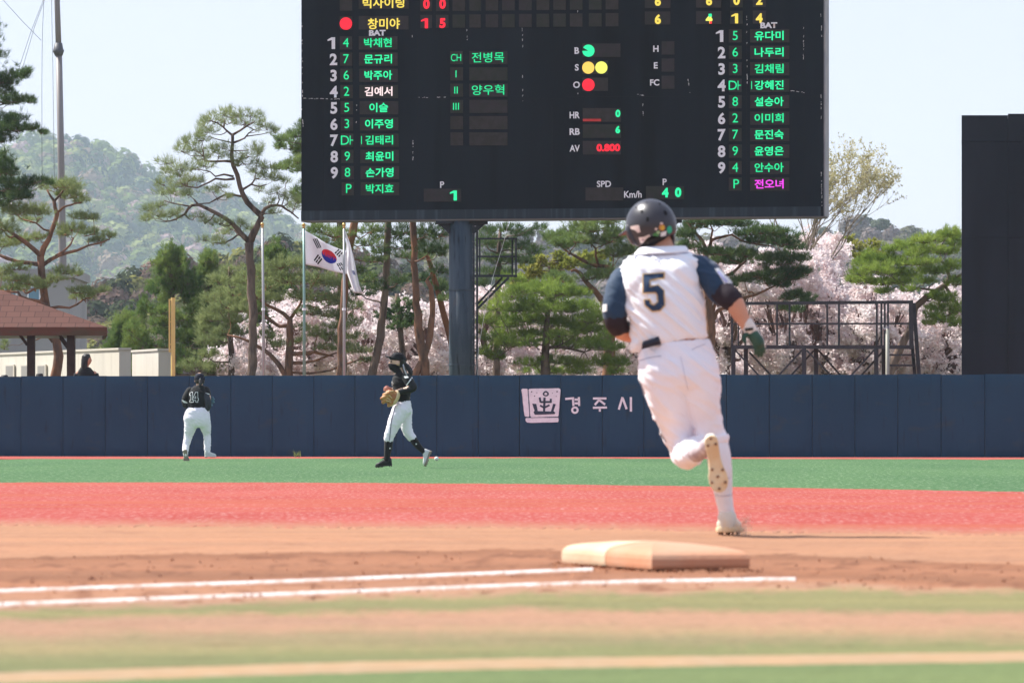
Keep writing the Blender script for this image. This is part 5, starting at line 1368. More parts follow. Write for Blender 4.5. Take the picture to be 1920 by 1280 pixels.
cherry('broad cherry in full bloom behind the middle of the steel platform', 123, 1470, crown(1470, 75, 490, 705, 34, 9))
cherry('tall cherry in bloom rising right of the dark layered pine', 126, 1545, crown(1545, 52, 455, 705, 34, 10) + [(1580, 470, 18, 14), (1592, 452, 8, 12), (1560, 455, 14, 14), (1510, 450, 16, 12), (1520, 438, 8, 10)])
cherry('cherry in bloom under the slanting bright pine', 122, 1640, crown(1640, 70, 545, 705, 30, 11))
cherry('cherry in bloom beside the left edge of the black screen', 124, 1760, crown(1760, 70, 560, 705, 28, 12))

for i, (x, lab) in enumerate(((520, 'hazy cherry in bloom in the back row behind the flagpoles'), (690, 'back row cherry in bloom behind the drooping flag'), (850, 'back row cherry in bloom seen left of the scoreboard post'), (1010, 'back row cherry in bloom behind the dense bushy pine'), (1190, 'back row cherry in bloom directly behind the runner'), (1350, 'back row cherry in bloom behind the left end of the steel platform'), (1500, 'back row cherry in bloom behind the middle of the steel platform'), (1640, 'back row cherry in bloom behind the platform ladder'), (1770, 'back row cherry in bloom beside the black screen'))):
    cherry(lab, 142 + (i % 3) * 2, x, crown(x, 88, 590 if i < 5 else 560, 712, 26, 40 + i))
# small weed at the foot of the wall
c = G(557, 857.5)
P = np.array([[c.x + rng.normal() * 0.03, c.y - 0.05 + rng.normal() * 0.02, 0.02 + abs(rng.normal()) * 0.02] for _ in range(14)])
Dw = np.array([[rng.normal() * 0.55, rng.normal() * 0.3, 1.0] for _ in range(14)])
tag(link('weed', np_mesh('weed', needle_tris(P, Dw / np.linalg.norm(Dw, axis=1, keepdims=True), 2, 0.11, 0.014, 0.25), 3), m_pine, loc=(c.x, c.y, 0)), 'small green weed growing at the foot of the navy wall', 'weed')

# ================================================================== hills with woodland
m_hillsoil = layered('wooded hillside', (0.085, 0.085, 0.05), [((0.13, 0.11, 0.07), 0.03, (1, 1, 1), 0.4, 0.6, 1, 5)])
def hill(name, wname, wlabel, Yr, Yf, ridge, palette, n, cr, seed, x0, x1, leaf_n=70, top=0.0):
    rs = np.random.default_rng(seed)
    def zr(px): return H + (HY - interp(ridge, px)) * Yr / F - top
    def surf(px, t):        # t 0 front .. 1 ridge .. 1.4 back
        Y = Yf + (Yr - Yf) * t
        z = zr(px) * (min(1, t) ** 1.15) * (1 - max(0, t - 1) * 0.9)
        z += 0.035 * zr(px) * noise.noise((px * 0.012, t * 4.0, seed)) * math.sin(min(1, t) * math.pi)
        return Vector(((px - CX) * Yr / F, Y, z))
    NU, NT = 90, 24
    mb = MB()
    mb.add([surf(x0 + (x1 - x0) * i / NU, 1.4 * j / NT) for j in range(NT + 1) for i in range(NU + 1)],
           [(j * (NU + 1) + i, j * (NU + 1) + i + 1, (j + 1) * (NU + 1) + i + 1, (j + 1) * (NU + 1) + i) for j in range(NT) for i in range(NU)])
    tag(mb.build(name, m_hillsoil, smooth=True), kind='structure')
    V, Ccol = [], []
    pal = np.array([p[:3] for p in palette]); wts = np.array([p[3] for p in palette]); wts = wts / wts.sum()
    for i in range(n):
        px = rs.uniform(x0, x1); t = rs.uniform(0.02, 1.04)
        p = np.array(surf(px, t))
        nz = noise.noise((px * 0.008, t * 3, 4 + seed))
        w = wts * np.exp(nz * 0.9 * np.linspace(-1, 1, len(wts))); w /= w.sum()
        col = pal[rs.choice(len(pal), p=w)] * rs.uniform(0.85, 1.15)
        r = cr * rs.uniform(0.55, 1.35)
        m = leaf_n
        u = rs.normal(size=(m, 3)); u /= np.linalg.norm(u, axis=1, keepdims=True)
        u[:, 2] = np.abs(u[:, 2]) * 1.0 - 0.15
        c = p[None] + u * np.array((r, r, r * rs.uniform(0.9, 1.5)))[None] * rs.uniform(0.75, 1.08, size=(m, 1)) + np.array((0, 0, r * 0.4))
        nrm = u + rs.normal(size=(m, 3)) * 0.16; nrm /= np.linalg.norm(nrm, axis=1, keepdims=True)
        a = np.cross(nrm, rs.normal(size=(m, 3))); a /= np.linalg.norm(a, axis=1, keepdims=True) + 1e-9
        b = np.cross(nrm, a)
        s = r * rs.uniform(0.13, 0.26, size=(m, 1)) * (90 / leaf_n) ** 0.4
        V.append(np.stack([c - a * s, c + b * s, c + a * s, c - b * s], axis=1).reshape(-1, 3))
        cc = np.repeat((col[None] * rs.uniform(0.9, 1.1, size=(m, 1))), 4, axis=0)
        Ccol.append(cc)
    V = np.concatenate(V); Ccol = np.concatenate(Ccol)
    me = np_mesh(wname, V, 4)
    at = me.color_attributes.new('tint', 'FLOAT_COLOR', 'POINT')
    at.data.foreach_set('color', np.concatenate([Ccol, np.ones((len(Ccol), 1))], axis=1).astype(np.float32).ravel())
    tag(link(wname, me, m_wood_leaf), wlabel, 'woodland', kind='stuff')
m_wood_leaf = leafmat('far woodland', (0, 0, 0), (0, 0, 0), (0, 0, 0), trans=0.25, attr=True)
PAL1 = [(0.06, 0.095, 0.05, 3), (0.10, 0.15, 0.055, 3), (0.19, 0.25, 0.07, 3), (0.30, 0.34, 0.11, 2.5), (0.27, 0.20, 0.14, 1.5), (0.44, 0.32, 0.31, 0.8)]
PAL2 = [(0.06, 0.075, 0.04, 1.5), (0.12, 0.15, 0.05, 2), (0.155, 0.115, 0.09, 3.0), (0.20, 0.135, 0.11, 2.4), (0.25, 0.25, 0.08, 1.6)]
PAL3 = [(0.10, 0.12, 0.07, 1.5), (0.17, 0.17, 0.11, 2), (0.19, 0.165, 0.15, 3.0), (0.23, 0.19, 0.175, 2.4), (0.22, 0.22, 0.11, 1.2)]
hill('hill', 'woodland', 'hazy spring woodland of mixed greens covering the far rounded hill', 2500, 1400,
     [(-500, 470), (-300, 420), (-100, 335), (0, 293), (60, 265), (110, 257), (165, 272), (205, 287), (300, 330), (400, 366), (500, 402), (560, 436), (650, 480), (800, 530), (1100, 600)], PAL1, 4600, 5.2, 21, -350, 900, 100, top=4)
hill('hill', 'woodland', 'brown and olive bare woodland on the low near slope at left', 420, 300,
     [(-400, 640), (-100, 590), (100, 560), (180, 545), (230, 520), (290, 512), (340, 495), (420, 500), (520, 460), (600, 470), (700, 500), (850, 520), (1000, 560)], PAL2, 900, 1.25, 22, -300, 900, 240, top=1.0)
hill('hill', 'woodland', 'grey brown wooded ridge low on the horizon at right', 900, 600,
     [(700, 500), (860, 452), (940, 446), (1000, 452), (1100, 462), (1250, 470), (1400, 460), (1500, 446), (1560, 434), (1600, 426), (1640, 430), (1665, 427), (1700, 436), (1750, 450), (1800, 452), (1900, 470), (2100, 500), (2300, 540)], PAL3, 1900, 1.9, 23, 750, 2250, 180, top=0.3)

# ================================================================== PEOPLE
m_skin = mat('skin', (0.60, 0.30, 0.19), 0.55, 0.35, var=(0.55, 0.26, 0.165), vscale=9)
m_skin2 = mat('pale skin', (0.66, 0.41, 0.30), 0.55, 0.35)
m_jersey = mat('white jersey cloth', (0.90, 0.90, 0.93), 0.85, 0.1, sheen=0.2, bump=0.10, bscale=9, stretch=(1, 1, 2.2))
m_pants = mat('white trouser cloth', (0.90, 0.88, 0.925), 0.85, 0.1, sheen=0.2, bump=0.12, bscale=8, stretch=(1, 1, 2))
m_fwhite = mat('cool white trouser cloth', (0.87, 0.82, 0.90), 0.85, 0.1, sheen=0.2, bump=0.12, bscale=8)
m_navy = mat('navy sleeve cloth', (0.017, 0.046, 0.092), 0.7, 0.25, sheen=0.2, bump=0.12, bscale=12)
m_comp = mat('dark stretch sleeve', (0.030, 0.022, 0.028), 0.75, 0.2)
m_sock = mat('white sock knit', (0.85, 0.83, 0.85), 0.9, 0.1, bump=0.15, bscale=60, stretch=(0.2, 0.2, 3))
m_shoe = mat('cream shoe leather', (0.74, 0.69, 0.58), 0.55, 0.3, bump=0.2, bscale=40)
m_sole = mat('cream rubber sole', (0.78, 0.68, 0.46), 0.55, 0.3, var=(0.70, 0.50, 0.28), vscale=9)
m_cleat = mat('brown worn cleats', (0.22, 0.12, 0.07), 0.5, 0.4)
m_helmet = mat('charcoal helmet shell', (0.040, 0.040, 0.050), 0.36, 0.5, var=(0.034, 0.034, 0.042), vscale=3)
m_hole = mat('helmet vent', (0.008, 0.008, 0.01), 0.8)
m_hair = mat('black hair', (0.012, 0.010, 0.010), 0.5, 0.4, bump=0.5, bscale=60, stretch=(1, 1, 0.1))
m_gold2 = mat('gold number edging', (0.72, 0.50, 0.24), 0.7)
m_navynum = mat('navy number', (0.022, 0.050, 0.105), 0.6, 0.3)
m_belt = mat('navy belt', (0.012, 0.016, 0.032), 0.45, 0.4)
m_gglove = mat('green batting glove', (0.024, 0.075, 0.050), 0.6, 0.3, var=(0.040, 0.098, 0.068), vscale=20)
m_wglove = mat('white glove leather', (0.74, 0.68, 0.62), 0.6, 0.3)
m_piping = mat('dark piping', (0.10, 0.10, 0.16), 0.8)
m_black = mat('black jersey cloth', (0.010, 0.010, 0.011), 0.8, 0.18, sheen=0.15, bump=0.12, bscale=14)
m_bsleeve = mat('black undersleeve', (0.014, 0.015, 0.018), 0.65, 0.25)
m_cap = mat('black cap cloth', (0.013, 0.013, 0.016), 0.75, 0.2)
m_capnavy = mat('dark navy cap cloth', (0.016, 0.017, 0.030), 0.75, 0.2)
m_mitt = mat('tan glove leather', (0.36, 0.13, 0.045), 0.5, 0.4, var=(0.50, 0.25, 0.09), vscale=14, bump=0.3, bscale=30)
m_mittp = mat('pale glove lining', (0.62, 0.48, 0.27), 0.6, 0.3)
m_bluemitt = mat('blue glove leather', (0.06, 0.13, 0.20), 0.5, 0.4, var=(0.12, 0.24, 0.33), vscale=20)
m_wshoe = mat('white shoe leather', (0.66, 0.67, 0.66), 0.5, 0.3)
m_bshoe = mat('black shoe leather', (0.014, 0.014, 0.015), 0.5, 0.35)
m_bsole = mat('worn brown sole', (0.30, 0.25, 0.20), 0.7)
m_trim = mat('white trim', (0.74, 0.74, 0.74), 0.8)

def solid(name, mb, m, parent, voxel, smooth=6, wr=0.0, wscale=(9, 9, 22), wseed=0.0, fac=0.5):
    """union of the pieces in mb grown into one continuous smooth surface"""
    me = mb.mesh(name + '_rough')
    o = bpy.data.objects.new('rough', me); COL.objects.link(o)
    md = o.modifiers.new('r', 'REMESH'); md.mode = 'VOXEL'; md.voxel_size = voxel; md.use_smooth_shade = True
    if smooth:
        sm = o.modifiers.new('s', 'SMOOTH'); sm.iterations = smooth; sm.factor = fac
    dg = bpy.context.evaluated_depsgraph_get(); dg.update()
    out = bpy.data.meshes.new_from_object(o.evaluated_get(dg))
    bpy.data.objects.remove(o); bpy.data.meshes.remove(me)
    out.name = name
    if wr:
        nrm = [v.normal.copy() for v in out.vertices]
        for v, nn in zip(out.vertices, nrm):
            p = v.co
            q = Vector((p.x * wscale[0] + p.z * 5, p.y * wscale[1], p.z * wscale[2] + p.x * 8 + wseed))
            a = noise.noise(q); b = noise.noise(q * 2.1 + Vector((3, 5, 7)))
            c = noise.noise(q * 1.55 + Vector((11, 2, 4)))
            v.co = p + nn * wr * (max(0, 1 - abs(a) * 4.2) * 0.55 + max(0, 1 - abs(c) * 5) * 0.35 + b * 0.35 - 0.25)
    out.update()
    return link(name, out, m, parent, True)

class Fig:
    def __init__(self, Y): self.Y = Y; self.k = Y / F
    def P(self, px, py, d=0.0): return W(px, py, self.Y + d)
    def tube(self, mb, pts, n=16):
        """pts: (column, row, depth, radius px); ball ends"""
        P = [self.P(a, b, d) for a, b, d, r in pts]; Rr = [r * self.k for *_, r in pts]
        # subdivide with a smooth spline
        Q, S = [], []
        for i in range(len(P) - 1):
            p0, p1, p2, p3 = P[max(i - 1, 0)], P[i], P[i + 1], P[min(i + 2, len(P) - 1)]
            m = 5
            for j in range(m):
                t = j / m
                Q.append(0.5 * ((2 * p1) + (p2 - p0) * t + (2 * p0 - 5 * p1 + 4 * p2 - p3) * t * t + (3 * p1 - p0 - 3 * p2 + p3) * t ** 3))
                S.append(Rr[i] + (Rr[i + 1] - Rr[i]) * t)
        Q.append(P[-1]); S.append(Rr[-1])
        mb.tube(Q, S, n)
        mb.ball(P[0], Rr[0] * 0.98, n, 10); mb.ball(P[-1], Rr[-1] * 0.98, n, 10)
        return mb
    def loft(self, mb, secs, n=36, p=2.3):
        """secs: (xl, yl, xr, yr, depth, half-depth m[, depth skew])"""
        S = []
        for q in secs:
            xl, yl, xr, yr, d, hd = q[:6]; sk = q[6] if len(q) > 6 else 0
            S.append((self.P(xl, yl, d - sk), self.P(xr, yr, d + sk), Vector((0, hd, 0))))
        mb.loft(S, n, p); return mb

def decal(name, pts, m, target, parent, F_, off=0.004, cuts=2, th=None):
    """printed shape (picture outline at build time) wrapped onto the cloth of `target`"""
    base = wloc(target)
    bm0 = bmesh.new(); bm0.from_mesh(target.data)
    bv = BVHTree.FromBMesh(bm0)
    bm = bmesh.new()
    polys = pts if isinstance(pts[0][0], (tuple, list)) else [pts]
    for P in polys:
        tri = tessellate_polygon([[Vector((x, y, 0)) for x, y in P]])
        vs = [bm.verts.new((x, y, 0)) for x, y in P]
        for t in tri:
            try: bm.faces.new([vs[i] for i in t])
            except ValueError: pass
    bmesh.ops.subdivide_edges(bm, edges=bm.edges, cuts=cuts, use_grid_fill=True)
    bmesh.ops.triangulate(bm, faces=bm.faces)
    last = F_.Y
    eye = Vector((0, 0, H))
    for v in bm.verts:
        d = (F_.P(v.co.x, v.co.y) - eye).normalized()
        hit = bv.ray_cast(eye - base, d)
        if hit[0] is not None:
            loc = hit[0] + base + hit[1] * (off * 0.5) - d * (off * 0.5)
        else:
            near = bv.find_nearest(F_.P(v.co.x, v.co.y) - base)
            loc = near[0] + base + near[1] * off
        v.co = loc
    me = bpy.data.meshes.new(name); bm.to_mesh(me); bm.free(); bm0.free()
    return link(name, me, m, parent, True)

def offset_poly(P, d):
    n = len(P); out = []
    area = sum(P[i][0] * P[(i + 1) % n][1] - P[(i + 1) % n][0] * P[i][1] for i in range(n))
    s = 1 if area > 0 else -1
    for i in range(n):
        a, b, c = Vector(P[i - 1]), Vector(P[i]), Vector(P[(i + 1) % n])
        d1, d2 = (b - a).normalized(), (c - b).normalized()
        n1, n2 = Vector((d1.y, -d1.x)) * s, Vector((d2.y, -d2.x)) * s
        h = (n1 + n2); h = h / max(0.5, h.dot(n1))
        out.append(tuple(b + h * d))
    return out

SOLE = [(0.0, 0.0), (0.02, 0.018), (0.05, 0.029), (0.12, 0.033), (0.25, 0.031), (0.42, 0.028), (0.55, 0.034), (0.70, 0.045), (0.82, 0.046), (0.92, 0.037), (0.98, 0.020), (1.0, 0.0)]
def shoe(parent, heel, toe, up, m_up, m_so, m_cl, name='shoe', wid=1.0, cleats=True, hgt=0.075, ankle=0.095):
    """heel, toe: points on the sole; up: towards the ankle"""
    heel, toe, up = Vector(heel), Vector(toe), Vector(up).normalized()
    t = toe - heel; L = t.length; t.normalize()
    up = (up - t * up.dot(t)).normalized()
    s = t.cross(up).normalized()
    def ring(f, h):
        o = []
        for (a, w) in SOLE: o.append((a, w * f))
        for (a, w) in reversed(SOLE[1:-1]): o.append((a, -w * f))
        return [heel + t * (0.5 + (a - 0.5) * (0.94 + 0.06 * f)) * L + s * w * wid + up * h for a, w in o]
    def stack(levels):
        mb = MB(); n = len(SOLE) * 2 - 2
        vs = []
        for f, h in levels: vs += ring(f, h)
        m = len(levels)
        fs = [(i * n + j, i * n + (j + 1) % n, (i + 1) * n + (j + 1) % n, (i + 1) * n + j) for i in range(m - 1) for j in range(n)] + [tuple(range(n)), tuple((m - 1) * n + j for j in range(n))]
        return mb.add(vs, fs)
    # upper: follows the foot, high at the ankle, low at the toe
    mb = MB()
    secs = []
    for (a, w, h) in ((0.01, 0.018, ankle * .8), (0.06, 0.029, ankle), (0.2, 0.033, ankle * 1.02), (0.36, 0.032, ankle * 0.86), (0.52, 0.035, hgt * 0.86), (0.7, 0.043, hgt * 0.70), (0.86, 0.041, hgt * 0.56), (0.96, 0.024, hgt * 0.38)):
        c = heel + t * a * L + up * (0.012 + h / 2)
        secs.append((c - s * w * wid, c + s * w * wid, up * h / 2))
    mb.loft(secs, 20, 2.6)
    u = mb.build(name, m_up, parent, True)
    so = stack([(0.9, 0.0), (1.02, 0.004), (1.04, 0.014), (1.0, 0.024), (0.9, 0.026)]).build('sole', m_so, u, False)
    if cleats:
        for (a, b) in ((0.05, 0), (0.16, -0.6), (0.16, 0.6), (0.58, -0.6), (0.62, 0.75), (0.72, 0.0), (0.80, -0.75), (0.84, 0.7), (0.93, -0.1)):
            w = float(np.interp(a, [q[0] for q in SOLE], [q[1] for q in SOLE]))
            c = heel + t * a * L + s * b * w * wid
            mb = MB(); mb.tube([c + up * 0.002, c - up * 0.012], [0.008, 0.0055], 8); mb.build('stud', m_cl, u)
    return u

# ------------------------------------------------------------------ the runner
A = Fig(24.7)
RX = A.P(1362, 1006)
run = empty('person', (RX.x, 24.7, 0), 'runner in white uniform with navy sleeves and number 5 rounding first base, seen from behind', 'person')
# body: one continuous figure under the clothes
mb = MB()
A.loft(mb, [(1214, 650, 1322, 640, 0, .10), (1192, 610, 1310, 590, .02, .10), (1180, 560, 1303, 545, .06, .11), (1176, 515, 1300, 505, .10, .10), (1200, 485, 1285, 482, .13, .07)])
A.loft(mb, [(1212, 652, 1325, 645, 0, .10), (1212, 690, 1334, 685, 0, .10), (1222, 725, 1336, 720, 0, .09)])
A.tube(mb, [(1243, 480, .13, 24), (1240, 455, .16, 22), (1230, 430, .18, 22)])
mb.ball(A.P(1220, 422, .20), 0.098, 20, 14, (0.86, 1.02, 1.12))                # head
mb.ball(A.P(1202, 430, .285), 0.016, 8, 6)                                     # nose, turned left
for sx, dd in ((1183, .20), (1258, .17)): mb.ball(A.P(sx, 432, dd), 0.024, 8, 6, (0.5, .8, 1.3))   # ears
A.tube(mb, [(1300, 500, .08, 20), (1325, 515, .05, 20), (1350, 545, 0, 19), (1373, 562, -.05, 18.5), (1383, 580, -.06, 17.5), (1394, 600, -.07, 13.5), (1404, 616, -.08, 11)])
A.tube(mb, [(1185, 505, .10, 18), (1162, 530, .06, 20), (1154, 570, .01, 20), (1155, 604, 0, 19), (1168, 622, .06, 17), (1190, 628, .22, 14), (1212, 622, .34, 11)])
A.tube(mb, [(1244, 700, .02, 27), (1258, 745, .04, 26), (1270, 800, .09, 20), (1283, 842, .09, 17), (1294, 848, -.08, 15), (1312, 845, -.25, 10), (1326, 836, -.34, 9)])
A.tube(mb, [(1312, 700, .02, 26), (1319, 750, .0, 23), (1331, 805, .0, 17), (1345, 850, -.01, 15), (1351, 885, -.015, 15), (1357, 930, -.005, 11), (1363, 965, 0.01, 9), (1366, 985, .06, 8)])
body = solid('body', mb, m_skin, run, 0.009, 8)
# trousers
mb = MB()
A.loft(mb, [(1202, 648, 1331, 634, 0, .118), (1198, 664, 1338, 654, -.012, .128), (1197, 684, 1344, 674, -.03, .140), (1199, 708, 1349, 700, -.04, .145), (1203, 728, 1351, 722, -.03, .138), (1209, 742, 1351, 738, 0, .115), (1216, 760, 1349, 756, .01, .085), (1224, 778, 1346, 774, .02, .05)], p=2.35)
mb.ball(A.P(1246, 700, -.058), 0.110, 18, 12, (1.0, .85, 1.05)); mb.ball(A.P(1312, 697, -.066), 0.106, 18, 12, (.95, .85, 1.05))
A.tube(mb, [(1246, 710, -.05, 43), (1254, 745, -.035, 42), (1265, 787, .03, 35), (1276, 820, .085, 32), (1286, 845, .10, 29)], 20)
A.tube(mb, [(1286, 848, .09, 28), (1290, 850, -.04, 27.5), (1294, 849, -.15, 26), (1299, 849, -.22, 23)], 20)
A.tube(mb, [(1272, 833, .02, 12), (1292, 829, -.04, 11), (1312, 826, -.06, 10)], 12)         # cloth gathered behind the bent knee
A.tube(mb, [(1311, 708, -.06, 40), (1317, 745, -.05, 35), (1325, 782, -.02, 28), (1334, 812, 0, 25.5), (1339, 824, 0, 26), (1340, 830, 0, 25)], 20)
pants = solid('trousers', mb, m_pants, run, 0.0075, 14, 0.012, (6, 6, 13), 4.0)
mb = MB(); A.loft(mb, [(1314, 818, 1366, 812, 0, .068), (1313, 825, 1368, 819, 0, .070), (1316, 833, 1366, 828, 0, .066)])
solid('trouser_cuff', mb, m_pants, pants, 0.006, 3, 0.003, (20, 20, 30))
# belt: shows where the jersey has ridden up
mb = MB(); A.loft(mb, [(1203, 655, 1239, 645, -.128, .01, .012), (1204, 640, 1238, 629.5, -.128, .01, .012)], 20, 5); mb.build('belt', m_belt, run, True)
# jersey
mb = MB()
A.loft(mb, [(1198, 652, 1329, 631, 0, .122), (1189, 641, 1328, 624, 0, .130), (1182, 622, 1324, 605, .005, .136), (1177, 600, 1321, 578, .015, .138), (1169, 572, 1318, 548, .03, .140), (1163, 544, 1314, 525, .05, .140), (1157, 516, 1316, 502, .075, .130), (1161, 500, 1319, 487, .09, .115), (1174, 486, 1306, 479, .105, .095), (1188, 476, 1294, 472, .115, .08)], 44, 2.3)
A.loft(mb, [(1183, 660, 1206, 652, 0.0, .05), (1186, 640, 1220, 636, 0, .08)], 16)
mb.ball(A.P(1200, 540, -.012), .075, 16, 12, (1.1, .8, 1.5)); mb.ball(A.P(1276, 532, -.012), .08, 16, 12, (1.1, .8, 1.5))
jer = solid('jersey', mb, m_jersey, run, 0.0075, 6, 0.019, (5.5, 5.5, 10), 2.0)
mb = MB(); A.loft(mb, [(1187, 478.5, 1291, 474, .10, .100), (1192, 472, 1291, 467.5, .115, .092), (1199, 464, 1286, 461, .135, .080)], 40); solid('collar', mb, m_jersey, jer, 0.006, 2)
mb = MB()
for i in range(25):
    pass
def jline(name, pts, w, m, target=None, parent=None):
    poly = []
    up, dn = [], []
    for i, p in enumerate(pts):
        a = Vector(pts[max(0, i - 1)]); b = Vector(pts[min(len(pts) - 1, i + 1)])
        d = (b - a).normalized(); q = Vector((-d.y, d.x)) * w / 2
        up.append(tuple(Vector(p) + q)); dn.append(tuple(Vector(p) - q))
    polys = [[up[i], up[i + 1], dn[i + 1], dn[i]] for i in range(len(pts) - 1)]
    return decal(name, polys, m, target or jer, parent or target or jer, A, cuts=1)
m_seam = mat('grey piping', (0.42, 0.42, 0.52), 0.8)
jline('piping', [(1187 + (104 * t), 478.6 + 2.2 * math.sin(t * math.pi) - 4.6 * t) for t in np.linspace(0, 1, 12)], 1.6, m_seam)
five = [(503, 322), (725, 305), (722, 352), (566, 378), (568, 458), (660, 440), (720, 500), (730, 650), (682, 702), (600, 714), (530, 655), (518, 600), (572, 596), (580, 640), (622, 657), (665, 620), (658, 535), (640, 508), (508, 515)]
five = [(1120 + x / 5.817, 460 + y / 5.817) for x, y in five]
decal('number_edging', offset_poly(five, 2.4), m_gold2, jer, jer, A, off=0.0045)
decal('number', offset_poly(five, 0.2), m_navynum, jer, jer, A, off=0.009)
LG = lambda x, y: (1120 + x / 5.817, 460 + y / 5.817)
m_logo = mat('grey emblem print', (0.38, 0.38, 0.48), 0.8)
jline('emblem', [LG(575 + 11 * i, 170 + 22 * math.sin(i / 10 * math.pi)) for i in range(11)], 1.1, m_logo)
jline('emblem', [LG(600 + 8 * i, 150 + 6 * math.sin(i * 1.3)) for i in range(9)], 1.0, m_logo)
decal('emblem', [LG(615, 145), LG(645, 145), LG(640, 165), LG(620, 165)], m_logo, jer, jer, A)
# sleeves
mb = MB(); A.tube(mb, [(1300, 502, .07, 24), (1318, 506, .055, 25), (1333, 522, .03, 25.5), (1346, 538, .01, 26), (1354, 548, 0, 25.5)], 20)
slv = solid('sleeve', mb, m_navy, run, 0.0075, 4, 0.008, (14, 14, 14), 7)
mb = MB(); A.tube(mb, [(1178, 512, .09, 14), (1166, 518, .07, 18), (1159, 536, .04, 22), (1154.5, 562, .01, 23.5), (1153, 588, 0, 24.5)], 20)
sl2 = solid('sleeve', mb, m_navy, run, 0.0075, 4, 0.005, (12, 12, 14), 3)
decal('sleeve_patch', [(1340, 504), (1351, 502), (1373, 531), (1358, 532.5)], m_trim, slv, slv, A)
jline('patch_print', [(1346, 509), (1352, 516), (1358, 524), (1363, 529)], 5, mat('lilac print', (.45, .47, .70), .8), slv).location += Vector((0, -0.004, 0))
decal('sleeve_patch', [(1130.5, 571), (1138.5, 570), (1138, 583.5), (1130, 585)], m_trim, sl2, sl2, A)
mb = MB(); A.tube(mb, [(1350, 544, 0, 23), (1366, 557, -.035, 23), (1373, 564, -.05, 21.5)], 18); solid('arm_sleeve', mb, m_comp, run, 0.007, 3, .002)
mb = MB(); A.tube(mb, [(1153, 592, 0, 22), (1155, 604, 0, 21.5), (1161, 614, .03, 20), (1170, 617, .08, 18)], 18); solid('arm_sleeve', mb, m_comp, run, 0.007, 3, .002)
# socks, shoes
mb = MB(); A.tube(mb, [(1341, 828, 0, 22.5), (1347, 850, -.015, 23), (1351, 880, -.02, 22.5), (1354, 905, -.015, 19.5), (1357, 930, -.005, 16.8), (1361, 952, 0, 15), (1364, 972, .01, 14.5)], 18); sk = solid('sock', mb, m_sock, run, 0.007, 4, .002, (10, 10, 40))
jline('sock_stripe', [(1343, 893), (1352, 896), (1362, 897), (1373, 894)], 1.0, m_seam, sk)
jline('sock_stripe', [(1341, 927), (1350, 929.5), (1362, 929), (1372, 926)], 1.0, m_seam, sk)
mb = MB(); A.tube(mb, [(1299, 849, -.20, 20.5), (1308, 847, -.27, 18), (1318, 842, -.33, 15), (1328, 834, -.38, 14)], 16); solid('sock', mb, mat('grey striped sock', (.42, .34, .36), .9, var=(.62, .56, .58), vscale=30), run, 0.007, 3)
hl = A.P(1362, 1003, -.045); tt_ = A.P(1369, 1003, .225)
hl.z = 0.020; tt_.z = 0.014
rs_ = shoe(run, hl, tt_, (0.0, 0, 1), m_shoe, m_sole, m_cleat, wid=1.42, ankle=0.098)
shoe(run, A.P(1331.5, 816.5, -.44), A.P(1351.5, 923, -.40), A.P(1331, 816, .4) - A.P(1331, 816, 0), m_shoe, m_sole, m_cleat, wid=0.98)
jline('side_piping', [(1199, 712), (1207, 738), (1217, 764), (1228, 790), (1240, 815), (1249, 828)], 1.3, m_piping, pants)
jline('pocket_seam', [(1200, 676), (1215, 671), (1232, 668), (1240, 667)], 1.4, m_seam, pants)
jline('pocket_seam', [(1297, 656), (1308, 650), (1322, 645)], 1.0, m_seam, pants)
jline('centre_seam', [(1276, 668), (1281, 690), (1286, 714), (1290, 730)], 0.7, m_seam, pants)
# right hand in a green and white batting glove: palm, four fingers, thumb
mb = MB(); A.tube(mb, [(1401, 607, -.075, 12.5), (1406, 617, -.08, 13), (1409, 623, -.082, 12)], 14); gc = solid('glove_cuff', mb, m_wglove, run, 0.005, 2)
jline('wrist_tab', [(1397, 618), (1407, 617), (1412, 616)], 5.5, mat('black wrist tab', (.02, .025, .02), .6), gc)
mb = MB()
A.tube(mb, [(1408, 622, -.082, 11), (1415, 632, -.085, 12), (1421, 643, -.085, 11)], 14)
A.tube(mb, [(1413, 624, -.075, 8), (1424, 637, -.075, 8), (1428, 645, -.075, 6)], 10)
for (x0, y0, x1, y1, x2, y2, d) in ((1428, 644, 1432, 652, 1433, 660, -.07), (1425, 646, 1429, 657, 1428, 667, -.078), (1420, 647, 1423, 658, 1422, 668, -.088), (1415, 645, 1417, 655, 1416, 663, -.098)):
    A.tube(mb, [(x0, y0, d, 4.3), (x1, y1, d + .005, 3.8), (x2, y2, d + .02, 3.0)], 9)
A.tube(mb, [(1407, 624, -.09, 6.5), (1398, 629, -.10, 5), (1394.5, 634, -.105, 4), (1397, 641, -.11, 3.2)], 9)
solid('batting_glove', mb, m_gglove, run, 0.0035, 3)
mb = MB(); A.tube(mb, [(1416, 619, -.07, 6), (1424, 630, -.068, 5), (1431, 643, -.066, 4), (1433, 651, -.066, 3)], 10); solid('glove_edge', mb, m_wglove, run, 0.0035, 2)
mb = MB()          # left hand, closed in front of the body
A.tube(mb, [(1206, 624, .32, 11), (1218, 620, .38, 11.5)], 12)
for i in range(4): A.tube(mb, [(1218 + i, 613 + i * 5, .38, 4.2), (1226 + i, 612 + i * 5, .40, 4), (1228, 614 + i * 5, .36, 3.4)], 8)
A.tube(mb, [(1212, 612, .34, 4.6), (1220, 606, .36, 3.8)], 8)
solid('batting_glove', mb, m_gglove, run, 0.0035, 3)
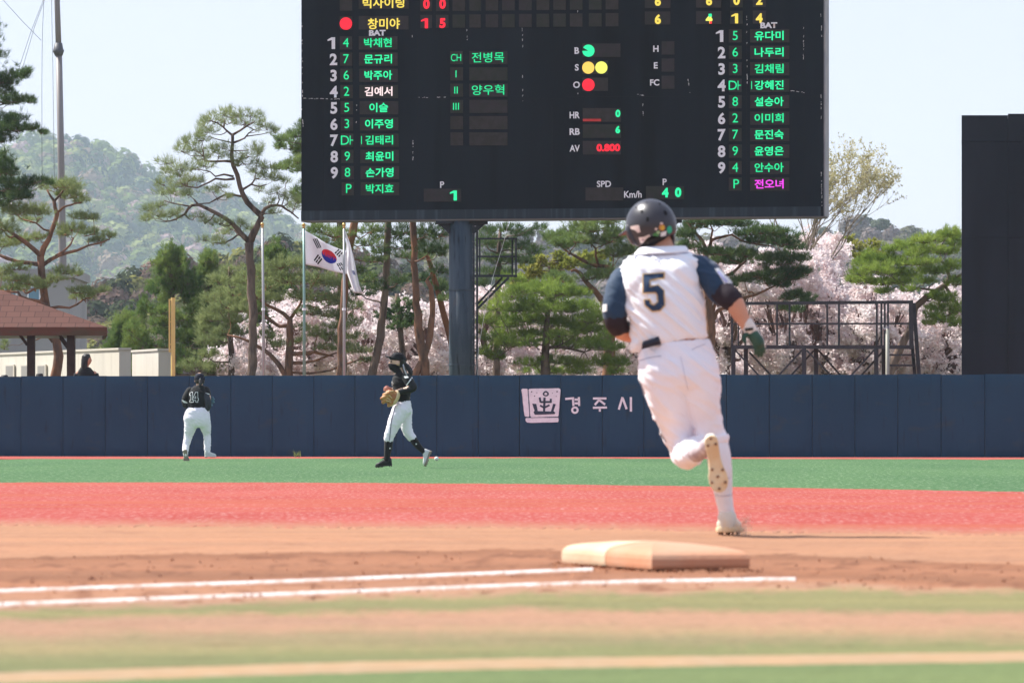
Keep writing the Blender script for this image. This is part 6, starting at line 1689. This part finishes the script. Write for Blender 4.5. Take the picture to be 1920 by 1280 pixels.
# hair and helmet
mb = MB(); A.loft(mb, [(1206, 463, 1233, 459, .145, .055), (1200, 455, 1250, 449, .155, .08), (1196, 440, 1260, 434, .17, .09)], 24); solid('hair', mb, m_hair, run, 0.006, 3, .003, (40, 40, 10))
def hpt(a, e, s=1.0):
    """helmet shell: a = azimuth from the camera side (0 = towards camera, + right), e = elevation"""
    c = A.P(1221, 424, .175)
    rx, ry, rz = 0.1165 * s, 0.142 * s, 0.134 * s
    p = Vector((math.sin(a) * math.cos(e) * rx, -math.cos(a) * math.cos(e) * ry, math.sin(e) * rz))
    return c + Matrix.Rotation(R(-13), 3, 'Y') @ (Matrix.Rotation(R(32), 3, 'Z') @ p)
mb = MB()
NA, NE = 64, 26
def ebot(a):      # lower rim, lower over the ears, raised in front
    a = (a + math.pi) % (2 * math.pi) - math.pi
    back = math.exp(-(a / 1.0) ** 2); ear = math.exp(-((abs(a) - 1.55) / 0.42) ** 2); fr = math.exp(-((abs(a) - math.pi) / 0.8) ** 2)
    return R(-24) * back - R(36) * ear + R(12) * fr * 1 - R(8)
vs = []
for j in range(NE + 1):
    for i in range(NA):
        a = 2 * math.pi * i / NA
        e = ebot(a) + (math.pi / 2 - ebot(a)) * (j / NE)
        vs.append(hpt(a, e))
mb.add(vs, [(j * NA + i, j * NA + (i + 1) % NA, (j + 1) * NA + (i + 1) % NA, (j + 1) * NA + i) for j in range(NE) for i in range(NA)])
hel = mb.build('helmet', m_helmet, run, True)
md = hel.modifiers.new('shell', 'SOLIDIFY'); md.thickness = 0.010; md.offset = -1
# brim, points away to the left
mb = MB(); vs = []
for j in range(7):
    for i in range(21):
        a = math.pi + (i / 20 - 0.5) * 1.9
        sh = 1.0 + 0.48 * (j / 6) * math.cos((i / 20 - 0.5) * 2.2)
        p = hpt(a, R(6) - R(3) * j / 6, 1.0); c = hpt(a, 0, 0.0)
        vs.append(c + (p - c) * sh + Vector((0, 0, -0.012 * (j / 6))))
mb.add(vs, [(j * 21 + i, j * 21 + i + 1, (j + 1) * 21 + i + 1, (j + 1) * 21 + i) for j in range(6) for i in range(20)])
br = mb.build('brim', m_helmet, hel, True); md = br.modifiers.new('shell', 'SOLIDIFY'); md.thickness = 0.006
mb = MB(); A.loft(mb, [(1173, 421, 1189, 424, .165, .030), (1172, 432, 1190, 436, .16, .036), (1176, 446, 1196, 452, .155, .034), (1184, 458, 1204, 463, .15, .024)], 20); solid('ear_flap', mb, m_helmet, hel, 0.005, 3)
mb = MB(); A.loft(mb, [(1256, 428, 1265, 428, .15, .030), (1258, 446, 1266, 446, .155, .028), (1258, 461, 1265, 461, .16, .018)], 16); solid('ear_flap', mb, m_helmet, hel, 0.005, 3)
HP = lambda x, y: (1160 + x / 10.664, 360 + y / 10.664)
def hdecal(name, pts, m, off=0.003): return decal(name, [HP(*p) for p in pts], m, hel, hel, A, off=off, cuts=2)
def oval(cx, cy, rx, ry, ang=0, n=14):
    return [(cx + rx * math.cos(2 * math.pi * k / n) * math.cos(ang) - ry * math.sin(2 * math.pi * k / n) * math.sin(ang), cy + rx * math.cos(2 * math.pi * k / n) * math.sin(ang) + ry * math.sin(2 * math.pi * k / n) * math.cos(ang)) for k in range(n)]
for o_ in ((460, 388, 22, 34, .2), (355, 315, 16, 16, 0), (578, 545, 30, 48, .1), (935, 420, 26, 52, -.45), (815, 236, 22, 14, .3), (560, 205, 16, 10, 0)):
    hdecal('vent', oval(*o_), m_hole)
m_st_pink = mat('pale pink sticker', (.70, .56, .52), .5); m_st_g = mat('green sticker', (.03, .42, .26), .5); m_st_dg = mat('dark green sticker', (.06, .22, .07), .5); m_st_o = mat('orange sticker', (.55, .24, .08), .5); m_st_y = mat('yellow sticker', (.66, .42, .06), .5)
hdecal('sticker', [(345, 665), (410, 662), (440, 800), (380, 815), (330, 760), (250, 740), (240, 690)], m_st_pink)
hdecal('sticker', [(398, 905), (535, 893), (575, 985), (445, 1025)], m_st_pink); hdecal('sticker_print', oval(490, 955, 20, 22), mat('grey red print', (.30, .16, .20), .6), .006)
hdecal('sticker', oval(1012, 755, 52, 78), m_st_g)
hdecal('sticker', oval(745, 855, 58, 42), m_st_dg); hdecal('sticker', oval(790, 805, 36, 34), mat('light green sticker', (.32, .46, .26), .5), .005)
hdecal('sticker', [(845, 810), (955, 775), (940, 870), (835, 890)], m_trim)
hdecal('sticker', oval(865, 710, 62, 66), m_st_o); hdecal('sticker_print', oval(878, 715, 36, 44), m_st_y, .006); hdecal('sticker', oval(855, 628, 32, 22), m_st_pink); hdecal('sticker', oval(748, 738, 26, 24), m_st_pink)
# a little dust thrown up by the stride
V = []
for i in range(1300):
    t = rng.random()
    c = A.P(1388 + rng.normal() * 7 + 12 * t, 1003 - 34 * t ** 1.3 + rng.normal() * 4, rng.normal() * 0.06)
    r = rng.uniform(0.0008, 0.0026)
    q = [c + Vector(tuple(rng.normal(size=3) * r)) for _ in range(3)]
    V += [tuple(v) for v in q]
tag(link('kicked_dust', np_mesh('kicked_dust', np.array(V), 3), mat('flying clay dust', (.74, .55, .40), 1.0)), 'spray of clay grains kicked up beside the runner', 'dust', kind='stuff')

# ------------------------------------------------------------------ masked fielder with tan glove
B = Fig(69.3)
c = B.P(721, 877)
fm = empty('person', (c.x, 69.3, 0), 'jogging fielder in black cap and face mask holding a tan glove, facing left', 'person')
mb = MB()
B.loft(mb, [(743, 752, 768, 753, 0, .12), (739, 735, 770, 738, 0, .12), (737, 718, 772, 722, 0, .13), (738, 706, 770, 710, 0, .12), (744, 701, 762, 703, 0, .07)], 24)
B.loft(mb, [(746, 750, 766, 752, 0, .10), (745, 764, 767, 768, 0, .11), (748, 775, 765, 778, 0, .10)], 24)
B.tube(mb, [(751, 704, 0, 6.5), (748, 694, 0, 7), (745, 685, 0, 7.5)])
mb.ball(B.P(743.5, 679, 0), 0.094, 18, 14, (1.05, .82, 1.15)); mb.ball(B.P(729.2, 681, 0), .016, 8, 6); mb.ball(B.P(746.5, 681, -.088), .026, 8, 6, (.9, .7, 1.3))
B.tube(mb, [(764, 711, -.14, 7.5), (771, 720, -.17, 7), (775, 726, -.18, 6.4), (764, 730, -.18, 6), (748, 734, -.15, 5), (740, 737, -.14, 4.6)])
B.tube(mb, [(746, 710, .14, 7.5), (744, 726, .17, 6.6), (742, 734, .16, 6), (733, 731, .05, 5), (726, 728, -.02, 4.5)])
B.tube(mb, [(752, 770, -.07, 10), (743, 790, -.09, 8.5), (734, 815, -.09, 6), (728.5, 838, -.085, 5), (726, 855, -.085, 3.6), (725, 866, -.085, 3.2)])
B.tube(mb, [(760, 772, .08, 9), (761, 792, .08, 7.5), (766, 811, .08, 6), (774, 822, .08, 5), (786, 838, .08, 4), (796, 848, .08, 3.2)])
fb_ = solid('body', mb, m_skin2, fm, 0.013, 6)
mb = MB()
B.loft(mb, [(742, 749, 770, 751, 0, .13), (741, 760, 771.5, 762, 0, .15), (742, 772, 771, 775, 0, .15)], 24)
B.tube(mb, [(752, 768, -.07, 16.5), (743, 785, -.09, 14.5), (735.5, 803, -.09, 11.5), (729.5, 818, -.09, 9.6), (729, 824, -.09, 9)])
B.tube(mb, [(760, 770, .08, 13.5), (761, 787, .08, 11.5), (763, 803, .08, 10.5), (768, 815, .08, 9), (773, 821, .08, 8.2)])
bp_ = solid('trousers', mb, m_fwhite, fm, 0.011, 6, 0.009, (14, 14, 16), 5)
decal('piping', [[(740.5, 760), (742.0, 760), (734.5, 790), (733, 790)], [(733, 790), (734.5, 790), (730.8, 826), (729.6, 826)]], m_piping, bp_, bp_, B, off=.006)
mb = MB()
B.loft(mb, [(743, 756.5, 767.5, 755, 0, .135), (740, 744, 769, 746, 0, .135), (736.5, 730, 771, 735, 0, .14), (734.5, 718, 773, 722, 0, .145), (736, 707, 772.5, 711, 0, .135), (741, 701, 766, 704, 0, .09), (744.5, 697, 758, 699, 0, .07)], 28)
bj_ = solid('jersey', mb, m_black, fm, 0.011, 5, 0.008, (12, 12, 14), 9)
mb = MB(); B.tube(mb, [(762, 708, -.11, 9.5), (769, 717, -.16, 9.2)], 14); bs_ = solid('sleeve', mb, m_black, fm, 0.01, 3, .004)
mb = MB(); B.tube(mb, [(748, 708, .11, 9), (745, 720, .17, 8.8)], 14); solid('sleeve', mb, m_black, fm, 0.01, 3, .004)
decal('trim', [[(772, 707), (773.4, 708.4), (763.2, 722.6), (761.6, 721.4)]], m_trim, bs_, bs_, B, off=.012)
decal('shoulder_print', [(757, 705.5), (764, 705), (766.5, 708), (760, 709.5)], m_trim, bs_, bs_, B, off=.012)
decal('chest_print', [(730.5, 718), (735.5, 714), (738.5, 719), (736, 723), (731, 722)], mat('grey print', (.24, .23, .23), .8), bj_, bj_, B, off=.008)
mb = MB(); B.tube(mb, [(768, 716, -.165, 7.8), (775, 725.5, -.18, 7.6), (768, 730, -.18, 7.2), (756, 733, -.165, 6.2), (746, 735.5, -.15, 5.4)], 14); solid('undersleeve', mb, m_bsleeve, fm, 0.01, 3, .003)
mb = MB(); B.tube(mb, [(745, 720, .17, 7.6), (742, 734, .165, 7.2), (736, 732, .10, 6)], 14); solid('undersleeve', mb, m_bsleeve, fm, 0.01, 3)
# bare hand with fingers
mb = MB(); B.tube(mb, [(730, 729.5, .0, 4.2), (725, 728, -.04, 4.6)], 10)
for i in range(4): B.tube(mb, [(725, 725.2 + i * 2, -.045, 1.5), (721.6, 725.6 + i * 2, -.05, 1.35), (720.2, 727.6 + i * 1.6, -.035, 1.1)], 7)
B.tube(mb, [(728, 725, -.03, 1.6), (724.5, 723.2, -.05, 1.2)], 7)
solid('hand', mb, mat('flushed skin', (.62, .26, .20), .5), fm, 0.005, 2)
# tan fielding glove: pocket, five finger stalls, webbing
mb = MB()
B.tube(mb, [(744, 739, -.16, 7), (737, 744, -.18, 10), (731, 749, -.18, 9.5)], 14)
for (x, y, x2, y2, d) in ((738, 735, 726, 735, -.20), (735, 738, 719.5, 740, -.22), (731, 742, 715.5, 747, -.22), (731, 748, 718, 754, -.21), (737, 752, 729, 760, -.19)):
    B.tube(mb, [(x, y, d, 4.2), ((x + x2) / 2, (y + y2) / 2 - .8, d - .03, 4.3), (x2, y2, d, 3.4)], 10)
gl = solid('fielding_glove', mb, m_mitt, fm, 0.008, 2, .003, (20, 20, 20))
mb = MB(); B.tube(mb, [(746, 735, -.17, 4), (744.5, 744, -.20, 5), (739, 754, -.20, 4.5), (733, 760, -.19, 2.5)], 12); solid('glove_heel', mb, m_mittp, gl, 0.008, 2)
mb = MB()
for (x, y, x2, y2) in ((727, 738.5, 735, 746), (723, 744, 732, 750), (724, 751, 733, 753), (731, 733.5, 737, 733)): mb.tube([B.P(x, y, -.265), B.P((x + x2) / 2, (y + y2) / 2, -.27), B.P(x2, y2, -.255)], .006, 6)
mb.build('lacing', m_mittp, gl)
# cap, mask, ponytail
mb = MB(); B.loft(mb, [(731, 675, 762, 676.5, 0, .088), (731.5, 670, 761, 671, 0, .09), (735, 663.5, 757, 664.5, 0, .08), (741, 660.3, 751, 660.6, 0, .045)], 24); B.tube(mb, [(733, 672, 0, 3.2), (747, 675, -.04, 4)]); cp = solid('cap', mb, m_cap, fm, 0.009, 4)
mb = MB(); mb.loft([(B.P(733, 670.5, -.085), B.P(733, 670.5, .085), Vector((0, 0, .018))), (B.P(729, 669.8, -.082), B.P(729, 669.8, .082), Vector((0, 0, .014))), (B.P(725, 668.6, -.06), B.P(725, 668.6, .06), Vector((0, 0, .012))), (B.P(722.8, 667.6, -.03), B.P(722.8, 667.6, .03), Vector((0, 0, .01)))], 16); mb.build('brim', m_cap, cp, True)
mb = MB(); B.loft(mb, [(727.3, 680.5, 752, 684.5, 0, .086), (728, 686, 751, 690, 0, .084), (731, 692.5, 754, 695, 0, .074), (740, 699, 757, 702, 0, .07)], 24); solid('face_mask', mb, m_cap, fm, 0.009, 4)
mb = MB(); mb.ball(B.P(733.5, 677.5, -.062), .011, 8, 6); mb.build('eye', m_hair, fm, True)
mb = MB(); B.loft(mb, [(747, 690, 756, 688, 0, .075), (748, 680, 759, 680, 0, .082), (748, 673, 760, 675, 0, .085)], 18); B.tube(mb, [(758, 681, 0, 3.4), (763, 686, -.02, 4.2), (767.5, 692, -.03, 5.2), (770, 698, -.04, 4.4), (771, 704, -.04, 2)], 12); solid('hair', mb, m_hair, fm, 0.009, 3, .006, (30, 30, 12))
mb = MB(); mb.tube([B.P(756, 683, -.10), B.P(757.5, 691, -.12), B.P(760, 697, -.14), B.P(763, 703, -.17)], .010, 6); mb.build('strap', mat('grey strap', (.4, .4, .42), .7), fm, True)
mb = MB(); B.tube(mb, [(729.3, 822, -.09, 8.4), (728, 838, -.085, 8), (726, 852, -.085, 6.2), (725, 864, -.085, 5.6)], 14); s1 = solid('sock', mb, m_black, fm, 0.009, 4)
mb = MB(); B.tube(mb, [(772, 819, .08, 7.8), (781, 832, .08, 7), (789, 841, .08, 5.4), (796, 847, .08, 5)], 14); s2 = solid('sock', mb, m_black, fm, 0.009, 4)
for s_, q in ((s1, (731, 840)), (s2, (780.5, 832))): decal('sock_mark', [(q[0] - 1.2, q[1] - 1.2), (q[0] + 1.2, q[1] - 1.2), (q[0] + 1.2, q[1] + 1.2), (q[0] - 1.2, q[1] + 1.2)], m_trim, s_, s_, B, off=.006)
sh = shoe(fm, B.P(735.5, 872.5, -.085), B.P(703.5, 875.5, -.085), (0, 0, 1), m_bshoe, m_bshoe, m_bshoe, wid=1.15, ankle=.10)
mb = MB()
for k in range(4): mb.tube([B.P(722 - k * 2.6, 861.5 + k * 1.6, -.13), B.P(719.5 - k * 2.6, 860.5 + k * 1.6, -.085), B.P(721 - k * 2.6, 862 + k * 1.6, -.04)], .006, 5)
mb.tube([B.P(722, 861, -.12), B.P(718, 857.5, -.14), B.P(716, 860, -.15)], .006, 5)
mb.build('laces', m_bshoe, sh)
shoe(fm, B.P(809.3, 845, .08), B.P(798, 874.5, .08), B.P(790, 852, .08) - B.P(800, 856, .08), m_wshoe, m_bsole, m_bsole, wid=1.1, ankle=.10)

# ------------------------------------------------------------------ fielder number 14 by the wall
E = Fig(85.0)
c = E.P(381, 862)
f14 = empty('person', (c.x, 85.0, 0), 'fielder in black jersey number 14 and white trousers running toward the wall, seen from behind', 'person')
mb = MB()
E.loft(mb, [(357, 764, 389, 764, 0, .12), (354, 748, 390, 748, .02, .13), (354, 734, 390, 733, .05, .12), (362, 726, 384, 725, .06, .08)], 24)
E.loft(mb, [(357, 762, 387, 762, 0, .10), (354, 775, 387, 775, 0, .12), (356, 786, 386, 786, 0, .11)], 24)
E.tube(mb, [(374, 728, .06, 6), (374, 718, .08, 6.2), (374, 710, .09, 6.5)])
mb.ball(E.P(374, 710.5, .09), .094, 18, 14, (.86, 1.0, 1.18)); mb.ball(E.P(365, 714, .09), .018, 8, 6, (.5, .8, 1.3)); mb.ball(E.P(383, 714, .09), .018, 8, 6, (.5, .8, 1.3)); mb.ball(E.P(374, 711, .195), .015, 8, 6)
E.tube(mb, [(354, 735, .05, 6.5), (348, 750, .02, 6), (348, 759, .02, 5.5), (353, 761, .16, 4.6), (360, 757, .26, 4)])
E.tube(mb, [(388, 734, .05, 6.5), (390, 750, -.06, 6), (390, 760, -.08, 5.6), (387, 770, -.06, 4.5)])
E.tube(mb, [(360, 782, 0, 11), (356, 805, .0, 7.5), (352, 822, 0, 5.5), (349, 838, -.07, 4.0), (348, 852, -.19, 3.4)])
E.tube(mb, [(380, 782, 0, 11), (386, 803, .05, 6.5), (388.5, 820, .04, 5), (389, 840, .01, 3.8), (389.5, 850, .0, 3.4)])
solid('body', mb, m_skin2, f14, 0.014, 6)
mb = MB()
E.loft(mb, [(353, 763, 391, 763, 0, .13), (347, 772, 393, 772, -.02, .15), (344, 784, 394.5, 784, -.03, .16), (345.5, 793, 394, 793, -.03, .145), (348, 801, 393, 801, -.02, .12)], 28)
E.tube(mb, [(358, 788, -.04, 13.5), (356.5, 802, -.03, 11.5), (353, 818, 0, 8.2), (349, 833, -.04, 6.8), (348, 843, -.10, 6.4)])
E.tube(mb, [(382, 786, -.04, 13), (385.5, 801, .0, 10.5), (388.3, 815, .05, 7.3), (389, 830, .03, 6.8), (388.6, 843, .01, 6.4)])
ep_ = solid('trousers', mb, m_fwhite, f14, 0.012, 14, 0.010, (10, 10, 20), 3)
mb = MB()
E.loft(mb, [(353, 766, 390, 766.5, 0, .135), (353, 755, 390.5, 756, .01, .14), (352.5, 744, 391, 744, .025, .145), (352.5, 735, 391, 733.5, .045, .135), (357, 728, 387.5, 727, .06, .11), (365, 722.5, 383, 722, .07, .075)], 28)
ej_ = solid('jersey', mb, m_black, f14, 0.012, 4, 0.008, (12, 12, 14), 6)
mb = MB(); E.tube(mb, [(356, 733, .05, 8), (350, 744, .02, 8), (347.5, 752, .02, 7.6)], 14); e1 = solid('sleeve', mb, m_black, f14, 0.011, 3)
mb = MB(); E.tube(mb, [(386, 732, .05, 8.2), (388, 740, .0, 8), ], 14); e2 = solid('sleeve', mb, m_black, f14, 0.011, 3)
decal('trim', [[(341, 750), (343, 749.4), (351.5, 754), (351, 755.4), (345, 754.6)]], m_trim, e1, e1, E, off=.012)
decal('trim', [[(378.5, 738.5), (384, 736), (392.5, 738), (393, 739.6), (384, 737.6), (379.2, 740)]], m_trim, e2, e2, E, off=.012)
mb = MB(); E.tube(mb, [(348, 751, .02, 6.8), (348, 758, .02, 6.6), (352, 761, .12, 5.4)], 12); solid('undersleeve', mb, m_bsleeve, f14, 0.011, 3)
mb = MB(); E.tube(mb, [(386, 742, -.03, 7.4), (389, 752, -.07, 7.2), (390, 761, -.08, 6.4), (388, 767, -.07, 5.2)], 12); solid('undersleeve', mb, mat('charcoal undersleeve', (.035, .038, .048), .65, .25), f14, 0.011, 3)
mb = MB(); E.tube(mb, [(388, 768, -.07, 3.6), (384.5, 773, -.08, 4.2)], 10)
for i in range(4): E.tube(mb, [(384.5 - i * .6, 771.5 + i * 1.6, -.085, 1.4), (381.8 - i * .3, 774 + i * 1.1, -.08, 1.2)], 7)
E.tube(mb, [(387.5, 772, -.10, 1.5), (388, 775.5, -.11, 1.2)], 7)
solid('hand', mb, m_skin, f14, 0.006, 2)
mb = MB(); E.tube(mb, [(391, 750, .14, 4.5), (395, 750, .16, 6), (397, 752, .16, 5)], 12)
for (x, y, x2, y2) in ((393, 746, 394, 743), (396, 746, 399, 744.6), (398, 749, 401, 748), (398, 753, 401, 753.6), (395, 756, 397, 759.5)): E.tube(mb, [(x, y, .13, 2.6), (x2, y2, .11, 2)], 8)
solid('fielding_glove', mb, m_bluemitt, f14, 0.008, 1)
def XY(x, y): return (320 + x / 6.09, 680 + y / 6.09)
def outline(polys, w):
    out = []
    for P in polys:
        Pn = offset_poly(P, w / 2); Pm = offset_poly(P, -w / 2)
        n = len(P)
        for i in range(n): out.append([Pn[i], Pn[(i + 1) % n], Pm[(i + 1) % n], Pm[i]])
    return out
one = [XY(*p) for p in ((218, 352), (240, 335), (252, 335), (252, 425), (262, 427), (262, 450), (222, 450), (222, 427), (233, 425), (232, 368), (218, 372))]
four = [XY(*p) for p in ((285, 336), (310, 336), (310, 405), (318, 405), (318, 427), (310, 427), (310, 450), (288, 450), (288, 427), (256, 427), (256, 405))]
four_in = [XY(*p) for p in ((288, 375), (288, 405), (274, 405))]
decal('number', outline([one, four, four_in], 0.95), m_trim, ej_, ej_, E, off=.012, cuts=1)
mb = MB(); E.loft(mb, [(364, 713, 384, 713, .09, .100), (363.8, 708, 384.2, 708, .09, .106), (366, 702.5, 382, 702.5, .09, .09), (370, 699.3, 378, 699.3, .09, .05)], 24); cp = solid('cap', mb, m_capnavy, f14, 0.01, 3)
mb = MB(); mb.loft([(E.P(366, 710, .18), E.P(382, 710, .18), Vector((0, 0, .012))), (E.P(368, 711, .25), E.P(380, 711, .25), Vector((0, 0, .008)))], 14); mb.build('brim', m_capnavy, cp, True)
decal('cap_mark', [(374.4, 709), (375.8, 709), (375.8, 710.6), (374.4, 710.6)], m_trim, cp, cp, E, off=.01)
mb = MB(); E.loft(mb, [(366, 718.5, 383, 718.5, .06, .07), (364.6, 712, 383.6, 712, .075, .095)], 18); E.tube(mb, [(375.5, 713, -.02, 3), (376, 718, -.04, 3.4), (375, 724, -.05, 2.6)], 10); solid('hair', mb, m_hair, f14, 0.009, 2, .005, (30, 30, 12))
mb = MB(); E.tube(mb, [(348.5, 838, -.08, 5.6), (348, 847, -.16, 5), (348, 852, -.19, 4.8)], 12); solid('sock', mb, m_sock, f14, 0.009, 2)
mb = MB(); E.tube(mb, [(389, 840, .01, 5.4), (389.5, 849, .0, 5)], 12); solid('sock', mb, m_sock, f14, 0.009, 2)
shoe(f14, E.P(346.5, 842.5, -.24), E.P(350.5, 868.5, -.20), E.P(348, 842, .3) - E.P(348, 842, 0), m_wshoe, m_bsole, m_bsole, wid=1.1, ankle=.09)
shoe(f14, E.P(384, 856, -.03), E.P(405, 856, .06), (0, 0, 1), m_wshoe, m_wshoe, m_bsole, wid=1.1, ankle=.105)

# ------------------------------------------------------------------ onlookers behind the wall
def onlooker(label, Y, x, yh, s, m_coat, look=1, hood=True, seated=False):
    g_ = Fig(Y); k = g_.k
    top = g_.P(x, yh)
    root = empty('person', (top.x, Y, 0), label, 'person', None)
    hh = top.z
    P = lambda dx, dz, dy=0.0: Vector((top.x + dx, Y + dy, hh + dz))
    mb = MB()
    mb.ball(P(0, -.12), .095, 16, 12, (.95, .95, 1.2)); mb.ball(P(.09 * look, -.13), .017, 8, 6)
    def tb(pts, n=12):
        mb.tube([p for p, r in pts], [r for p, r in pts], n); mb.ball(pts[0][0], pts[0][1], n, 8); mb.ball(pts[-1][0], pts[-1][1], n, 8)
    tb([(P(-.02, -.2), .055), (P(-.03, -.3), .06)])
    mb.loft([(P(-.17, -.34), P(.13, -.34), Vector((0, .08, 0))), (P(-.20, -.5), P(.17, -.5), Vector((0, .11, 0))), (P(-.17, -.8), P(.15, -.8), Vector((0, .10, 0))), (P(-.16, -.95), P(.14, -.95), Vector((0, .10, 0)))], 20)
    for sx in (-1, 1):
        tb([(P(-.02 + sx * .17, -.4), .055), (P(-.02 + sx * .22, -.62, .03), .045), (P(-.02 + sx * .12, -.82, .12), .035), (P(-.02 + sx * .09, -.86, .16), .03)])
        if seated: tb([(P(sx * .09, -.92), .08), (P(sx * .10, -.94, -.38), .065), (P(sx * .10, -hh + .06, -.40), .04)])
        else: tb([(P(sx * .08, -.9), .08), (P(sx * .09, -.9 - (hh - .9) * .5), .06), (P(sx * .09, -hh + .06), .04)])
    solid('body', mb, m_skin, root, .014, 5)
    mb = MB()
    mb.loft([(P(-.12, -.25), P(.06, -.27), Vector((0, .08, 0))), (P(-.20, -.36), P(.15, -.36), Vector((0, .11, 0))), (P(-.24, -.52), P(.20, -.5), Vector((0, .14, 0))), (P(-.22, -.85), P(.19, -.85), Vector((0, .14, 0))), (P(-.21, -1.0), P(.18, -1.0), Vector((0, .14, 0)))], 24)
    for sx in (-1, 1): mb.tube([P(-.02 + sx * .18, -.4), P(-.02 + sx * .24, -.62, .03), P(-.02 + sx * .15, -.82, .12)], [.075, .07, .055], 12)
    solid('jacket', mb, m_coat, root, .014, 4, .008)
    mb = MB()
    if hood: mb.loft([(P(-.13, -.28), P(.0, -.30), Vector((0, .11, 0))), (P(-.125, -.14), P(.035, -.16), Vector((0, .115, 0))), (P(-.11, -.03), P(.075, -.05), Vector((0, .10, 0))), (P(-.06, .012), P(.05, .01), Vector((0, .06, 0)))], 20)
    else: mb.loft([(P(-.10, -.2), P(.05, -.16), Vector((0, .10, 0))), (P(-.108, -.1), P(.07, -.08), Vector((0, .108, 0))), (P(-.07, .005), P(.06, .005), Vector((0, .07, 0)))], 20)
    solid('hair', mb, m_hair, root, .012, 4, .006)
    mb = MB()
    for sx in (-1, 1):
        if seated: pts = [P(sx * .09, -.95), P(sx * .10, -.95, -.36), P(sx * .10, -hh + .03, -.39)]
        else: pts = [P(sx * .08, -.92), P(sx * .09, -.9 - (hh - .9) * .5), P(sx * .09, -hh + .03)]
        mb.tube(pts, [.10, .08, .06], 12)
    solid('trousers', mb, m_coat, root, .014, 3)
onlooker('onlooker with dark hair and black jacket standing behind the wall beside the pavilion', 104.8, 163.5, 664, 1, m_black, 1, True)
onlooker('person below the pavilion roof of whom only dark hair shows over the wall', 104.6, 75, 700.5, 1, m_black, -1, False, True)
onlooker('person near the left edge, just the top of dark hair above the wall', 104.6, 9, 703.2, 1, m_bsleeve, 1, False, True)

# ------------------------------------------------------------------ ball and base
m_ball = mat('white ball leather', (0.78, 0.77, 0.74), 0.5, 0.3)
gb_ = W(818.5, 806, 84.5)
mb = MB(); mb.ball((gb_.x, 84.5, 0.040), 0.037, 20, 14)
bl = mb.build('baseball', m_ball, None, True, loc=(gb_.x, 84.5, 0.003)); tag(bl, 'small white baseball lying on green turf behind the masked fielder', 'ball')
mb = MB(); mb.tube([Vector((gb_.x, 84.5, .040)) + Vector((math.cos(a) * .0355, -abs(math.sin(a * 1)) * .008 - .0, math.sin(a) * .0355)) for a in np.linspace(0, 2 * math.pi, 24)], .0016, 5); mb.build('stitching', mat('red stitch', (.5, .03, .03), .7), bl)

m_base_o = mat('orange base vinyl', (0.56, 0.265, 0.15), 0.65, 0.2, var=(0.52, 0.30, 0.19), vscale=3, bump=0.15, bscale=30)
m_base_w = mat('dusty white base vinyl', (0.66, 0.50, 0.34), 0.65, 0.2, var=(0.60, 0.43, 0.28), vscale=3, bump=0.15, bscale=30)
n0 = G(1222, 1073); rgt = G(1406, 1071.5); lft = G(1053, 1058.5)
e1, e2 = rgt - n0, lft - n0
e1.z = e2.z = 0
bs = empty('first_base', (n0 + e1 * .5 + e2 * .5), 'double first base, half orange and half dusty white, on brown clay', 'base')
def slab(a0, a1, name, m):
    mb = MB(); hgt = .072
    lv = [(0.006, 0.0), (0.0, .012), (0.0, .036), (.010, .050), (.03, .060), (.06, .067), (.12, .074), (.3, .086), (.48, .09)]
    rings = []
    NS = 10
    for ins, z in lv:
        ring = []
        lo0, hi0 = a0 + (ins if a0 == 0 else 0), a1 - (ins if a1 == 1 else 0)
        for k in range(NS): ring.append((ins, lo0 + (hi0 - lo0) * k / NS))
        for k in range(NS): ring.append((ins + (1 - 2 * ins) * k / NS, hi0))
        for k in range(NS): ring.append((1 - ins, hi0 - (hi0 - lo0) * k / NS))
        for k in range(NS): ring.append((1 - ins - (1 - 2 * ins) * k / NS, lo0))
        rings.append([n0 + e1 * u + e2 * v + Vector((0, 0, z + .012)) for u, v in ring])
    n = NS * 4
    vs = [p for r in rings for p in r]
    mb.add(vs, [(i * n + j, i * n + (j + 1) % n, (i + 1) * n + (j + 1) % n, (i + 1) * n + j) for i in range(len(lv) - 1) for j in range(n)] + [tuple((len(lv) - 1) * n + j for j in range(n)), tuple(range(n - 1, -1, -1))])
    o = mb.build(name, m, bs, False, bevel=.006); return o
slab(0, .495, 'orange_pad', m_base_o); slab(.505, 1, 'white_pad', m_base_w)

# ================================================================== haze
m_haze = bpy.data.materials.new('haze air'); m_haze.use_nodes = True
t = m_haze.node_tree; t.nodes.clear()
out = t.nodes.new('ShaderNodeOutputMaterial'); pv_ = t.nodes.new('ShaderNodeVolumePrincipled')
pv_.inputs['Color'].default_value = (0.72, 0.86, 1.0, 1); pv_.inputs['Density'].default_value = 0.00016; pv_.inputs['Anisotropy'].default_value = 0.2
t.links.new(pv_.outputs[0], out.inputs['Volume'])
mb = MB(); mb.box(-1400, 1400, -60, 3300, -1.2, 190)
hz = mb.build('haze', m_haze); tag(hz, 'thin pale spring haze in the air over the field and hills', 'haze', kind='stuff')
